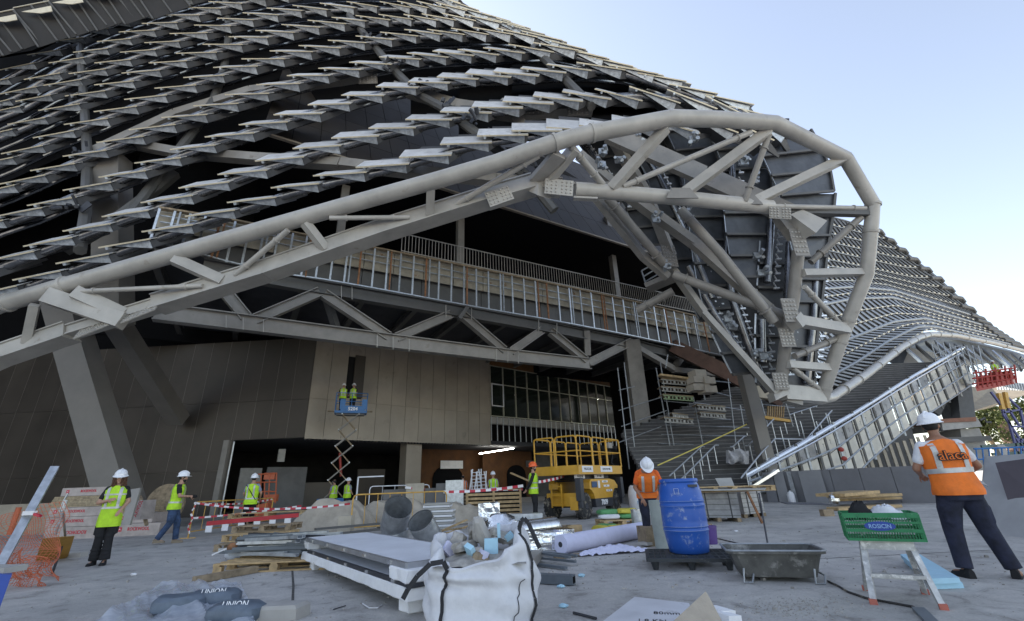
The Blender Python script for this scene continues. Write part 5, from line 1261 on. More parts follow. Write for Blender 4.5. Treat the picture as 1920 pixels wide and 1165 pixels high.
# ---- blue barrel on black plastic pallet
pc = (G(1213, 1062)+G(1375, 1060))/2; pc = V((2.42, 7.3, 0))
def black_pallet(c, rz):
    t = thing('plastic_pallet', c, 'black plastic grid pallet on nine feet under the blue barrel', 'pallet', None, rz)
    L, Wd, H = 1.14, .92, .15
    pm_ = mat('black_plastic', (.035, .04, .045), .6, 0, .2, 9, dirt=((.25, .25, .24), 6, .6, .12))
    for (a, b) in [((-L/2, -Wd/2), (L/2, -Wd/2)), ((L/2, -Wd/2), (L/2, Wd/2)), ((L/2, Wd/2), (-L/2, Wd/2)), ((-L/2, Wd/2), (-L/2, -Wd/2))]:
        mb = MB(); mb.beam(V((a[0], a[1], H-.02)), V((b[0], b[1], H-.02)), .05, .045); mb.build('rim', pm_, t, local=True)
    for i in range(1, 12): mb = MB(); x = -L/2+i*L/12; mb.box((x, 0, H-.018), (.018 if i % 3 else .06, Wd, .03)); mb.build('slat', pm_, t, local=True)
    for i in range(1, 10): mb = MB(); y = -Wd/2+i*Wd/10; mb.box((0, y, H-.016), (L, .018 if i % 3 else .05, .03)); mb.build('slat', pm_, t, local=True)
    for i in range(3):
        for j in range(3):
            mb = MB(); M = Matrix.Translation(V((-L/2+.09+i*(L-.18)/2, -Wd/2+.09+j*(Wd-.18)/2, 0))); mb.lathe([(.035, 0), (.062, H-.03)], 8, M); mb.build('foot', pm_, t, local=True)
    return t
black_pallet(pc, math.radians(-14))
def barrel(c):
    bm = mat('barrel_blue', (.022, .10, .42), .38, 0, .08, 2.5, dirt=((.33, .38, .50), 6, .56, .12))
    t = thing('barrel', c, 'tall scuffed blue plastic barrel with white dusty hoops standing on the black pallet', 'barrel')
    pr = [(.235,0),(.262,.015),(.275,.08),(.292,.20),(.300,.27),(.309,.285),(.309,.30),(.302,.31),(.302,.325),(.309,.335),(.309,.35),(.303,.36),(.306,.42),(.304,.56),(.303,.585),(.311,.60),(.311,.615),(.302,.63),(.302,.645),(.310,.66),(.310,.675),(.300,.69),(.290,.80),(.262,.90),(.248,.925)]
    mb = MB(); mb.lathe(pr, 48, Matrix.Identity(4)); mb.build('shell', bm, t, smooth=True, local=True, sharp=60)
    mb = MB(); mb.lathe([(.268,.915),(.272,.92),(.272,.952),(.262,.965),(.255,.955)], 48, Matrix.Identity(4)); mb.build('lid_ring', bm, t, smooth=True, local=True)
    mb = MB(); mb.lathe([(.0,.94),(.25,.94),(.256,.956)], 40, Matrix.Identity(4), cap=False); mb.build('lid', bm, t, smooth=True, local=True)
    mb = MB(); mb.box((.10, -.255, .865), (.13, .05, .035)); mb.build('hand_grip', darkp, t, local=True)
    for z in (.293, .342, .607, .668):
        mb = MB(); mb.lathe([(.3095, z-.0022), (.3125, z), (.3095, z+.0022)], 48, Matrix.Identity(4), cap=False); mb.build('dusty_hoop_edge', mat('dust_white', (.38, .43, .55), .9), t, local=True)
    M = face_mat(V((-.14, -.272, .80)), (.9, -.42, 0), (0, 0, 1))
    q = MB()
    for (a, b) in [((-.03,-.035),(.03,-.035)),((.03,-.035),(.03,.035)),((.03,.035),(-.03,.035)),((-.03,.035),(-.03,-.035))]: q.beam(M @ V((a[0], a[1], .004)), M @ V((b[0], b[1], .004)), .005)
    q.build('moulded_square', MATS['dust_white'], t, local=True)
    return t
bt = barrel(pc+V((.06, .10, .15)))
bt.scale = (1.05, 1.05, 1.05)
# ---- mortar trough
def trough(c, rz):
    tm = mat('trough_metal', (.11, .108, .10), .6, .2, .25, 5, .2, 30, dirt=((.36, .35, .33), 4, .54, .15))
    t = thing('mortar_trough', c, 'cement crusted grey mortar trough standing open on wire feet', 'trough', None, rz)
    L, Wd, H = 1.0, .58, .33
    def ring(s, z, e=0): return [V((x*s*(L/2+e), y*s*(Wd/2+e), z)) for x, y in ((-1,-.82),(-.88,-1),(.88,-1),(1,-.82),(1,.82),(.88,1),(-.88,1),(-1,.82))]
    mb = MB(); mb.loft([ring(.80, .05), ring(.9, .2), ring(1, H), ring(1, H, .03), ring(1, H-.03, .03), ring(.93, H-.035, .02)], cap=False); mb.loft([ring(.78, .07), ring(.97, H-.01)], cap=False)
    mb.add(ring(.80, .05), [(0, 1, 2, 3, 4, 5, 6, 7)]); mb.add(ring(.82, .10), [(0, 1, 2, 3, 4, 5, 6, 7)]); mb.build('tub', tm, t, local=True)
    mb = MB(); q = [p+V((0, 0, .005)) for p in ring(1, H, .032)]; mb.tube(q, .012, 6, closed=True); mb.build('rim', galv_d, t, local=True)
    for x in (-.38, .36):
        mb = MB(); mb.tube([V((x, -.3, .15)), V((x-.03, -.34, 0.01)), V((x+.06, -.34, .01)), V((x+.10, -.26, .08)), V((x+.10, .26, .08)), V((x, .3, .01))], .011, 6); mb.build('wire_foot', galv_d, t, local=True)
    mb = MB(); mb.sheet(8, 6, lambda u, v: V(((u-.5)*.74, (v-.5)*.42, .125+.03*noise.noise(V((u*4, v*4, 0)))))); mb.build('mortar_crust', rubble, t, local=True)
trough(V((3.08, 6.22, 0)), math.radians(-16))
mb = MB(); a = P(1440, 1023, 6.7); b = P(1424, 930, 7.6); mb.tube([a, b, b+(b-a)*.05], [.012, .012, .016], 8); single(mb, 'tool_handle', darkp, 'dark straight tool handle standing up out of the trough', 'tool handle')
mb = MB(); q = [G(x, y, .012) for x, y in ((1552,1090),(1570,1098),(1590,1110),(1625,1122),(1680,1132),(1712,1138),(1740,1155),(1745,1180))]; mb.tube(q, .011, 6); single(mb, 'cable', rubber, 'black cable snaking on the concrete from the trough past the ladder feet', 'cable')
mb = MB(); q = [G(x, y, .01) for x, y in ((1345,1010),(1380,1018),(1425,1030),(1440,1034))]; mb.tube(q, .01, 6); single(mb, 'cable', rubber, 'thin black cable lying between the barrel and the trough', 'cable')
# ---- step stool ladder with crate
def steps():
    c = (G(1623, 1122)+G(1728, 1140))/2; c = V((3.66, 5.05, 0)); t = thing('step_ladder', c, 'paint splashed aluminium folding step stool carrying the green crate', 'step ladder', None, math.radians(-30))
    am = mat('splashed_aluminium', (.50, .50, .49), .5, .5, .2, 9, dirt=((.74, .73, .71), 12, .52, .1))
    H = .50
    for sx in (-1, 1):
        mb = MB(); mb.beam(V((sx*.25, -.28, 0)), V((sx*.185, -.09, H)), .05, .028); mb.build('front_leg', am, t, local=True)
        mb = MB(); mb.beam(V((sx*.24, .34, 0)), V((sx*.175, .08, H)), .045, .025); mb.build('rear_leg', am, t, local=True)
        for (y, x) in ((-.285, .252), (.345, .242)): mb = MB(); mb.box((sx*x, y, .022), (.062, .045, .045)); mb.build('rubber_foot', mat('faded_red_rubber', (.45, .14, .10), .8), t, local=True)
        mb = MB(); mb.beam(V((sx*.225, -.19, .24)), V((sx*.215, .22, .24)), .02, .012); mb.build('folding_stay', galv_d, t, local=True)
    mb = MB(); mb.box((0, -.20, .235), (.42, .085, .028)); mb.build('tread', am, t, local=True)
    mb = MB(); mb.box((0, 0, H+.01), (.42, .26, .03)); mb.build('platform', am, t, local=True)
    mb = MB(); mb.box((0, -.125, H-.025), (.42, .02, .06)); mb.build('platform_lip', am, t, local=True)
    mb = MB(); mb.beam(V((-.235, .28, .14)), V((.235, .28, .14)), .03, .02); mb.build('rear_bar', am, t, local=True)
    gm_ = mat('crate_green', (.02, .20, .075), .5, 0, .1, 6, dirt=((.55, .58, .56), 9, .62, .08))
    k = thing('crate', c+V((0, 0, H+.026)), 'green slotted plastic crate stuffed with plastic sheeting and a dark cloth, on the step stool', 'crate', None, math.radians(-30))
    L, Wd, Hc = .60, .40, .25
    def wall(a, b, name):
        a = V(a); b = V(b); d = (b-a).normalized(); 
        for z, h in ((.012, .024), (.095, .03), (.165, .02), (Hc-.02, .045)): q = MB(); q.beam(a+V((0, 0, z)), b+V((0, 0, z)), .012, h); q.build('crate_rail', gm_, k, local=True)
        n = max(10, int((b-a).length/.021)); q = MB()
        for i in range(n+1): p = a.lerp(b, i/n); q.beam(p, p+V((0, 0, Hc-.01)), .006 if i % 6 else .022, .006, up=d)
        o = q.build('slats', gm_, k, local=True); o['kind'] = 'stuff'
    cs = [(-L/2, -Wd/2, 0), (L/2, -Wd/2, 0), (L/2, Wd/2, 0), (-L/2, Wd/2, 0)]
    for a, b in zip(cs, cs[1:]+cs[:1]): wall(a, b, 'wall')
    q = MB(); q.box((0, 0, .008), (L, Wd, .012)); q.build('base', gm_, k, local=True)
    q = MB(); M = face_mat(V((-.02, -Wd/2-.012, .135)), (1, 0, 0), (0, 0, 1)); rg = [M @ V((.125*math.cos(a*math.pi/12), .042*math.sin(a*math.pi/12), 0)) for a in range(24)]; q.slab(rg, V((0, -.006, 0))); q.build('badge', mat('badge_blue', (.02, .06, .30), .5), k, local=True)
    text('ROSICIN', .052, (wm(k) @ face_mat(V((-.02, -Wd/2-.0225, .133)), (1, 0, 0), (0, 0, 1))), mat('badge_print', (.25, .40, .65), .6), k, bold=.001, sx=.9)
    q = MB()
    def sh(u, v): a = v*2*math.pi; r = .15*(1-u*.85); return V((.08+r*1.2*math.cos(a), r*math.sin(a), .20+.11*math.sin(u*1.5)+.04*noise.noise(V((u*5, math.cos(a)*2, math.sin(a)*2)))))
    q.sheet(12, 18, sh); single(MB().add([wm(k) @ p for p in q.v], q.f), 'plastic_sheeting', mat('clear_sheeting', (.62, .64, .68), .3, 0, .1, 9, .8, 30), 'crumpled clear plastic sheeting bulging out of the green crate', 'sheeting', smooth=True)
    q = MB()
    def cl(u, v): a = v*2*math.pi; r = .10*(1-u*.9); return V((-.13+r*1.3*math.cos(a)+.03*noise.noise(V((u*4, a, 0))), -.02+r*math.sin(a), .19+.16*math.sin(u*1.5)+.05*noise.noise(V((u*6, math.cos(a)*3, math.sin(a)*3)))))
    q.sheet(12, 18, cl); single(MB().add([wm(k) @ p for p in q.v], q.f), 'dark_cloth', blackc, 'dark bunched cloth heaped at the left of the green crate', 'cloth', smooth=True)
steps()
# ---- light blue foam boards
t0 = G(1690, 1058); 
for i, (dz, off, lb) in enumerate([(0, V((.05, .04, 0)), 'lower pale blue foam board lying behind the step stool'), (.055, V((0, 0, 0)), 'upper pale blue foam board lying behind the step stool')]):
    q = [G(1693,1056)+off, G(1727,1054)+off, G(1806,1105)+off, G(1752,1107)+off]; mb = MB(); mb.slab([p+V((0, 0, dz)) for p in q], V((0, 0, .05))); single(mb, 'foam_board', bluefoam, lb, 'foam board')
mb = MB(); mb.beam(G(1722, 1142, .02), G(1770, 1190, .02), .09, .03); single(mb, 'metal_profile', pvcgrey, 'short grey metal profile beside the front feet of the step stool', 'profile')
# ---- rubbish heap with boards behind the crate (right middle)
for i, (x0, y0, x1, y1, z, w, lb) in enumerate([(1562,958,1680,952,.06,.5,'bottom timber board of the pile behind the crate'),(1566,948,1684,944,.2,.6,'middle timber board of the pile behind the crate'),(1560,950,1690,946,.34,.45,'upper board of the pile behind the crate')]):
    mb = MB(); mb.beam(G(x0, y0, 0)+V((0, 0, z)), G(x1, y1, 0)+V((0, 0, z)), w, .09); single(mb, 'timber_board', wood, lb, 'board')
mb = MB(); a = G(1563, 955); mb.beam(a+V((0, 0, .45)), a+V((1.9, .9, .48)), 1.0, .1); single(mb, 'shallow_crate', wood, 'open timber formwork tray on top of the pile behind the green crate', 'tray')
mb = MB(); mb.ball(a+V((.1, 0, .3)), (.18, .15, .22), 10, 7); single(mb, 'foil_scrap', foilm, 'crumpled foil scrap at the left end of the timber pile', 'scrap')
mb = MB(); a = G(1552, 968); mb.box(a+V((0, 0, .09)), (.3, .2, .18)); single(mb, 'timber_block', wood_d, 'small timber block on the ground left of the timber pile', 'block')
# cylinders and bags at the low wall
for i, (x, y, h, m_, lb) in enumerate([(1476, 940, .62, mat('dusty_red', (.33, .20, .16), .7), 'dusty reddish gas bottle at the foot of the low wall'), (1486, 943, .5, white, 'whitish splashed bottle beside the reddish one')]):
    c = G(x, y); mb = MB(); mb.lathe([(.13, 0), (.15, .04), (.15, h*.7), (.10, h*.88), (.04, h*.92), (.04, h)], 16, Matrix.Translation(c)); single(mb, 'gas_bottle', m_, lb, 'bottle', smooth=True)

# ---- table of boards on wrapped pallet packs (right middle)
pk = mat('wrapped_sheets', (.36, .36, .37), .35, .2, .2, 4, .6, 14)
def pack(p0, p1, d, h, label):
    a, b = G(*p0), G(*p1); dy = V((.1, d, 0)); t = thing('sheet_pack', a.lerp(b, .5), label, 'sheet pack')
    mb = MB(); mb.slab([a+V((0, 0, .10)), b+V((0, 0, .10)), b+V((0, 0, h)), a+V((0, 0, h))], dy); mb.build('sheets', pk, t)
    mb = MB()
    for u in (.05, .5, .95): p = a.lerp(b, u); mb.beam(p+V((0, 0, .05)), p+dy+V((0, 0, .05)), .1, .1)
    mb.build('bearer', wood_d, t)
    for k in range(5): z = lerp(.16, h-.05, k/4); mb = MB(); mb.beam(a+V((0, -.006, z)), b+V((0, -.006, z)), .012, .012); mb.build('sheet_edge', steel_d, t)
    for u in (.25, .8): p = a.lerp(b, u); mb = MB(); mb.box(p+V((0, -.012, (h+.1)/2)), (.03, .01, h-.1)); mb.build('wrap_band', darkp, t)
pack((1310, 978), (1392, 979), .9, .78, 'large stack of sheets in grey stretch wrap right behind the barrel')
pack((1398, 972), (1436, 968), .8, .72, 'narrower wrapped stack of sheets right of the larger one')
A1 = P(1300, 921, 13.2); B1_ = P(1432, 919, 13.2)
pallet(V((P(1338, 930, 13.6).x, 13.8, .78)), .05, 'pale timber pallet lying on the large wrapped stack'); pallet(V((P(1412, 930, 14).x, 14.2, .76)), .02, 'second pale timber pallet, above the narrower wrapped stack')
mb = MB(); mb.slab([P(1296, 921, 13), P(1434, 919, 13.2), P(1437, 916, 14.2), P(1300, 918, 14)], V((0, 0, .03))); single(mb, 'table_board', mat('dusty_board', (.38, .37, .34), .7, 0, .1, 2), 'long dusty board laid over the pallets as a table top', 'board')
mb = MB(); mb.slab([P(1353, 919, 13.6), P(1380, 918, 13.7), P(1371, 896, 14.2), P(1341, 897, 14.1)], V((.01, .03, 0))); single(mb, 'leaning_board', MATS['dusty_board'], 'small square board leaning up on the table top', 'board')
mb = MB(); a = P(1401, 922, 12.9); mb.beam(a, V((a.x+.22, a.y, 0)), .05); single(mb, 'table_prop', rust, 'thin rusty prop under the front edge of the board table', 'prop')
for i, (x, y) in enumerate([(1404, 968), (1396, 960)]):
    c = G(x, y); mb = MB(); mb.lathe([(.11, 0), (.13, .3), (.135, .3), (.12, .28)], 14, Matrix.Translation(c)); single(mb, 'bucket', white, ['small white bucket at the foot of the narrow wrapped stack', 'pale pot tucked between the two wrapped stacks'][i], 'bucket', smooth=True)

# ---- loose duct pieces
def duct(pts, r, label, open_=True, ribs=0, m=galv, cat='duct'):
    t = thing('duct', V((pts[0][0], pts[0][1], 0)), label, cat); mb = MB(); mb.tube(pts, r, 28, cap=False); mb.tube(pts, r*.975, 28, cap=False); mb.build('pipe', m, t, smooth=True)
    a, b = V(pts[0]), V(pts[-1])
    for e, d in ((a, (V(pts[1])-a)), (b, (V(pts[-2])-b))):
        d.normalize(); mb = MB(); mb.tube([e, e+d*.02], r+.008, 28, cap=False); mb.tube([e, e+d*.02], r-.006, 28, cap=False); mb.build('rim', chrome, t, smooth=True)
    for k in range(ribs):
        i = (k+.5)/ribs*(len(pts)-1); j = min(len(pts)-2, int(i)); c = V(pts[j]).lerp(V(pts[j+1]), i-j); d = (V(pts[j+1])-V(pts[j])).normalized(); mb = MB(); mb.tube([c-d*.006, c+d*.006], r+.007, 28, cap=False); mb.build('rib', m, t, smooth=True)
    return t
c = G(745, 1022); dg_ = 7.6
a = P(738, 1018, 9.6); b = P(742, 975, 9.6); c3 = P(748, 940, 9.2)
duct([V((a.x, a.y, .0)), V((b.x, b.y, .42)), V((b.x-.02, b.y-.04, .50)), V((c3.x, c3.y, .85))], .26, 'wide upright galvanised duct elbow with a dark open mouth', ribs=2)
a = P(805, 1012, 9.2); duct([V((a.x+.10, a.y+.25, .10)), V((a.x-.02, a.y-.05, .35)), V((a.x-.12, a.y-.3, .62))], .235, 'tilted open galvanised duct ring left of the foil wrapped ones', ribs=3)
a = P(963, 1012, 10.2); b = P(1040, 985, 11); duct([V((a.x-.25, a.y, .24)), V((b.x, b.y+.4, .24))], .20, 'shiny spiral duct lying on the ground behind the bag', ribs=9, m=chrome)
# foil wrapped ducts
def foilbox(c, size, rz, label, bulge=.03):
    mb = MB(); R = Matrix.Rotation(rz, 3, 'Z'); n = 10
    base = MB(); base.box((0, 0, 0), (1, 1, 1))
    for ax_ in range(3):
        for s_ in (-1, 1):
            def fn(u, v, ax_=ax_, s_=s_):
                p = [0, 0, 0]; p[ax_] = s_*.5; p[(ax_+1) % 3] = (u-.5)*s_; p[(ax_+2) % 3] = v-.5
                q = V((p[0]*size[0], p[1]*size[1], p[2]*size[2])); nn_ = noise.noise(q*7+V(c))*bulge+noise.noise(q*17+V(c))*bulge*.4; e = 1-max(abs(p[(ax_+1) % 3]), abs(p[(ax_+2) % 3]))*2
                d = [0, 0, 0]; d[ax_] = s_; return V(c)+R @ (q+V(d)*nn_*min(1, e*6))
            mb.sheet(n, n, fn)
    return single(mb, 'foil_duct', foilm, label, 'duct')
a = P(1000, 1020, 8.9); foilbox(V((a.x+.15, a.y+.1, .19)), (1.15, .4, .38), .33, 'long foil wrapped rectangular duct lying beside the spiral duct')
a = P(917, 1000, 9.8); foilbox(V((a.x, a.y, .42)), (.42, .4, .84), .1, 'upright square foil duct standing behind the rubble')
a = P(928, 1005, 9.0); mb = MB(); q = MB(); q.ball((0, 0, 0), 1, 18, 12); mb.add([V((a.x+.12, a.y, .38))+V((p.x*.34, p.y*.3, p.z*.30))*(1+.25*noise.noise(p*3)+.12*noise.noise(p*8)) for p in q.v], q.f); single(mb, 'foil_bundle', foilm, 'crumpled foil bundle bulging over the rubble at its right', 'foil', smooth=True)
a = P(940, 975, 12.5); mb = MB(); mb.box(V((a.x+.4, a.y, .3)), (1.3, .4, .34)); single(mb, 'duct_box', galv, 'plain galvanised box duct behind the upright foil duct', 'duct')
# grey profiles right of the bag
for i, (x0, y0, x1, y1, z, w, h, lb) in enumerate([(975,1092,1077,1098,.06,.12,.10,'thick grey hollow box section nearest the bag on the right'),(990,1073,1010,1052,.10,.16,.12,'short blue grey block section angled behind the bag'),(965,1042,1083,1056,.10,.05,.03,'thin grey steel profile, top of the sheaf behind the bag'),(970,1050,1080,1062,.06,.05,.03,'second thin steel profile of the sheaf behind the bag'),(972,1058,1062,1070,.03,.06,.03,'third steel profile of the sheaf, ending short'),(968,1046,1070,1064,.13,.05,.03,'slanting steel profile lying over the sheaf'),(985,1036,1050,1048,.04,.06,.04,'rear steel profile of the sheaf, half hidden')]):
    a, b = G(x0, y0), G(x1, y1); mb = MB(); mb.beam(a+V((0, 0, z)), b+V((0, 0, z)), w, h)
    o = single(mb, 'metal_profile', pvcgrey if i != 1 else steel, lb, 'profile')
    if i == 0:
        d = (b-a).normalized(); q = MB(); q.beam(b+V((0, 0, z))+d*.001, b+V((0, 0, z))+d*.004, w-.03, h-.03); q.build('open_end', black, o)
# lavender roll + cloth
t = thing('fleece_roll', G(1130, 1035), 'long roll of lavender white fleece lying on the ground', 'roll')
a, b = G(1052, 1040), G(1208, 1008); r = .155; d = (b-a).normalized(); mb = MB(); mb.tube([a+V((0, 0, r)), b+V((0, 0, r))], r, 32); mb.build('roll', lav, t, smooth=True)
mb = MB(); e = a+V((0, 0, r)); mb.tube([e-d*.003, e-d*.001], .045, 16); mb.build('core_hole', darkp, t)
mb = MB()
for k in range(4): mb.tube([e-d*.002+V((0, 0, 0)), e-d*.0012], r*(.95-.18*k), 28) if False else None
def clothfn(u, v):
    p = G(1075, 1046).lerp(G(1218, 1036), u) + V((0, 1, 0))*v*.42*(.5+.5*math.sin(u*3))
    return p + V((0, -.10*v, .02+.10*max(0, math.sin(u*math.pi*1.15-.4))*math.sin(v*math.pi)+.05*abs(noise.noise(V((u*9, v*4, 1))))+.03*noise.noise(V((u*22, v*8, 4)))))
mb = MB(); mb.sheet(40, 12, clothfn); single(mb, 'fleece_cloth', lav, 'crumpled lavender fleece trailing in front of the roll', 'cloth', smooth=True)
mb = MB(); mb.beam(G(1040, 1047, .03), G(1085, 1040, .03), .06, .04); single(mb, 'timber_lath', wood_d, 'short dark lath under the left end of the fleece roll', 'lath')
mb = MB(); mb.beam(G(1205, 1020, .05), G(1268, 1010, .05), .22, .05); single(mb, 'timber_board', conc, 'dusty board between the fleece roll and the barrel pallet', 'board')
for i, (x, lb) in enumerate([(1078, 'small brown cardboard box behind the fleece roll'), (1064, 'dark brown block left of the cardboard box')]):
    c = G(x, 1004); mb = MB(); mb.box(c+V((0, 0, .11)), (.34 if i == 0 else .2, .25, .22)); single(mb, 'carton', wood if i == 0 else wood_d, lb, 'box')
for i, (x0, x1, lb) in enumerate([(1048, 1062, 'grey pipe stub left of the boxes'), (1090, 1108, 'grey pipe stub right of the cardboard box')]):
    mb = MB(); mb.tube([G(x0, 1002, .07), G(x1, 1003, .07)], .06, 12); single(mb, 'pipe_stub', pvcgrey, lb, 'pipe')
# bags of mortar on a pallet, middle
pallet(G(1165, 985)+V((0, .2, 0)), .15, 'low timber pallet under the green and yellow mortar bags')
bgreen = mat('bag_green', (.10, .32, .12), .55, 0, .15, 9); byel = mat('bag_yellow', (.62, .52, .06), .55, 0, .15, 9)
def sackm(c, L_, w, h, rz):
    q = MB(); q.ball((0, 0, 0), 1, 16, 8); R = Matrix.Rotation(rz, 3, 'Z')
    return MB().add([V(c)+R @ V((max(-.8, min(.8, p.x))*L_/1.6, max(-.8, min(.8, p.y))*w/1.6, max(-.7, min(.7, p.z))*h/1.4*(1+.2*noise.noise(p*2+V(c))))) for p in q.v], q.f)
cc = G(1165, 985)+V((0, .2, .15))
for i, (dx, dy, dz, m_, lb) in enumerate([(-.28, 0, .07, white, 'white mortar bag at the bottom left of the small heap'), (.28, 0, .07, bgreen, 'green mortar bag at the bottom right of the small heap'), (-.3, .05, .19, bgreen, 'green mortar bag on the left of the top layer'), (.25, .02, .20, byel, 'yellow mortar bag on top of the heap at the right')]):
    o = single(sackm(cc+V((dx, dy, dz)), .62, .42, .13, .1*i), 'mortar_bag', m_, lb, 'mortar bag', 'mortar bags on the pallet', smooth=True)
for i, (x, y, m_, lb) in enumerate([(1140, 1000, bgreen, 'empty green bag crumpled on the ground left of the mortar heap'), (1155, 1003, byel, 'empty yellow bag on the ground behind the fleece roll'), (1128, 1004, byel, 'torn yellow bag scrap at the left of the empty bags')]):
    single(sackm(G(x, y)+V((0, 0, .1)), .5, .3, .2, i), 'empty_bag', m_, lb, 'bag', smooth=True)
# upright duct tee, tub, bucket near barrel
duct([V((*G(1198, 1000).xy, 0)), V((*G(1198, 1000).xy, .52))], .13, 'small upright galvanised duct tee left of the barrel', ribs=1)
c = V((P(1234,960,9.1).x, 9.1, 0)); mb = MB(); mb.lathe([(.13, 0), (.155, .78), (.16, .78), (.16, .80), (.15, .80), (.13, .1)], 24, Matrix.Translation(c)); single(mb, 'tub', mat('tub_grey', (.33, .36, .33), .6), 'tall grey green tub the orange worker leans over', 'tub', smooth=True)
c = G(1207, 965); t = thing('open_sack', c, 'big printed white sack standing open at the worker\'s knees', 'sack')
mb = MB(); mb.lathe([(.40, 0), (.46, .3), (.47, .7), (.42, .95), (.36, 1.0), (.34, .9)], 24, Matrix.Identity(4)); mb.v = [c+p*(1+.06*noise.noise(p*4)) for p in mb.v]; mb.build('sack', white, t, smooth=True)
text('MIXTERRA', .17, face_mat(c+V((.0, -.49, .42)), (1, 0, 0), (0, 0, 1)), mat('print_blue', (.12, .25, .40), .6), t, sx=.75)
mb = MB(); q = MB(); q.ball((0, 0, 0), 1, 14, 9); mb.add([c+V((.05, -.15, .98))+V((p.x*.36, p.y*.3, p.z*.22))*(1+.3*noise.noise(p*2)) for p in q.v], q.f); single(mb, 'bin_liner', blackc, 'black bin liner spilling over the open white sack', 'bin liner', smooth=True)
c = G(1335, 1012); mb = MB(); mb.box(c+V((-.25, 0, .15)), (.5, .3, .3)); single(mb, 'paper_carton', wood_d, 'brown paper carton half hidden behind the barrel on its right', 'carton')
c = G(1333, 1020); mb = MB(); mb.lathe([(.12, 0), (.15, .28), (.155, .28), (.155, .31), (.13, .31)], 18, Matrix.Translation(c)); single(mb, 'paint_bucket', mat('purple_label', (.10, .05, .22), .5), 'purple labelled bucket with pale lid beside the barrel', 'bucket', smooth=True)
mb = MB(); q_ = [G(1245, 1012, .0)+V((0, 0, z)) for z in (0, .25)]; mb.tube([q_[0], q_[1], q_[1]+V((.06, 0, .06)), q_[1]+V((.18, .02, .06))], .05, 10); single(mb, 'drain_bend', galv_d, 'grey pipe bend standing left of the barrel', 'pipe')
mb = MB(); mb.beam(V((2.35, 9.6, .16)), V((3.3, 9.7, .16)), .5, .32); single(mb, 'paper_sacks', wood_d, 'pile of brown paper sacks behind the barrel', 'sacks')
# ---- front board with handwriting
t = thing('plaster_board_stack', G(1225, 1190), 'white taped board with pencil writing lying at the bottom edge', 'board')
q = [G(1095, 1192, .14), G(1190, 1119, .14), G(1292, 1131, .14), G(1330, 1240, .14)]; mb = MB(); mb.slab([p-V((0, 0, .08)) for p in q], V((0, 0, .08))); mb.build('board', mat('taped_board', (.60, .60, .62), .5, 0, .08, 3, dirt=((.35, .34, .34), 3, .62, .1)), t)
dr = (G(1290, 1150, .14)-G(1240, 1144, .14)).normalized(); 
text('80mm', .12, face_mat(G(1250, 1150, .1415), dr+V((0, .35, 0)), V((-.45, .9, 0))), ink, t, ext=.0006, sx=.7); text('1.8 KN', .11, face_mat(G(1222, 1164, .1415), dr+V((0, .35, 0)), V((-.45, .9, 0))), ink, t, ext=.0006, sx=.7)
mb = MB(); mb.slab([P(1235, 1190, 3.1), P(1323, 1109, 3.55), P(1372, 1200, 3.2), P(1330, 1240, 3.0)], V((.02, .03, -.02))); single(mb, 'carton_flap', mat('ribbed_card', (.42, .36, .28), .8, 0, .08, 8, .4, 60), 'ribbed brown cardboard flap standing over the white board', 'cardboard')
for i, (x, lb) in enumerate([(1352, 'upper white foam offcut right of the cardboard flap'), (1362, 'lower white foam offcut right of the cardboard flap')]):
    c = G(x, 1160+i*10); mb = MB(); mb.box(c+V((0, 0, .05)), (.14, .22, .06), Euler((0, .1, .4)).to_matrix()); single(mb, 'foam_offcut', foam, lb, 'foam scrap')
mb = MB(); mb.tube([G(1075, 1149, .015), G(1118, 1160, .015)], .012, 6); single(mb, 'metal_rod', darkp, 'short dark rod lying on the concrete beside the white board', 'rod')
# ---- plastic film and grey bag bottom left
def film(u, v):
    p = G(140, 1200).lerp(G(480, 1200), u).lerp(G(300, 1098).lerp(G(450, 1095), u), v)
    uu = u+v*.6; h = .03+.13*max(0, noise.noise(V((u*2.6, v*2.2, 7)))+.25)*math.sin(math.pi*min(1, v*1.05))+.055*noise.noise(V((uu*7, v*3.2, 3)))+.02*(1-min(1, abs(noise.noise(V((uu*11, v*3, 1))))*4))
    return p+V((0, 0, max(.01, h)))
fm_ = mat('clear_film', (.72, .77, .86), .15, 0, .12, 6, .5, 14, alpha=.55)
mb = MB(); mb.sheet(70, 50, film); single(mb, 'plastic_film', fm_, 'large heap of crumpled clear plastic film at the bottom left corner', 'plastic film', smooth=True)
bagm = mat('slate_bag', (.12, .15, .19), .5, 0, .15, 6)
for i, (x, y, L_, rz, lb) in enumerate([(400, 1140, .5, .2, 'grey cement bag lying under the clear film, upper one'), (440, 1168, .5, .05, 'grey cement bag printed with white letters at the film\'s right edge'), (335, 1150, .5, .3, 'grey cement bag deep in the film heap')]):
    c = G(x, y)+V((0, 0, .09)); o = single(sackm(c, L_, .34, .16, rz), 'cement_bag', bagm, lb, 'cement bag', smooth=True)
    if i < 2: text('UNION', .075, face_mat(c+V((.03, -.10, .076 if 0 else .085)), (1, rz, 0), (0, .6, 1)), inkwhite, o)
c = G(523, 1160); mb = MB(); mb.loft([[c+V((x*s, y*s, z)) for x, y in ((-.24,-.14),(.22,-.12),(.26,.12),(-.20,.14))] for s, z in ((1, 0), (.97, .10), (.85, .13))]); single(mb, 'stone_block', conc, 'flat grey concrete block at the bottom edge right of the film', 'block')
mb = MB(); mb.beam(G(462, 1148, .03), G(500, 1146, .03), .12, .04); single(mb, 'timber_offcut', wood_d, 'brown timber offcut beside the flat concrete block', 'offcut')
mb = MB(); a, b = G(362, 1096), G(480, 1074); mb.beam(a+V((0, 0, .05)), b+V((0, 0, .05)), .10, .09); single(mb, 'timber_beam', wood_d, 'old timber beam lying on the concrete below the pallets', 'beam')
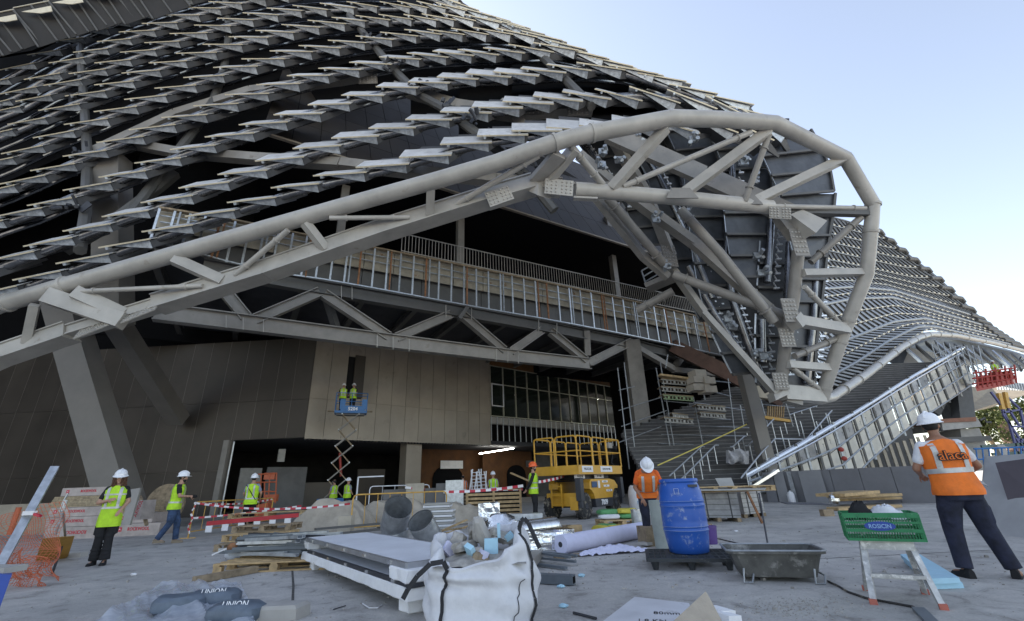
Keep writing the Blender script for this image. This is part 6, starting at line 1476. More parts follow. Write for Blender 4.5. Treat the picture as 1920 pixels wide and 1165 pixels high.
# ---- pallets and profile heap, left middle
pallet(G(470, 1030)+V((0, .3, 0)), .1, 'bottom dark pallet of the stack under the red beam', wood_d, 1.5, 1.0)
pallet(G(472, 1026)+V((.05, .3, .146)), .06, 'second pallet of the stack under the red beam', wood, 1.4, 1.0)
pallet(G(475, 1022)+V((.1, .4, .292)), .12, 'third pallet of the stack under the red beam', wood_d, 1.4, .9)
pallet(G(478, 1000)+V((.25, .3, .46)), .16, 'long pale pallet frame on top under the red beam', wood, 2.3, .8)
t = thing('red_beam', G(480, 1010)+V((0, 0, .7)), 'long red and white painted barrier plank resting on the pallets', 'barrier plank')
a, b = P(388, 982, 12.4), P(560, 966, 12.9); mb = MB(); mb.beam(a, b, .06, .10); mb.build('plank', mat('barrier_red', (.42, .02, .03), .5), t)
for k in range(6): u = .04+k*.17; c = a.lerp(b, u); mb = MB(); mb.box(c+V((0, -.035, -.13)), (.16, .02, .15)); mb.build('white_block', white, t)
pallet(G(500, 1070)+V((.15, .3, 0)), .05, 'front pallet under the heap of dark steel profiles', wood, 1.9, .9)
text('termochip', .06, face_mat(V((*(G(515, 1068)+V((.05, -.12, 0))).xy, .07)), (1, .05, 0), (0, 0, 1)), ink, bpy.data.objects[[o.name for o in bpy.data.objects if o.get('label') == 'front pallet under the heap of dark steel profiles'][0]])
rnd = random.Random(5)
c0 = G(520, 1060)+V((-.25, .12, .16))
for k in range(46):
    lay = k//12; an = rnd.gauss(-.30, .13) if k % 9 else rnd.gauss(-.85, .1); L_ = rnd.uniform(1.1, 1.9); c = c0+V((rnd.uniform(-.35, .45)+.25, rnd.uniform(-.45, .35), .03+lay*.075+rnd.uniform(0, .03))); d = V((math.cos(an), math.sin(an), rnd.uniform(-.02, .06)))*L_/2
    mb = MB(); w = rnd.choice([.06, .08, .11]); mb.beam(c-d, c+d, w, .008); n_ = V((-d.y, d.x, 0)).normalized()*w/2; mb.beam(c-d+n_+V((0, 0, .015)), c+d+n_+V((0, 0, .022)), .006, .045); mb.beam(c-d-n_+V((0, 0, .022)), c+d-n_+V((0, 0, .022)), .006, .045)
    single(mb, 'steel_profile', [pvcgrey, galv_d, galv, pvcgrey, darkp][k % 5], 'grey steel channel in the heap on the front pallet', 'profile', 'steel channels heaped on the pallet')
mb = MB(); c = c0+V((-.55, -.2, .15)); mb.ball(c, (.09, .07, .08), 10, 7); single(mb, 'brown_clod', rust, 'brown clod sitting on the steel profiles', 'clod')
mb = MB(); mb.beam(c+V((-.3, -.05, -.1)), c+V((.12, 0, .07)), .02, .02); single(mb, 'white_stick', white, 'thin white stick lying across the profiles', 'stick')
mb = MB(); q = MB(); q.ball((0, 0, 0), 1, 12, 8); p0 = G(437, 1050); mb.add([p0+V((0, 0, .12))+V((p.x*.18, p.y*.15, p.z*.12))*(1+.3*noise.noise(p*3)) for p in q.v], q.f); single(mb, 'plastic_wad', MATS['clear_sheeting'], 'wad of pale plastic wrap at the left end of the profile pallet', 'plastic wrap', smooth=True)
for i, (x0, y0, x1, y1, z, lb) in enumerate([(588,1008,720,990,.30,'upper long steel rail behind the white panels'),(590,1016,716,996,.22,'middle long steel rail behind the white panels'),(592,1024,712,1004,.12,'lower long steel rail behind the white panels')]):
    mb = MB(); mb.beam(G(x0, y0+10)+V((0, 0, z)), G(x1, y1+14)+V((0, 0, z)), .12, .05); single(mb, 'steel_rail', steel_d, lb, 'rail')
mb = MB(); mb.beam(P(512, 1003, 10), P(570, 1012, 10.2), .12, .10); single(mb, 'metal_profile', steel, 'short thick grey profile topping the heap at its right', 'profile')
# tarp covered heaps
def tarp(c, sx, sy, h, label, seed, m=gtarp):
    def fn(u, v):
        x = (u-.5)*2; y = (v-.5)*2; r = max(abs(x), abs(y)); z = h*max(0, 1-max(0, r-.45)/.55)**.6 if r < 1 else 0
        return V(c)+V((x*sx, y*sy, max(.0, z*(1+.18*noise.noise(V((x*1.5, y*1.5, seed)))))+.06*noise.noise(V((x*4, y*4, seed)))*(1 if r < .95 else .2)+.03*noise.noise(V((x*9, y*9, seed)))+.02))
    mb = MB(); mb.sheet(44, 36, fn); return single(mb, 'tarpaulin', m, label, 'tarpaulin', smooth=True)
c = G(620, 1000); tarp(c+V((-.1, .5, 0)), 1.15, .7, .85, 'beige tarpaulin thrown over a pallet load between the two barriers', 2)
c = G(745, 990); tarp(c+V((-.35, .9, 0)), 1.5, .7, .75, 'dusty beige tarpaulin heap behind the long yellow barrier', 5)
c = G(860, 985); tarp(c+V((-.1, .8, 0)), .9, .6, .6, 'low beige tarpaulin heap behind the duct rings', 9)
mb = MB(); c = G(655, 1008); mb.box(c+V((-.15, .1, .28)), (.35, .3, .5)); single(mb, 'pale_block', mat('pale_stone', (.45, .40, .32), .85, 0, .1, 3), 'pale upright block at the right corner of the covered load', 'block')
t = thing('tile_stack', G(815, 1000), 'neat stack of thin white boards behind the barrier', 'stack')
for k in range(12): mb = MB(); c = G(815, 1000)+V((rnd.uniform(-.03, .03), .35+rnd.uniform(-.03, .03), .05+k*.062)); mb.box(c, (.95 if k < 9 else .75, .6, .05)); mb.build('board', [white, MATS['dusty_board']][k % 2], t)
for i, (x0, y0, x1, y1) in enumerate([(812,1003,875,975),(818,1007,882,985),(825,996,870,990)]):
    mb = MB(); mb.beam(G(x0, y0, .1), G(x1, y1, .35), .09, .03); single(mb, 'plank', wood, ['long thin plank slanting up behind the duct rings', 'lower thin plank slanting behind the duct rings', 'short plank lying flat behind the duct rings'][i], 'plank')
# pallet crates in the middle
def pcrate(c, w, d, h, label, m=wood_d):
    t = thing('pallet_crate', c, label, 'crate'); n = 6
    for k in range(n): z = .12+k*(h-.12)/n; mb = MB(); mb.beam(c+V((-w/2, -d/2, z)), c+V((w/2, -d/2, z)), .03, .09); mb.build('slat', m, t); mb = MB(); mb.beam(c+V((-w/2, -d/2, z)), c+V((-w/2, d/2, z)), .03, .09); mb.build('slat', m, t)
    for x in (-w/2, 0, w/2): mb = MB(); mb.beam(c+V((x, -d/2+.04, 0)), c+V((x, -d/2+.04, h)), .08, .08, up=(0, 1, 0)); mb.build('corner_post', m, t)
    mb = MB(); mb.box(c+V((0, 0, h)), (w+.06, d, .03)); mb.build('top_board', m, t)
    mb = MB(); mb.box(c+V((0, .1, h/2)), (w-.1, d-.1, h-.1)); mb.build('filling', shade_dark, t)
pcrate(G(926, 972)+V((0, .6, 0)), 2.1, 1.0, 1.0, 'slatted timber pallet crate standing left of the man in the orange helmet', wood)
pcrate(G(893, 970)+V((-.3, 1.6, 0)), .8, .8, .9, 'smaller slatted crate behind the larger one at its left', wood_d)
for i, (x, y, w, h, m_, lb) in enumerate([(852, 948, 30, 38, galv, 'upright pale metal sheet leaning in the middle distance'),(832,945,28,35,gbd,'grey sheet left of the pale metal one'),(775,945,30,36,MATS['pale_stone'],'tan board standing behind the long barrier'),(808,945,26,30,gbd,'small grey board right of the tan one'),(740,948,50,30,gbd,'low dark grey boards behind the barrier at its left')]):
    b = P(x, y+4, 19); mb = MB(); mb.box(V((b.x, 19+i*.1, h/48+.0)), (w/42, .08, h/42+.35)); single(mb, 'standing_sheet', m_, lb, 'board')
# ---- site barriers (bent tube)
def barrier(a, b, h, label, nb=9, m=yelp):
    a = V((a.x, a.y, 0)); b = V((b.x, b.y, 0)); d = (b-a).normalized(); t = thing('site_barrier', a.lerp(b, .5), label, 'barrier')
    r = .12; q = [a+V((0, 0, 0)), a+V((0, 0, h-r)), a+d*.035+V((0, 0, h-.035)), a+d*r+V((0, 0, h)), b-d*r+V((0, 0, h)), b-d*.035+V((0, 0, h-.035)), b+V((0, 0, h-r)), b]
    mb = MB(); mb.tube(q, .021, 10); mb.build('frame', m, t, smooth=True)
    mb = MB(); mb.tube([a+V((0, 0, .18)), b+V((0, 0, .18))], .016, 8); mb.build('lower_rail', m, t)
    for k in range(1, nb): p = a.lerp(b, k/nb); mb = MB(); mb.tube([p+V((0, 0, .18)), p+V((0, 0, h))], .010, 6); mb.build('upright', m, t)
    for p in (a, b): n_ = V((-d.y, d.x, 0))*.22; mb = MB(); mb.beam(p-n_+V((0, 0, .012)), p+n_+V((0, 0, .012)), .04, .02); mb.build('foot', m, t)
b1a, b1b = G(352, 1010), G(500, 985); barrier(b1a, b1b+V((0, .2, 0)), 1.0, 'bent yellow tube barrier wrapped in red and white tape on the left')
b2a, b2b = G(656, 1003), G(830, 990); barrier(b2a, b2b+V((.1, 0, 0)), 1.05, 'long yellow tube barrier behind the duct rings', 8)
barrier(G(664, 985)+V((0, 1.5, 0)), G(790, 975)+V((0, 1.5, 0)), 1.3, 'white topped barrier frame further back', 5, white)
# ---- red and white tape
def tape(pts, label, w=.055, seg=.17):
    t = thing('barrier_tape', V((pts[0].x, pts[0].y, 0)), label, 'tape'); L = [0]
    for a, b in zip(pts, pts[1:]): L.append(L[-1]+(b-a).length)
    def at(s):
        k = 0
        while k < len(L)-2 and L[k+1] < s: k += 1
        return pts[k].lerp(pts[k+1], min(1, (s-L[k])/max(1e-6, L[k+1]-L[k])))
    n = int(L[-1]/seg); mw, mr = MB(), MB()
    for k in range(n):
        a, b = at(k*seg), at(min(L[-1], (k+1)*seg)); u = V((0, .25*math.sin(k*.35), 1)).normalized()
        (mr if k % 2 else mw).beam(a, b, .004, w, up=u)
    mw.build('white_stripes', tapew, t)['kind'] = 'stuff'; mr.build('red_stripes', taper, t)['kind'] = 'stuff'
def sag(a, b, s, n=12): return [a.lerp(b, k/n)-V((0, 0, s*4*(k/n)*(1-k/n))) for k in range(n+1)]
H1 = V((0, 0, .98))
tape(sag(b1a+H1, b2a+V((0, 0, .82)), .16, 16), 'red and white tape sagging from the left barrier to the long yellow one')
tape(sag(b1a+V((0, 0, .55)), G(560, 990)+V((0, 0, .72)), .03), 'second lower strand of red and white tape on the left barrier')
tape(sag(b1a+H1, b1b+V((0, .2, .96)), .10, 10), 'tape strand looped along the top of the left barrier')
tape([b1a+V((math.sin(k*.9)*.05, -.03, 1.0-k*.055)) for k in range(18)], 'ragged tape wound around the left barrier post', .05, .09)
mL = P(990, 908, 15.5)
tape(sag(b2b+V((0, 0, 1.03)), P(988, 910, 15), .05), 'taut red and white tape rising to the man in the orange helmet', .08)
tape(sag(P(1010, 904, 15.2), P(1058, 893, 17), .02), 'tape running on behind the man towards the yellow lift', .08)
tape(sag(P(760, 914, 19), P(905, 919, 21), .08), 'far red and white tape strand across the open floor', .09, .25)
tape(sag(P(905, 919, 21), P(985, 917, 22), .04), 'far tape strand passing behind the pallet crate', .09, .25)
# ---- slanting aluminium profile, orange net, rockwool packs, left
t = thing('metal_profile', G(12, 1062), 'long pale metal profile leaning up steeply at the left edge', 'profile')
mb = MB(); mb.beam(P(-8, 1075, 7.0), P(103, 876, 7.9), .11, .05); mb.build('profile', galv, t)
mb = MB(); c = P(60, 962, 7.45); mb.beam(c+V((-.07, -.05, .0)), c+V((.10, -.05, -.0)), .06, .06); mb.build('tape_knot', tapew, t); mb = MB(); mb.beam(c+V((.05, -.05, 0)), c+V((.20, -.05, -.05)), .05, .03); mb.build('tape_tail', taper, t)
netm = mat('orange_mesh', (.55, .14, .06), .6, 0, .1, 5)
def netobj(fn, nu, nv, label, r=.006):
    q = MB()
    for i in range(nu+1):
        pts = [fn(i/nu, j/nv) for j in range(nv+1)]
        for a, b in zip(pts, pts[1:]): q.beam(a, b, r, r)
    for j in range(nv+1):
        pts = [fn(i/nu, j/nv) for i in range(nu+1)]
        for a, b in zip(pts, pts[1:]): q.beam(a, b, r, r)
    o = single(q, 'safety_net', netm, label, 'safety net'); return o
def n1(u, v):
    a = P(-70+u*190, 985-u*45, 9.2-u*.3); b = G(-60+u*170, 1060+30*u); p = a.lerp(b, v); return p+V((.25*noise.noise(V((u*3, v*3, 1))), .3*noise.noise(V((u*3, v*3, 5))), .10*noise.noise(V((u*5, v*5, 8)))-.25*v*(1-v)))
netobj(n1, 34, 26, 'sagging orange plastic safety net behind the slanting profile at the left')
def n2(u, v):
    a = P(20+u*60, 1030+u*20, 7.3); b = G(10+u*70, 1100); p = a.lerp(b, v); return p+V((.12*noise.noise(V((u*4, v*3, 2))), .2*noise.noise(V((u*3, v*3, 6))), .08*noise.noise(V((u*5, v*5, 9)))))
netobj(n2, 14, 22, 'lower fold of orange safety net trailing on the concrete')
mb = MB(); a = G(18, 1003); mb.tube([V((a.x, a.y, 0)), V((a.x+.02, a.y, 1.0))], .10, 10); single(mb, 'net_post', netm, 'stout orange plastic post at the left edge', 'post', smooth=True)
t = thing('tripod_stand', G(122, 1045), 'thin galvanised prop with a bent wire head beside the woman', 'stand')
for (a, b) in [((118, 958), (126, 1046)), ((118, 958), (104, 1003))]: mb = MB(); mb.tube([P(*a, 9.6), P(*b, 9.6) if b[1] < 1010 else G(*b)], .022, 8); mb.build('leg', galv_d, t)
mb = MB(); mb.tube([P(112, 960, 9.6), P(119, 940, 9.6), P(128, 925, 9.6)], .015, 6); mb.tube([P(118, 958, 9.6), P(124, 938, 9.6)], .03, 6); mb.build('wire_head', galv, t)
mb = MB(); c = G(140, 1045); mb.box(c+V((0, 0, .05)), (.4, .2, .1)); single(mb, 'brick_block', conc, 'small concrete block at the foot of the thin prop', 'block')
mb = MB(); mb.slab([G(66, 1052), G(102, 1050), P(114, 1008, 9.9), P(80, 1010, 9.9)], V((0, .3, 0))); single(mb, 'yellow_board', mat('ochre_board', (.48, .26, .05), .7, 0, .1, 3), 'ochre yellow board leaning under the orange net', 'board')
mb = MB(); mb.tube([G(98, 1075, .02), G(116, 1026, .3)], .02, 6); single(mb, 'dark_rod', darkp, 'dark rod leaning on the ochre board', 'rod')
# packs
wrap = mat('pack_wrap', (.42, .36, .33), .45, 0, .15, 4, .3, 12); wrapedge = mat('pack_edge', (.38, .30, .19), .9, 0, .25, 14, .5, 40)
def wool(c, w, d, h, rz, label, up=True, txt='ROCKWOOL'):
    t = thing('insulation_pack', c, label, 'insulation pack', 'film wrapped insulation packs', rz)
    mb = MB(); mb.box((0, 0, h/2), (w, d, h)); mb.build('pack', wrap, t, local=True)
    sz = min(.15, h*.42); M = face_mat(V((.05, -d/2-.004, h*.56)), (1, 0, 0), (0, 0, 1))
    if not up: M = M @ Matrix.Rotation(math.pi, 4, 'Z')
    text(txt, sz, wm(t) @ M, inkred, t, bold=.004, sx=.82)
    q = MB(); s = sz*.9; x = -w*.38 if up else w*.40; q.slab([V((x-s/2, -d/2-.003, h*.56-s/2)), V((x+s/2, -d/2-.003, h*.56-s/2)), V((x+s/2, -d/2-.003, h*.56+s/2)), V((x-s/2, -d/2-.003, h*.56+s/2))], V((0, -.002, 0))); q.build('emblem', inkred, t, local=True)
    q = MB(); q.slab([V((x-s*.28, -d/2-.007, h*.56-s*.25)), V((x, -d/2-.007, h*.56+s*.28)), V((x+s*.28, -d/2-.007, h*.56-s*.25)), V((x, -d/2-.007, h*.56))], V((0, -.001, 0))); q.build('emblem_mark', tapew, t, local=True)
    return t
r0 = G(125, 1008); 
def woolP(x, y, Y, w, h, rz, label, **k): p = P(x, y, Y); return wool(V((p.x, p.y, p.z)), w, .6, h, rz, label, **k)
base = G(120, 1010).y+.2
pz = G(120, 1012)
for i, (dx, z, w, h, rz, lb, up) in enumerate([(.1, 0, 1.9, .36, .02, 'bottom insulation pack of the left stack, lettering upside down', False), (.0, .37, 1.9, .3, -.02, 'second insulation pack from the bottom of the left stack', True), (-.05, .68, 1.75, .28, .01, 'third insulation pack of the left stack, under the bare slabs', True)]):
    wool(pz+V((dx, .5, z)), w, .7, h, rz, lb, up)
t = thing('slab_bundle', pz+V((-.1, .5, .97)), 'bundle of bare tan insulation slabs in the left stack', 'slab bundle')
for k in range(7): mb = MB(); mb.box(pz+V((-.15+.02*k, .5, 1.0+k*.048)), (1.75, .7, .042)); mb.build('slab', wrapedge, t)
wool(pz+V((.15, .5, 1.32)), 1.7, .7, .26, .03, 'topmost insulation pack of the left stack with a torn wrap', True)
pz2 = G(262, 1005)
wool(pz2+V((-.2, .4, 0)), 1.5, .7, .38, .02, 'low insulation pack right behind the woman', True)
wool(pz2+V((-.5, .6, .39)), 1.2, .7, .30, .0, 'insulation pack on the low one, mostly hidden by the woman', True)
t = thing('slab_bundle', pz2+V((-.7, .6, .7)), 'bundle of tan slabs behind the woman\'s elbow', 'slab bundle')
for k in range(6): mb = MB(); mb.box(pz2+V((-.7, .7, .75+k*.06)), (1.1, .6, .05)); mb.build('slab', wrapedge, t)
mb = MB(); mb.slab([P(228, 985, 12.9), P(243, 985, 12.9), P(263, 915, 13.1), P(243, 918, 13.1)], V((0, .06, 0))); single(mb, 'leaning_sheet', steel, 'grey metal sheet leaning on the packs behind the woman', 'sheet')
t = thing('insulation_pack', P(255, 960, 13.2), 'insulation pack standing on end right of the grey sheet', 'insulation pack', 'film wrapped insulation packs')
mb = MB(); mb.slab([P(247, 975, 13.2), P(262, 975, 13.2), P(268, 938, 13.4), P(254, 940, 13.4)], V((0, .5, 0))); mb.build('pack', wrap, t)
text('ROCKWOOL', .14, face_mat(P(258, 957, 13.24)+V((0, -.01, 0)), V((.2, 0, .95)), V((-.95, 0, .2))), inkred, t, bold=.004, sx=.6)
mb = MB(); c = G(292, 990); M = Matrix.Translation(V((c.x, c.y+.2, .86))) @ Matrix.Rotation(math.radians(86), 4, 'X') @ Matrix.Rotation(.3, 4, 'Z'); mb.lathe([(0, -.04), (.86, -.04), (.86, .04), (0, .04)], 36, M, cap=False); single(mb, 'cable_drum', wood_d, 'round wooden drum end leaning on the kerb wall between the woman and the man', 'drum')
mb = MB(); mb.beam(P(275, 985, 13.5), P(262, 930, 13.7), .08, .05); single(mb, 'timber_prop', wood_d, 'leaning timber lath beside the round drum', 'lath')
mb = MB(); c = G(262, 1000); q = MB(); q.ball((0, 0, 0), 1, 14, 8); mb.add([c+V((.1, .3, .4))+V((p.x*.45, p.y*.3, p.z*.3))*(1+.3*noise.noise(p*3)) for p in q.v], q.f); single(mb, 'wrap_heap', wrap, 'crumpled film heap right of the low insulation pack', 'plastic wrap', smooth=True)
# blue bin at the left edge
mb = MB(); mb.slab([P(-60, 1072, 4.6), P(22, 1078, 4.6), P(-4, 1150, 4.4), P(-70, 1150, 4.4)], V((-.12, .12, 0))); single(mb, 'blue_bin', mat('bin_blue', (.02, .06, .30), .4), 'blue plastic bin cut by the left edge of the view', 'bin')
mb = MB(); mb.beam(P(-60, 1068, 4.75), P(30, 1067, 4.75), .22, .05); single(mb, 'concrete_slab', conc, 'grey slab lying on the blue bin at the left edge', 'slab')
# ---- crumbs and scraps
cr = MB()
for _ in range(2600):
    x = random.uniform(-7, 7); y = random.uniform(4.2, 15); s_ = random.uniform(.004, .014)*(1 if random.random() < .93 else 2.4)
    if noise.noise(V((x*.7, y*.7, 3))) < -.05: continue
    cr.box((x, y, s_*.4), (s_*random.uniform(.7, 2), s_, s_*.8), Matrix.Rotation(random.uniform(0, 3), 3, 'Z'))
for _ in range(500):
    c = G(random.gauss(1490, 60), random.gauss(1138, 9)); s_ = random.uniform(.003, .010); cr.box(c+V((0, 0, s_*.4)), (s_*random.uniform(.8, 2), s_, s_*.8), Matrix.Rotation(random.uniform(0, 3), 3, 'Z'))
for _ in range(420):
    c = G(random.gauss(900, 260), random.gauss(1035, 26)); s_ = random.uniform(.006, .02); cr.box(c+V((0, 0, s_*.4)), (s_*random.uniform(.8, 2), s_, s_*.8), Matrix.Rotation(random.uniform(0, 3), 3, 'Z'))
single(cr, 'crumbs', rubble, 'scattered grit and mortar crumbs over the concrete', 'grit', kind='stuff')
for i, (x, y, lb) in enumerate([(1057, 1140, 'pale blue foam scrap right of the big bag'), (1052, 1103, 'small pale blue scrap beside the box section'), (1090, 1082, 'tiny blue foam scrap in front of the lavender fleece'), (250, 1080, 'small pale scrap on the concrete below the woman'), (1380, 998, 'white paper scrap on the ground right of the barrel')]):
    c = G(x, y); q = MB(); q.ball((0, 0, 0), 1, 8, 5); mb = MB(); mb.add([c+V((0, 0, .02))+V((p.x*.05, p.y*.03, p.z*.02))*(1+.5*noise.noise(p*4+V((i, 0, 0)))) for p in q.v], q.f); single(mb, 'scrap', bluefoam if i < 3 else white, lb, 'scrap')
mb = MB(); mb.tube([G(680, 1132, .01), G(692, 1140, .02), G(708, 1140, .01), G(716, 1134, .01)], .006, 5); single(mb, 'cable_tie', white, 'curled white strap lying below the foam stack', 'strap')
mb = MB(); mb.tube([G(625, 1143, .01), G(648, 1136, .01)], .006, 5); single(mb, 'twig', darkp, 'thin dark stick on the concrete left of the curled strap', 'stick')
# ================================================================ MACHINES
def lpart(mb, name, m, t, smooth=False): return mb.build(name, m, t, smooth=smooth, local=True)
def yellow_lift():
    t = thing('scissor_lift', V((2.1, 16.2, 0)), 'big yellow rough terrain scissor lift parked with its railed platform down', 'lift', None, math.radians(52))
    L, Wd = 2.75, 1.55
    for (x, y, s) in [(.35, 0, 1), (2.55, 0, 1), (.35, Wd, -1), (2.55, Wd, -1)]:
        M = Matrix.Translation(V((x, y+.15*s, .40))) @ Matrix.Rotation(math.pi/2, 4, 'X')
        mb = MB(); mb.lathe([(.20,-.14),(.33,-.15),(.40,-.11),(.415,0),(.40,.11),(.33,.15),(.20,.14)], 30, M)
        for k in range(22):
            a = 2*math.pi*k/22; 
            for sy in (-1, 1): p = V((math.cos(a+.14*(sy > 0))*.405, math.sin(a+.14*(sy > 0))*.405, sy*.075)); mb.box(M @ p, (.05, .10, .06), (M.to_3x3() @ Matrix.Rotation(a, 3, 'Z')) @ Matrix.Rotation(.35*sy, 3, 'X'))
        w = lpart(mb, 'tyre', rubber, t)
        mb = MB(); mb.lathe([(0,-.15),(.10,-.15),(.13,-.11),(.21,-.13),(.21,.13),(.13,.11),(.10,.15),(0,.15)], 20, M, cap=False)
        for k in range(6): a = k*math.pi/3; mb.ball(M @ V((math.cos(a)*.08, math.sin(a)*.08, .155)), .014, 6, 4); mb.ball(M @ V((math.cos(a)*.08, math.sin(a)*.08, -.155)), .014, 6, 4)
        mb2 = mb; inv = 1; o = mb2.build('rim', darkp, t, local=True)
    mb = MB(); mb.box((1.45, Wd/2, .50), (2.2, .95, .3)); lpart(mb, 'chassis', darkp, t)
    # side body shells
    for y, s in ((.06, -1), (Wd-.06, 1)):
        pr = [(.80,.62),(2.12,.62),(2.2,.78),(2.35,.92),(2.6,.92),(2.62,1.02),(2.4,1.20),(2.0,1.26),(.62,1.26),(.50,1.15),(.48,.95),(.62,.90),(.74,.78)]
        mb = MB(); mb.slab([V((x, y+s*.14, z)) for x, z in (pr if s < 0 else pr)], V((0, -s*.40, 0))); lpart(mb, 'engine_cover', yel, t)
        mb = MB(); mb.slab([V((x, y+s*.15, z)) for x, z in [(.82,.34),(2.05,.34),(2.14,.62),(.80,.62)]], V((0, -s*.3, 0))); lpart(mb, 'side_skirt', darkp, t)
    text('7009', .24, wm(t) @ face_mat(V((1.45, -.096, .48)), (1, 0, 0), (0, 0, 1)), inkwhite, t, bold=.006)
    mb = MB(); mb.slab([V((.62, -.085, .98)), V((1.02, -.085, .98)), V((1.02, -.085, 1.18)), V((.62, -.085, 1.18))], V((0, -.012, 0))); lpart(mb, 'vent_grille', darkp, t)
    for k in range(5): mb = MB(); mb.box((.82, -.10, 1.0+k*.04), (.36, .01, .012)); lpart(mb, 'grille_slat', bluep, t)
    for (x, z, w, h) in [(1.16, 1.08, .14, .24), (1.62, 1.17, .42, .07), (1.72, 1.02, .42, .07), (1.9, .86, .46, .07)]: mb = MB(); mb.box((x, -.088, z), (w, .01, h)); lpart(mb, 'sticker', white, t)
    for (x, z, s_) in [(1.62, 1.17, 'MAXICAR'), (1.72, 1.02, 'LIFT'), (1.9, .86, 'SAFETY FIRST')]: text(s_, .05, wm(t) @ face_mat(V((x, -.095, z)), (1, 0, 0), (0, 0, 1)), ink, t)
    # end beams, ladder & bumpers (left end)
    mb = MB(); mb.box((.12, Wd/2, .62), (.14, Wd*.86, .42)); lpart(mb, 'end_plate', yel, t)
    mb = MB(); mb.box((-.05, .25, .50), (.1, .3, .4)); lpart(mb, 'bumper', yel, t)
    for z in (.45, .75, 1.05): mb = MB(); mb.box((.0, .95, z), (.16, .42, .03)); lpart(mb, 'rung', yel, t)
    for y in (.74, 1.16): mb = MB(); mb.box((-.05, y, .75), (.04, .04, .75)); lpart(mb, 'ladder_rail', yel, t)
    for (x, y) in [(-.02, .02), (2.95, -.02)]: mb = MB(); mb.box((x, y, .95), (.22, .20, .72)); mb.box((x, y, .5), (.12, .12, .25)); lpart(mb, 'outrigger_housing', darkp, t)
    # folded scissor pack
    for k in range(4):
        for y in (.35, Wd-.35): mb = MB(); mb.beam(V((.3, y, 1.22+k*.055)), V((2.7, y, 1.235+k*.055)), .08, .045); lpart(mb, 'scissor_arm', darkp, t)
    # platform
    px0, px1, py0, py1 = -.25, 3.05, -.12, Wd+.12; zd = 1.47
    mb = MB(); mb.box(((px0+px1)/2, (py0+py1)/2, zd), (px1-px0, py1-py0, .06)); lpart(mb, 'deck', yel, t)
    for (a, b) in [((px0, py0), (px1, py0)), ((px1, py0), (px1, py1)), ((px1, py1), (px0, py1)), ((px0, py1), (px0, py0))]:
        mb = MB(); mb.beam(V((a[0], a[1], zd+.1)), V((b[0], b[1], zd+.1)), .03, .30); lpart(mb, 'toe_board', yel, t)
    def frame(x0, x1, y, ax=0, r=.028):
        def Vp(u, z): return V((u, y, z)) if ax == 0 else V((y, u, z))
        c = .10; zt = zd+1.22; q = [Vp(x0, zd+.2), Vp(x0, zt-c), Vp(x0+c*.3, zt-c*.3), Vp(x0+c, zt), Vp(x1-c, zt), Vp(x1-c*.3, zt-c*.3), Vp(x1, zt-c), Vp(x1, zd+.2)]
        mb = MB(); mb.tube(q, r, 10); lpart(mb, 'guard_rail', yel, t, True)
        mb = MB(); mb.tube([Vp(x0, zd+.72), Vp(x1, zd+.72)], r*.85, 8); lpart(mb, 'mid_rail', yel, t)
    for y in (py0, py1): frame(px0, px0+1.05, y); frame(px0+1.10, px0+2.15, y); frame(px0+2.2, px1, y)
    for x in (px0, px1): frame(py0, (py0+py1)/2-.03, x, 1); frame((py0+py1)/2+.03, py1, x, 1)
    mb = MB(); mb.box((2.4, py0+.12, zd+1.0), (.3, .16, .2)); lpart(mb, 'control_box', steel, t)
    mb = MB(); mb.tube([V((2.4, py0+.1, zd+.9)), V((2.5, py0+.05, zd+.6)), V((2.3, py0+.02, zd+.35)), V((2.6, py0, zd+.2))], .012, 6); lpart(mb, 'control_cable', darkp, t)
    for (x, s_, w) in [(.35, 'MAXICAR', .75), (1.75, 'ELEVATION HIRE', .9)]:
        mb = MB(); mb.box((x, py0-.022, zd+.12), (w, .01, .2)); lpart(mb, 'name_board', white, t); text(s_, .12 if w < .8 else .085, wm(t) @ face_mat(V((x, py0-.03, zd+.12)), (1, 0, 0), (0, 0, 1)), ink, t, sx=.95)
    for (x, s_, w) in [(.35, 'MAXICAR', .7), (1.75, 'LIFT HIRE', .7)]:
        mb = MB(); mb.box((x, .20, 1.36), (w, .02, .14)); lpart(mb, 'name_board', white, t); text(s_, .10, wm(t) @ face_mat(V((x, .186, 1.36)), (1, 0, 0), (0, 0, 1)), ink, t, sx=.9)
yellow_lift()
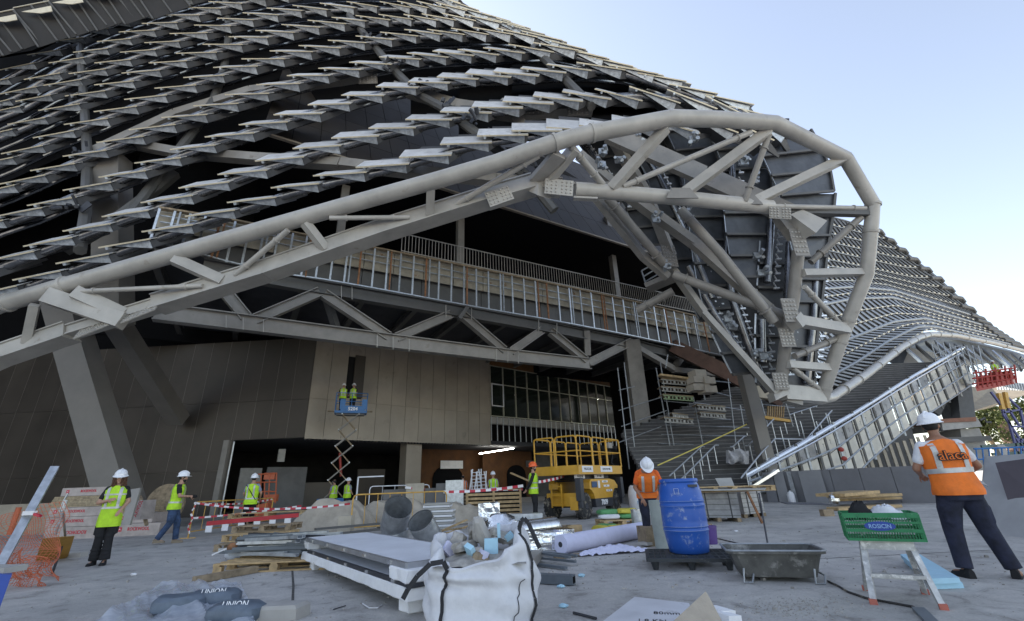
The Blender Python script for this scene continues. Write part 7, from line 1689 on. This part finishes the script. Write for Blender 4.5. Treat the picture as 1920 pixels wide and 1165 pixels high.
def blue_lift():
    b = P(650, 800, 27.2); base = V((b.x-.35, 27.2, 0)); top = P(655, 768, 27.0)
    t = thing('scissor_lift', base, 'blue scissor lift extended up to the hatch on crossed grey arms', 'lift', None, math.radians(20))
    zt = top.z-.25; dx = top.x-base.x
    def Lp(p): return p
    mb = MB(); mb.box((0, 0, .55), (1.7, .76, .5)); lpart(mb, 'chassis', bluep, t)
    for x in (-.6, .6):
        for y in (-.38, .38): M = Matrix.Translation(V((x, y, .2))) @ Matrix.Rotation(math.pi/2, 4, 'X'); mb = MB(); mb.lathe([(.19, -.06), (.2, 0), (.19, .06)], 16, M); lpart(mb, 'wheel', rubber, t)
    n = 5; z0 = .85; hh = (zt-z0)/n
    for k in range(n):
        for y in (-.3, .3):
            o = dx*(k/n); o2 = dx*((k+1)/n)
            mb = MB(); mb.beam(V((-.48+o, y, z0+hh*k)), V((.48+o2, y, z0+hh*(k+1))), .05, .12, up=(0, 1, 0)); lpart(mb, 'scissor_arm', steel, t)
            mb = MB(); mb.beam(V((.48+o, y*.85, z0+hh*k)), V((-.48+o2, y*.85, z0+hh*(k+1))), .05, .12, up=(0, 1, 0)); lpart(mb, 'scissor_arm', wood_d, t)
        mb = MB(); mb.tube([V((-.48+dx*(k+1)/n, -.36, z0+hh*(k+1))), V((-.48+dx*(k+1)/n, .36, z0+hh*(k+1)))], .04, 8); mb.tube([V((.48+dx*(k+1)/n, -.36, z0+hh*(k+1))), V((.48+dx*(k+1)/n, .36, z0+hh*(k+1)))], .04, 8); lpart(mb, 'cross_pin', galv, t)
    mb = MB(); mb.tube([V((.1+dx*.4, 0, z0+hh*1.2)), V((-.1+dx*.4, 0, z0+hh*2.6))], .07, 10); lpart(mb, 'ram', redp, t)
    pz = zt+.1; cx = dx
    mb = MB(); mb.box((cx, 0, pz), (1.85, .95, .14)); lpart(mb, 'platform', bluep, t)
    mb = MB(); mb.box((cx, 0, pz-.12), (1.6, .5, .1)); lpart(mb, 'underframe', steel_d, t)
    x0, x1, y0, y1 = cx-.9, cx+.9, -.46, .46
    for (a, b_) in [((x0, y0), (x1, y0)), ((x1, y0), (x1, y1)), ((x1, y1), (x0, y1)), ((x0, y1), (x0, y0))]:
        for dz in (.62, 1.12): mb = MB(); mb.tube([V((*a, pz+dz)), V((*b_, pz+dz))], .022, 8); lpart(mb, 'guard_rail', bluep, t)
        for u in (0, .5): p = V((*a, 0)).lerp(V((*b_, 0)), u); mb = MB(); mb.tube([p+V((0, 0, pz)), p+V((0, 0, pz+1.12))], .022, 8); lpart(mb, 'guard_post', bluep, t)
    mb = MB(); mb.box((cx+.1, y0-.02, pz+.18), (1.4, .03, .36)); lpart(mb, 'front_plate', bluep, t)
    for x in (cx-.5, cx+.75): mb = MB(); mb.box((x, y0-.03, pz+.45), (.3, .03, .6)); lpart(mb, 'gate_panel', bluep, t)
    text('5204', .28, wm(t) @ face_mat(V((cx+.1, y0-.04, pz+.16)), (1, 0, 0), (0, 0, 1)), inkwhite, t, bold=.008)
    mb = MB(); mb.beam(V((cx-1.3, -.2, pz+.05)), V((cx+1.25, -.3, pz+.05)), .2, .06); single(MB().add([wm(t) @ p for p in mb.v], mb.f), 'plank', wood_d, 'timber plank laid across the blue platform and jutting out both sides', 'plank')
    return wm(t), cx, pz
BLM, BLx, BLz = blue_lift()
# red lift cage in the left opening
t = thing('lift_cage', P(495, 940, 22), 'orange red tubular lift cage standing in the dark opening on the left', 'lift')
for (a, b) in [((476,890),(519,888)),((476,890),(472,942)),((519,888),(516,944)),((490,890),(487,942)),((506,889),(503,942)),((474,905),(518,904)),((473,922),(517,922)),((472,938),(516,940)),((496,905),(496,940))]:
    mb = MB(); mb.tube([P(*a, 22), P(*b, 22)], .03, 8); mb.build('cage_bar', orangep, t)
for (x, y, w, h) in [(507,893,.5,.3),(508,934,.6,.3)]: mb = MB(); mb.box(P(x, y, 22.1), (w, .2, h)); mb.build('panel', orangep, t)
mb = MB(); mb.beam(P(494, 945, 22), P(494, 975, 22), .6, .4); mb.build('chassis', orangep, t)
# white ladders
def aladder(x0, x1, yt, yb, Y, label):
    t = thing('step_ladder', P((x0+x1)/2, yb, Y), label, 'ladder'); w = (x1-x0)
    a, b = P(x0+w*.25, yt, Y), P(x0, yb, Y); c, d = P(x0+w*.7, yt, Y), P(x1, yb, Y)
    for (p, q) in ((a, b), (a+V((.45, .1, 0)), b+V((.6, .1, 0))), (c, d), (c-V((.45, -.6, 0)), d-V((.6, -.6, 0)))): mb = MB(); mb.beam(p, q, .06, .04); mb.build('rail', white, t)
    for k in range(1, 7): u = k/7; mb = MB(); mb.beam(a.lerp(b, u), (a+V((.45, .1, 0))).lerp(b+V((.6, .1, 0)), u), .05, .03); mb.build('rung', white, t)
aladder(880, 905, 880, 925, 25, 'white folding ladder, left of two in the open ground floor')
aladder(888, 916, 884, 930, 24.4, 'white folding ladder in front of the first, slightly right')
mb = MB(); mb.beam(P(958, 887, 22), P(992, 902, 21.5), .16, .05); single(mb, 'batten', wood, 'pale timber batten slanting behind the man in the orange helmet', 'batten')
mb = MB(); mb.beam(P(672, 895, 20.5), P(720, 893, 20.5), .05, .05); mb.beam(P(672, 895, 20.5), P(668, 940, 20.5), .05, .05); single(mb, 'gate', white, 'thin white gate corner above the tarpaulins', 'gate')

# ================================================================ PEOPLE
def arc(a, b, t): return V(a).lerp(V(b), t)
def person(loc, rz, label, H=1.78, vest=hivis, top_m=blackc, tro=blackc, helm=helmw, sk=skin, hair=None, sleeves='short', lean=(0, 0), headrot=(0, 0, 0), arms=None, legs=None, fine=.016, bands=((1.06, 1.10),), straps=True, shoes=blackc, flare=0, beard=False, hands=True, sling=False, w=1.0, printed=None, vest_hem=.84, neckdrop=0, extra_lean=0):
    t = thing('person', loc, label, 'person', None, rz)
    s = H/1.78
    pel = V((0, 0, .96))
    R = Euler((-lean[0], lean[1], 0)).to_matrix()
    def B(p):
        p = V(p); f = max(0, min(1, (p.z-.92)/.16)); q = pel + R @ (p-pel); return p.lerp(q, f)*s
    def S(p): return V(p)*s
    A = {'eL': (-.25, .02, 1.18), 'wL': (-.24, .16, .98), 'eR': (.25, .02, 1.18), 'wR': (.24, .16, .98)}
    if arms: A.update(arms)
    Lg = {'kL': (-.10, .03, .51), 'aL': (-.11, 0, .09), 'kR': (.10, .03, .51), 'aR': (.11, 0, .09), 'tL': (-.02, .17, 0), 'tR': (.02, .17, 0)}
    if legs: Lg.update(legs)
    def ringpts(z, hw, hd, n=36, cy=0, e=.82):
        out = []
        for k in range(n):
            a = 2*math.pi*k/n; ca, sa = math.cos(a), math.sin(a)
            out.append((abs(ca)**e*(1 if ca > 0 else -1)*hw, cy+abs(sa)**e*(1 if sa > 0 else -1)*hd, z))
        return out
    TT = [(.80,.155,.11,-.01),(.90,.172,.122,-.012),(1.0,.162,.115,-.005),(1.10,.156,.108,0),(1.22,.172,.118,0),(1.34,.188,.122,-.005),(1.42,.182,.106,-.01),(1.465,.14,.085,-.012),(1.495,.075,.066,-.008),(1.53,.058,.06,0)]
    def prof(z):
        for (z0, *a), (z1, *b) in zip(TT, TT[1:]):
            if z <= z1: u = (z-z0)/(z1-z0); return [lerp(p, q, max(0, u)) for p, q in zip(a, b)]
        return list(TT[-1][1:])
    def torso(mb, off, z0=.80, z1=1.53, n=36):
        zs = [z0+(z1-z0)*i/14 for i in range(15)]
        rr = []
        for z in zs: hw, hd, cy = prof(z); rr.append([B(p) for p in ringpts(z, hw*w+off, hd*w+off, n, cy)])
        mb.loft(rr)
    shL, shR = V((-.165*w, -.005, 1.42)), V((.165*w, -.005, 1.42))
    hd_c = V((0, .012, 1.665-neckdrop)); HR = Euler(headrot).to_matrix()
    def Hd(p): return B(V((0, 0, 1.54)) + HR @ (hd_c - V((0, 0, 1.54)) + V(p)))
    m = MB()
    torso(m, 0)
    m.cap2(B((0, -.005, 1.46)), Hd((0, -.01, -.05)), .058*s, .052*s)
    RB = R @ HR
    def hb(c, r): m.ball(Hd(c), tuple(q*s for q in r), 16, 12, RB)
    hb((0, -.012, .02), (.076, .096, .098)); hb((0, .035, -.055), (.052, .056, .058)); hb((0, .03, -.01), (.062, .062, .08)); hb((0, .098, -.022), (.012, .017, .02)); hb((0, .085, -.055), (.024, .012, .008)); hb((0, .085, -.095), (.022, .016, .016))
    for sx in (-1, 1): hb((sx*.078, -.01, -.015), (.012, .022, .032)); hb((sx*.03, .082, .018), (.024, .012, .008))
    if beard: pass
    # arms + hands on the skin
    hv = fine <= .012
    def hand(mb, wr, el, curl, side):
        d = (wr-el).normalized(); x, y, z = basis(d, (0, 1, .2)); k = s
        pc_ = wr+d*.045*k; Rm = Matrix((x, y, z)).transposed()
        mb.ball(pc_, (.040*k, .018*k, .052*k), 12, 8, Rm)
        if not hv: mb.ball(wr+d*.11*k, (.034*k, .018*k, .045*k), 8, 6, Rm); return
        for j, (ox, ln) in enumerate([(-.030, .070), (-.010, .082), (.010, .078), (.029, .062)]):
            p = wr+d*.082*k+x*ox*k; dirn = d.copy(); r_ = .0098*k
            for seg, f in enumerate((.45, .32, .25)):
                dirn = (dirn + y*(-curl*(.5+.35*seg))).normalized(); q_ = p+dirn*ln*f*k; mb.cap2(p, q_, r_, r_*.9, 8); p = q_; r_ *= .92
        p = wr+d*.03*k+x*(-side)*.035*k; q_ = p+(d*.6-x*side*.6-y*.35).normalized()*.038*k; mb.cap2(p, q_, .013*k, .011*k, 8); mb.cap2(q_, q_+(d*.9-x*side*.1-y*.5*curl).normalized()*.032*k, .011*k, .009*k, 8)
    wr = {}
    for sd, sh_ in (('L', shL), ('R', shR)):
        a, e, w_ = B(sh_), B(A['e'+sd]), B(A['w'+sd]); wr[sd] = (w_, e)
        m.cap2(a, e, .050*s, .042*s); m.cap2(e, w_, .042*s, .027*s); 
        if hands: hand(m, w_, e, A.get('curl', .5), -1 if sd == 'L' else 1)
    for sd, sx in (('L', -1), ('R', 1)):
        h = V((sx*.085, 0, .92)); k_, a_ = V(Lg['k'+sd]), V(Lg['a'+sd]); tt = V(Lg['t'+sd])
        m.cap2(S(h), S(k_), .082*s, .055*s); m.cap2(S(k_), S(a_), .053*s, .036*s); m.cap2(S(a_-V((0, .03, .04))), S(a_+V((tt.x, tt.y-.03, -.055))), .038*s, .03*s)
    body = fuse(m, fine*s, 3); lpart(body, 'body', sk, t, True)
    # trousers
    m = MB(); rr = [[S(p) for p in ringpts(z, hw*w+.016, hd*w+.014, 28, -.01)] for z, hw, hd in ((.80, .165, .125), (.88, .178, .135), (.97, .172, .128), (1.04, .163, .12))]; m.loft(rr)
    for sd, sx in (('L', -1), ('R', 1)):
        h = V((sx*.088, 0, .88)); k_, a_ = V(Lg['k'+sd]), V(Lg['a'+sd]); 
        pts = [S(h), S(h.lerp(k_, .5)+V((sx*.012, 0, 0))), S(k_), S(k_.lerp(a_, .5)), S(a_+V((0, 0, -.0)))]
        m.tube(pts, [.112*s*w, .100*s*w, .082*s*w, (.074+flare*.4)*s*w, (.070+flare)*s*w], 18)
        # cuff folds
        for j in range(3): c = k_.lerp(a_, .55+j*.17); m.ball(S(c+V((random.uniform(-.01, .01), .01, 0))), ((.070+flare*.5)*s, (.074+flare*.5)*s, .022*s), 12, 6)
        m.ball(S(k_+V((0, .01, .03))), (.078*s, .08*s, .06*s), 12, 8)
        if hv: m.box(S(h.lerp(k_, .62)+V((sx*.085, -.01, 0))), (.03*s, .14*s, .17*s))
    lpart(fuse(m, max(.012, fine)*s, 4), 'trousers', tro, t, True)
    # shoes
    for sd, sx in (('L', -1), ('R', 1)):
        a_ = V(Lg['a'+sd]); tt = V(Lg['t'+sd]); d = V((tt.x, tt.y, 0)).normalized(); n_ = V((-d.y, d.x, 0)); z0 = a_.z-.09
        m = MB(); prf = [(-.075, .034, .09), (-.05, .042, .105), (0, .045, .10), (.05, .045, .075), (.11, .048, .062), (.16, .044, .055), (.19, .025, .04)]
        m.loft([[S(V((a_.x, a_.y, z0))+d*u+n_*(x*hw)+V((0, 0, z))) for x, z in ((-1, 0), (-1.05, .02), (-.85, h_*.75), (-.4, h_), (.4, h_), (.85, h_*.75), (1.05, .02), (1, 0))] for u, hw, h_ in prf]); lpart(m, 'shoe', shoes, t, True)
    # upper garment
    m = MB(); torso(m, .014, .90, 1.485)
    for sd, sh_ in (('L', shL), ('R', shR)):
        a, e, w_ = B(sh_), B(A['e'+sd]), B(A['w'+sd])
        if sleeves == 'short': m.cap2(a, a.lerp(e, .62), .068*s, .062*s)
        elif sleeves == 'long': m.cap2(a, e, .066*s, .054*s); m.cap2(e, e.lerp(w_, .93), .054*s, .038*s)
        m.ball(a, .068*s, 12, 8)
    if sleeves != 'none' or True: lpart(fuse(m, max(.014, fine)*s, 3), 'shirt', top_m, t, True)
    # vest
    if vest:
        m = MB(); n = 48; rr = []
        zs = [vest_hem+(1.492-vest_hem)*i/26 for i in range(27)]
        def vring(z, off):
            hw, hd, cy = prof(max(.86, z)); fl = max(0, 1.1-z)*.10
            out = []
            for p in ringpts(z, hw*w+.036+off+fl*.5, hd*w+.034+off+fl*.4, n, cy, .8):
                q = V(p); nn = V((q.x, q.y, 0)).normalized(); a = math.atan2(q.y, q.x)
                q += nn*(.006*math.sin(a*7+z*11+3*noise.noise(V((q.x*5, q.y*5, z*4))))*(1.4-z+.3)+.010*noise.noise(V((q.x*7, q.y*7, z*6+2)))) if z < 1.4 else V((0, 0, 0))
                if z > 1.43: q.z = z - .03*abs(q.x)/.2
                out.append(B(q))
            return out
        m.loft([vring(z, 0) for z in zs]); vo = lpart(m, 'vest', vest, t, True)
        for (z0, z1) in bands: m = MB(); m.loft([vring(z, .007) for z in (z0, (z0+z1)/2, z1)], cap=False); lpart(m, 'reflective_band', refl, vo and t, True)
        if straps:
            for side in (-1, 1):
                for xs_ in ((-.105, .105) if w < 1.1 else (-.15, .125)):
                    m = MB(); pts = []
                    for z in [bands[0][1]+(1.465-bands[0][1])*i/10 for i in range(11)]:
                        ring = vring(z, .010); hw, hd, cy = prof(z)
                        def xa(x):
                            best = None
                            hh = hw*w+.046+max(0, 1.1-z)*.05; u = max(-.985, min(.985, x/hh)); ca = abs(u)**(1/.8); ang = math.acos(min(1, ca)); 
                            if u < 0: ang = math.pi-ang
                            if side < 0: ang = -ang
                            f = (ang % (2*math.pi))/(2*math.pi)*n; i = int(f); return ring[i % n].lerp(ring[(i+1) % n], f-i)
                        pts.append((xa(xs_-.026), xa(xs_+.026)))
                    m.add([p for ab in pts for p in ab], [(2*i, 2*i+1, 2*i+3, 2*i+2) for i in range(10)]); lpart(m, 'reflective_strap', refl, t)
        if printed:
            z = 1.29; hw, hd, cy = prof(z); c = B(V((-.015, -(hd*w+.036)+cy-.016, z))); M = face_mat(c, B(V((.1, 0, z)))-B(V((-.1, 0, z))), B(V((0, 0, z+.1)))-B(V((0, 0, z))))
            text(printed, .15, wm(t) @ M @ Matrix.Translation(V((0, 0, .012))), ink, t, bold=.008, ext=.006); text(printed, .15, wm(t) @ M @ Matrix.Translation(V((0, 0, .019))), vest, t, bold=-.001, ext=.004)
        if sling: m = MB(); q_ = [B(V((x, -.165+.2*(x/.22)**2*.3, z))) for x, z in ((-.17, 1.46), (-.05, 1.32), (.07, 1.15), (.19, .98))]; m.tube(q_, .012*s, 6); lpart(m, 'sling', blackc, t)
    # head gear
    M = Matrix.Translation(Hd((0, -.008, .045))) @ RB.to_4x4() @ Matrix.Rotation(.08, 4, 'X')
    if helm:
        m = MB(); n = 32; rr = []
        for i in range(9):
            a = i/8*math.pi/2; r_ = math.cos(a)**.8 if i < 8 else .02; rr.append([M @ (V((math.cos(2*math.pi*k/n)*.112*r_, math.sin(2*math.pi*k/n)*.136*r_, -.005+.122*math.sin(a)))*s) for k in range(n)])
        brim = [[M @ (V((math.cos(2*math.pi*k/n)*(.118+e), math.sin(2*math.pi*k/n)*(.142+e)+(.045*max(0, math.sin(2*math.pi*k/n))**2 if e > 0 else 0), z))*s) for k in range(n)] for e, z in ((.012, -.026), (.016, -.020), (0, -.008))]
        m.loft(brim+rr); ho = lpart(m, 'helmet', helm, t, True)
        m = MB(); m.tube([M @ (V((0, math.cos(a)*.138, .125*math.sin(a)+.003))*s) for a in [.35+i*.24 for i in range(11)]], .012*s, 8); lpart(m, 'helmet_ridge', helm, t, True)
        if hv: 
            m = MB(); m.tube([Hd((sx*.088, -.01, z)) for sx, z in ((-1, .02),)]+[Hd((-.08, .0, -.05)), Hd((0, .05, -.125)), Hd((.08, 0, -.05)), Hd((.088, -.01, .02))], .004*s, 5); lpart(m, 'chin_strap', blackc, t)
    for sx in (-1, 1):
        m = MB(); m.ball(Hd((sx*.030, .086, .004)), .0125*s, 8, 6); lpart(m, 'eye', white, t); 
    m = MB(); 
    for sx in (-1, 1): m.ball(Hd((sx*.030, .0945, .003)), .0062*s, 6, 4)
    lpart(m, 'irises', ink, t)
    if hair == 'short': m = MB(); m.ball(Hd((0, -.018, .012)), (.083*s, .098*s, .088*s), 16, 10, RB); lpart(m, 'hair', hairb, t, True)
    if beard: m = MB(); m.ball(Hd((0, .04, -.075)), (.058*s, .056*s, .05*s), 12, 8, RB); lpart(m, 'beard', hairb, t, True)
    if hair == 'long':
        m = MB()
        for k in range(46):
            a = math.radians(20+k*(320/46)+90); r_ = .088
            if abs((a % (2*math.pi))-math.pi/2) < .55: continue
            p0 = Hd((math.cos(a)*.082, math.sin(a)*.09-.012, .03)); pts = [p0]
            for j in range(1, 8): pts.append(Hd((math.cos(a)*(.092+.03*(j/7)+.014*math.sin(j*1.9+k)), math.sin(a)*(.10+.01*j/7)-.012+.012*math.cos(j*2.1+k*2), .03-.052*j)))
            m.tube(pts, [.016*s]*4+[.018*s, .016*s, .011*s, .004*s], 6)
        lpart(m, 'hair', hairm, t, True)
    return t, B, wr
# worker seen from behind on the right
fl_, fr_ = G(1806, 1080), G(1908, 1088); cc = (fl_+fr_)/2
rz_ = math.atan2((fr_-fl_).y, (fr_-fl_).x)
ht, Bf, wr_ = person(V((cc.x, cc.y, 0)), math.radians(-14), 'heavy set worker seen from behind in an orange vest and white helmet at the right', H=1.80, vest=hivo, top_m=whitec, tro=navy, sk=skin_d, hair='short', fine=.0095, w=1.13,
    headrot=(0, 0, -.75), arms={'eL': (-.30, .05, 1.17), 'wL': (-.17, .27, 1.10), 'eR': (.33, .04, 1.17), 'wR': (.27, .30, 1.06), 'curl': .75}, legs={'kL': (-.16, .04, .50), 'aL': (-.20, 0, .09), 'kR': (.17, .03, .50), 'aR': (.25, -.01, .09), 'tR': (.10, .15, 0), 'tL': (-.03, .17, 0)}, bands=((1.10, 1.155),), printed='alaca', vest_hem=.86, lean=(.03, -.02))
w_ = wm(ht) @ wr_['R'][0]
tw = thing('trowel', w_+V((.05, .10, .0)), 'grey steel float trowel held in front of the worker in orange on the right', 'trowel')
mb = MB(); M = Matrix.Translation(w_+V((.16, .05, -.04))) @ Euler((.5, .5, -.3)).to_matrix().to_4x4(); mb.slab([M @ V(p) for p in ((-.09,-.06,0),(.13,-.06,0),(.13,.06,0),(-.09,.06,0))], M.to_3x3() @ V((0, 0, .006))); mb.build('blade', steel, tw); mb = MB(); mb.tube([w_+V((.0, .06, -.02)), M @ V((0, 0, .02))], .014, 8); mb.build('handle', blackc, tw)
# woman, left
c = G(182, 1060)
person(V((c.x, c.y, 0)), math.radians(-155), 'woman with long curly brown hair, white helmet and yellow vest, hand on her chest', H=1.70, top_m=blackc, tro=blackc, hair='long', fine=.011, flare=.035, headrot=(-.28, 0, .1), w=.88,
    arms={'eR': (.24, .06, 1.16), 'wR': (.05, .20, 1.20), 'eL': (-.24, .0, 1.17), 'wL': (-.19, .14, 1.02), 'curl': .4}, legs={'kL': (-.08, .02, .5), 'aL': (-.10, .03, .09), 'kR': (.08, .03, .5), 'aR': (.09, -.04, .09)}, bands=((1.04, 1.08), (1.30, 1.33)), vest_hem=.70, lean=(.0, .0))
# man in jeans walking
c = G(312, 1020)
pt_, Bm, wm2 = person(V((c.x, c.y, 0)), math.radians(-62), 'man in jeans, black polo and yellow vest stepping off to the right with a camera', H=1.80, top_m=blackc, tro=denim, hair='short', fine=.012, beard=True,
    arms={'eR': (.26, .08, 1.18), 'wR': (.14, .30, 1.18), 'eL': (-.25, .08, 1.18), 'wL': (-.10, .30, 1.16), 'curl': .9}, legs={'kL': (-.09, .12, .52), 'aL': (-.09, .16, .09), 'kR': (.09, -.02, .50), 'aR': (.10, -.22, .13)}, bands=((1.0, 1.04),), lean=(.06, 0), shoes=mat('tan_shoe', (.25, .2, .14), .8))
c2_ = wm(pt_) @ ((wm2['R'][0]+wm2['L'][0])/2); mb = MB(); mb.box(c2_+V((.07, -.02, .0)), (.13, .07, .09)); mb.tube([c2_+V((.12, -.03, 0)), c2_+V((.20, -.05, 0))], .035, 12); single(mb, 'camera_body', blackc, 'black camera held by the man in jeans', 'camera')
# back view man by the barrier
p = P(470, 940, 16.5); person(V((p.x, 16.5, 0)), math.radians(8), 'worker seen from behind, black sling over yellow vest, facing the orange cage', H=1.80, top_m=greyc, tro=blackc, hair='short', fine=.014, sling=True, arms={'eL': (-.27, .05, 1.18), 'wL': (-.20, .22, 1.0), 'eR': (.28, .04, 1.18), 'wR': (.20, .22, 1.0)}, bands=((1.0, 1.04),))
# orange helmet man
c = G(1003, 977); person(V((c.x, 16.2, 0)), math.radians(-88), 'bearded man in an orange helmet and yellow vest standing with his hands behind his back', H=1.82, top_m=blackc, tro=blackc, helm=helmo, hair='short', beard=True, sleeves='long', fine=.012, arms={'eR': (.24, -.12, 1.17), 'wR': (.10, -.24, .98), 'eL': (-.24, -.12, 1.17), 'wL': (-.06, -.26, .96), 'curl': .6}, bands=((1.0, 1.04), (1.16, 1.19)), legs={'aL': (-.10, .03, .09), 'aR': (.10, -.02, .09)})
# bending worker behind the barrel
p = P(1228, 960, 9.4); person(V((p.x, 9.75, 0)), math.radians(172), 'worker in an orange vest and white helmet bending over the tub behind the blue barrel', H=1.74, vest=hivo, top_m=mat('orange_shirt', (.75, .13, .02), .85), tro=navy, sk=skin_d, hair='short', fine=.012, lean=(.72, 0), headrot=(-.25, 0, 0), sleeves='short', arms={'eL': (-.28, .10, 1.17), 'wL': (-.18, .30, 1.05), 'eR': (.26, .10, 1.17), 'wR': (.16, .32, 1.08), 'curl': .8}, bands=((1.04, 1.09),), w=1.05)
# smaller people further back
def far_p(x, Y, z, rz, label, v=hivis, H=1.76, helm=helmw, **k):
    p = P(x, 930, Y); return person(V((p.x, Y, z)), rz, label, H=H, vest=v, fine=.028, helm=helm, hands=False, top_m=greyc, tro=navy, **k)
far_p(868, 25.5, 0, .2, 'worker in a red orange vest seen from behind near the white ladders', hivo, bands=((1.0, 1.05),), helm=None, hair='short')
far_p(925, 22.5, 0, .1, 'worker in a yellow vest and white helmet standing right of the white ladders')
far_p(625, 25.5, 0, 1.2, 'worker in a yellow vest, left of two behind the scissor lift mast', helm=None, hair='short')
far_p(651, 24.8, 0, -.6, 'worker in a yellow vest just right of the scissor lift mast')
def in_lift(u, v, rz, label):
    q = BLM @ V((BLx+u, v, BLz+.07)); return person(q, rz, label, H=1.74, vest=hivis, fine=.024, hands=False, top_m=blackc, tro=blackc, bands=((1.0, 1.05), (1.2, 1.24)))
in_lift(.05, .1, 3.0, 'worker in a white helmet on the right of the raised blue platform')
in_lift(-.55, .2, .4, 'worker at the left of the raised blue platform facing the hatch')
q = BP(1040, 530, 1.2); person(V((q.x, q.y, 12.35)), 3.1, 'distant worker in a yellow vest behind the long upper railing', H=1.8, fine=.03, hands=False, top_m=blackc, tro=blackc)
q = P(1878, 718, 33.6); person(q, 2.6, 'distant worker standing in the red platform lift', H=1.7, fine=.03, hands=False, top_m=greyc, tro=navy)
q = P(1700, 672, 36); 
# adopt loose sub-parts
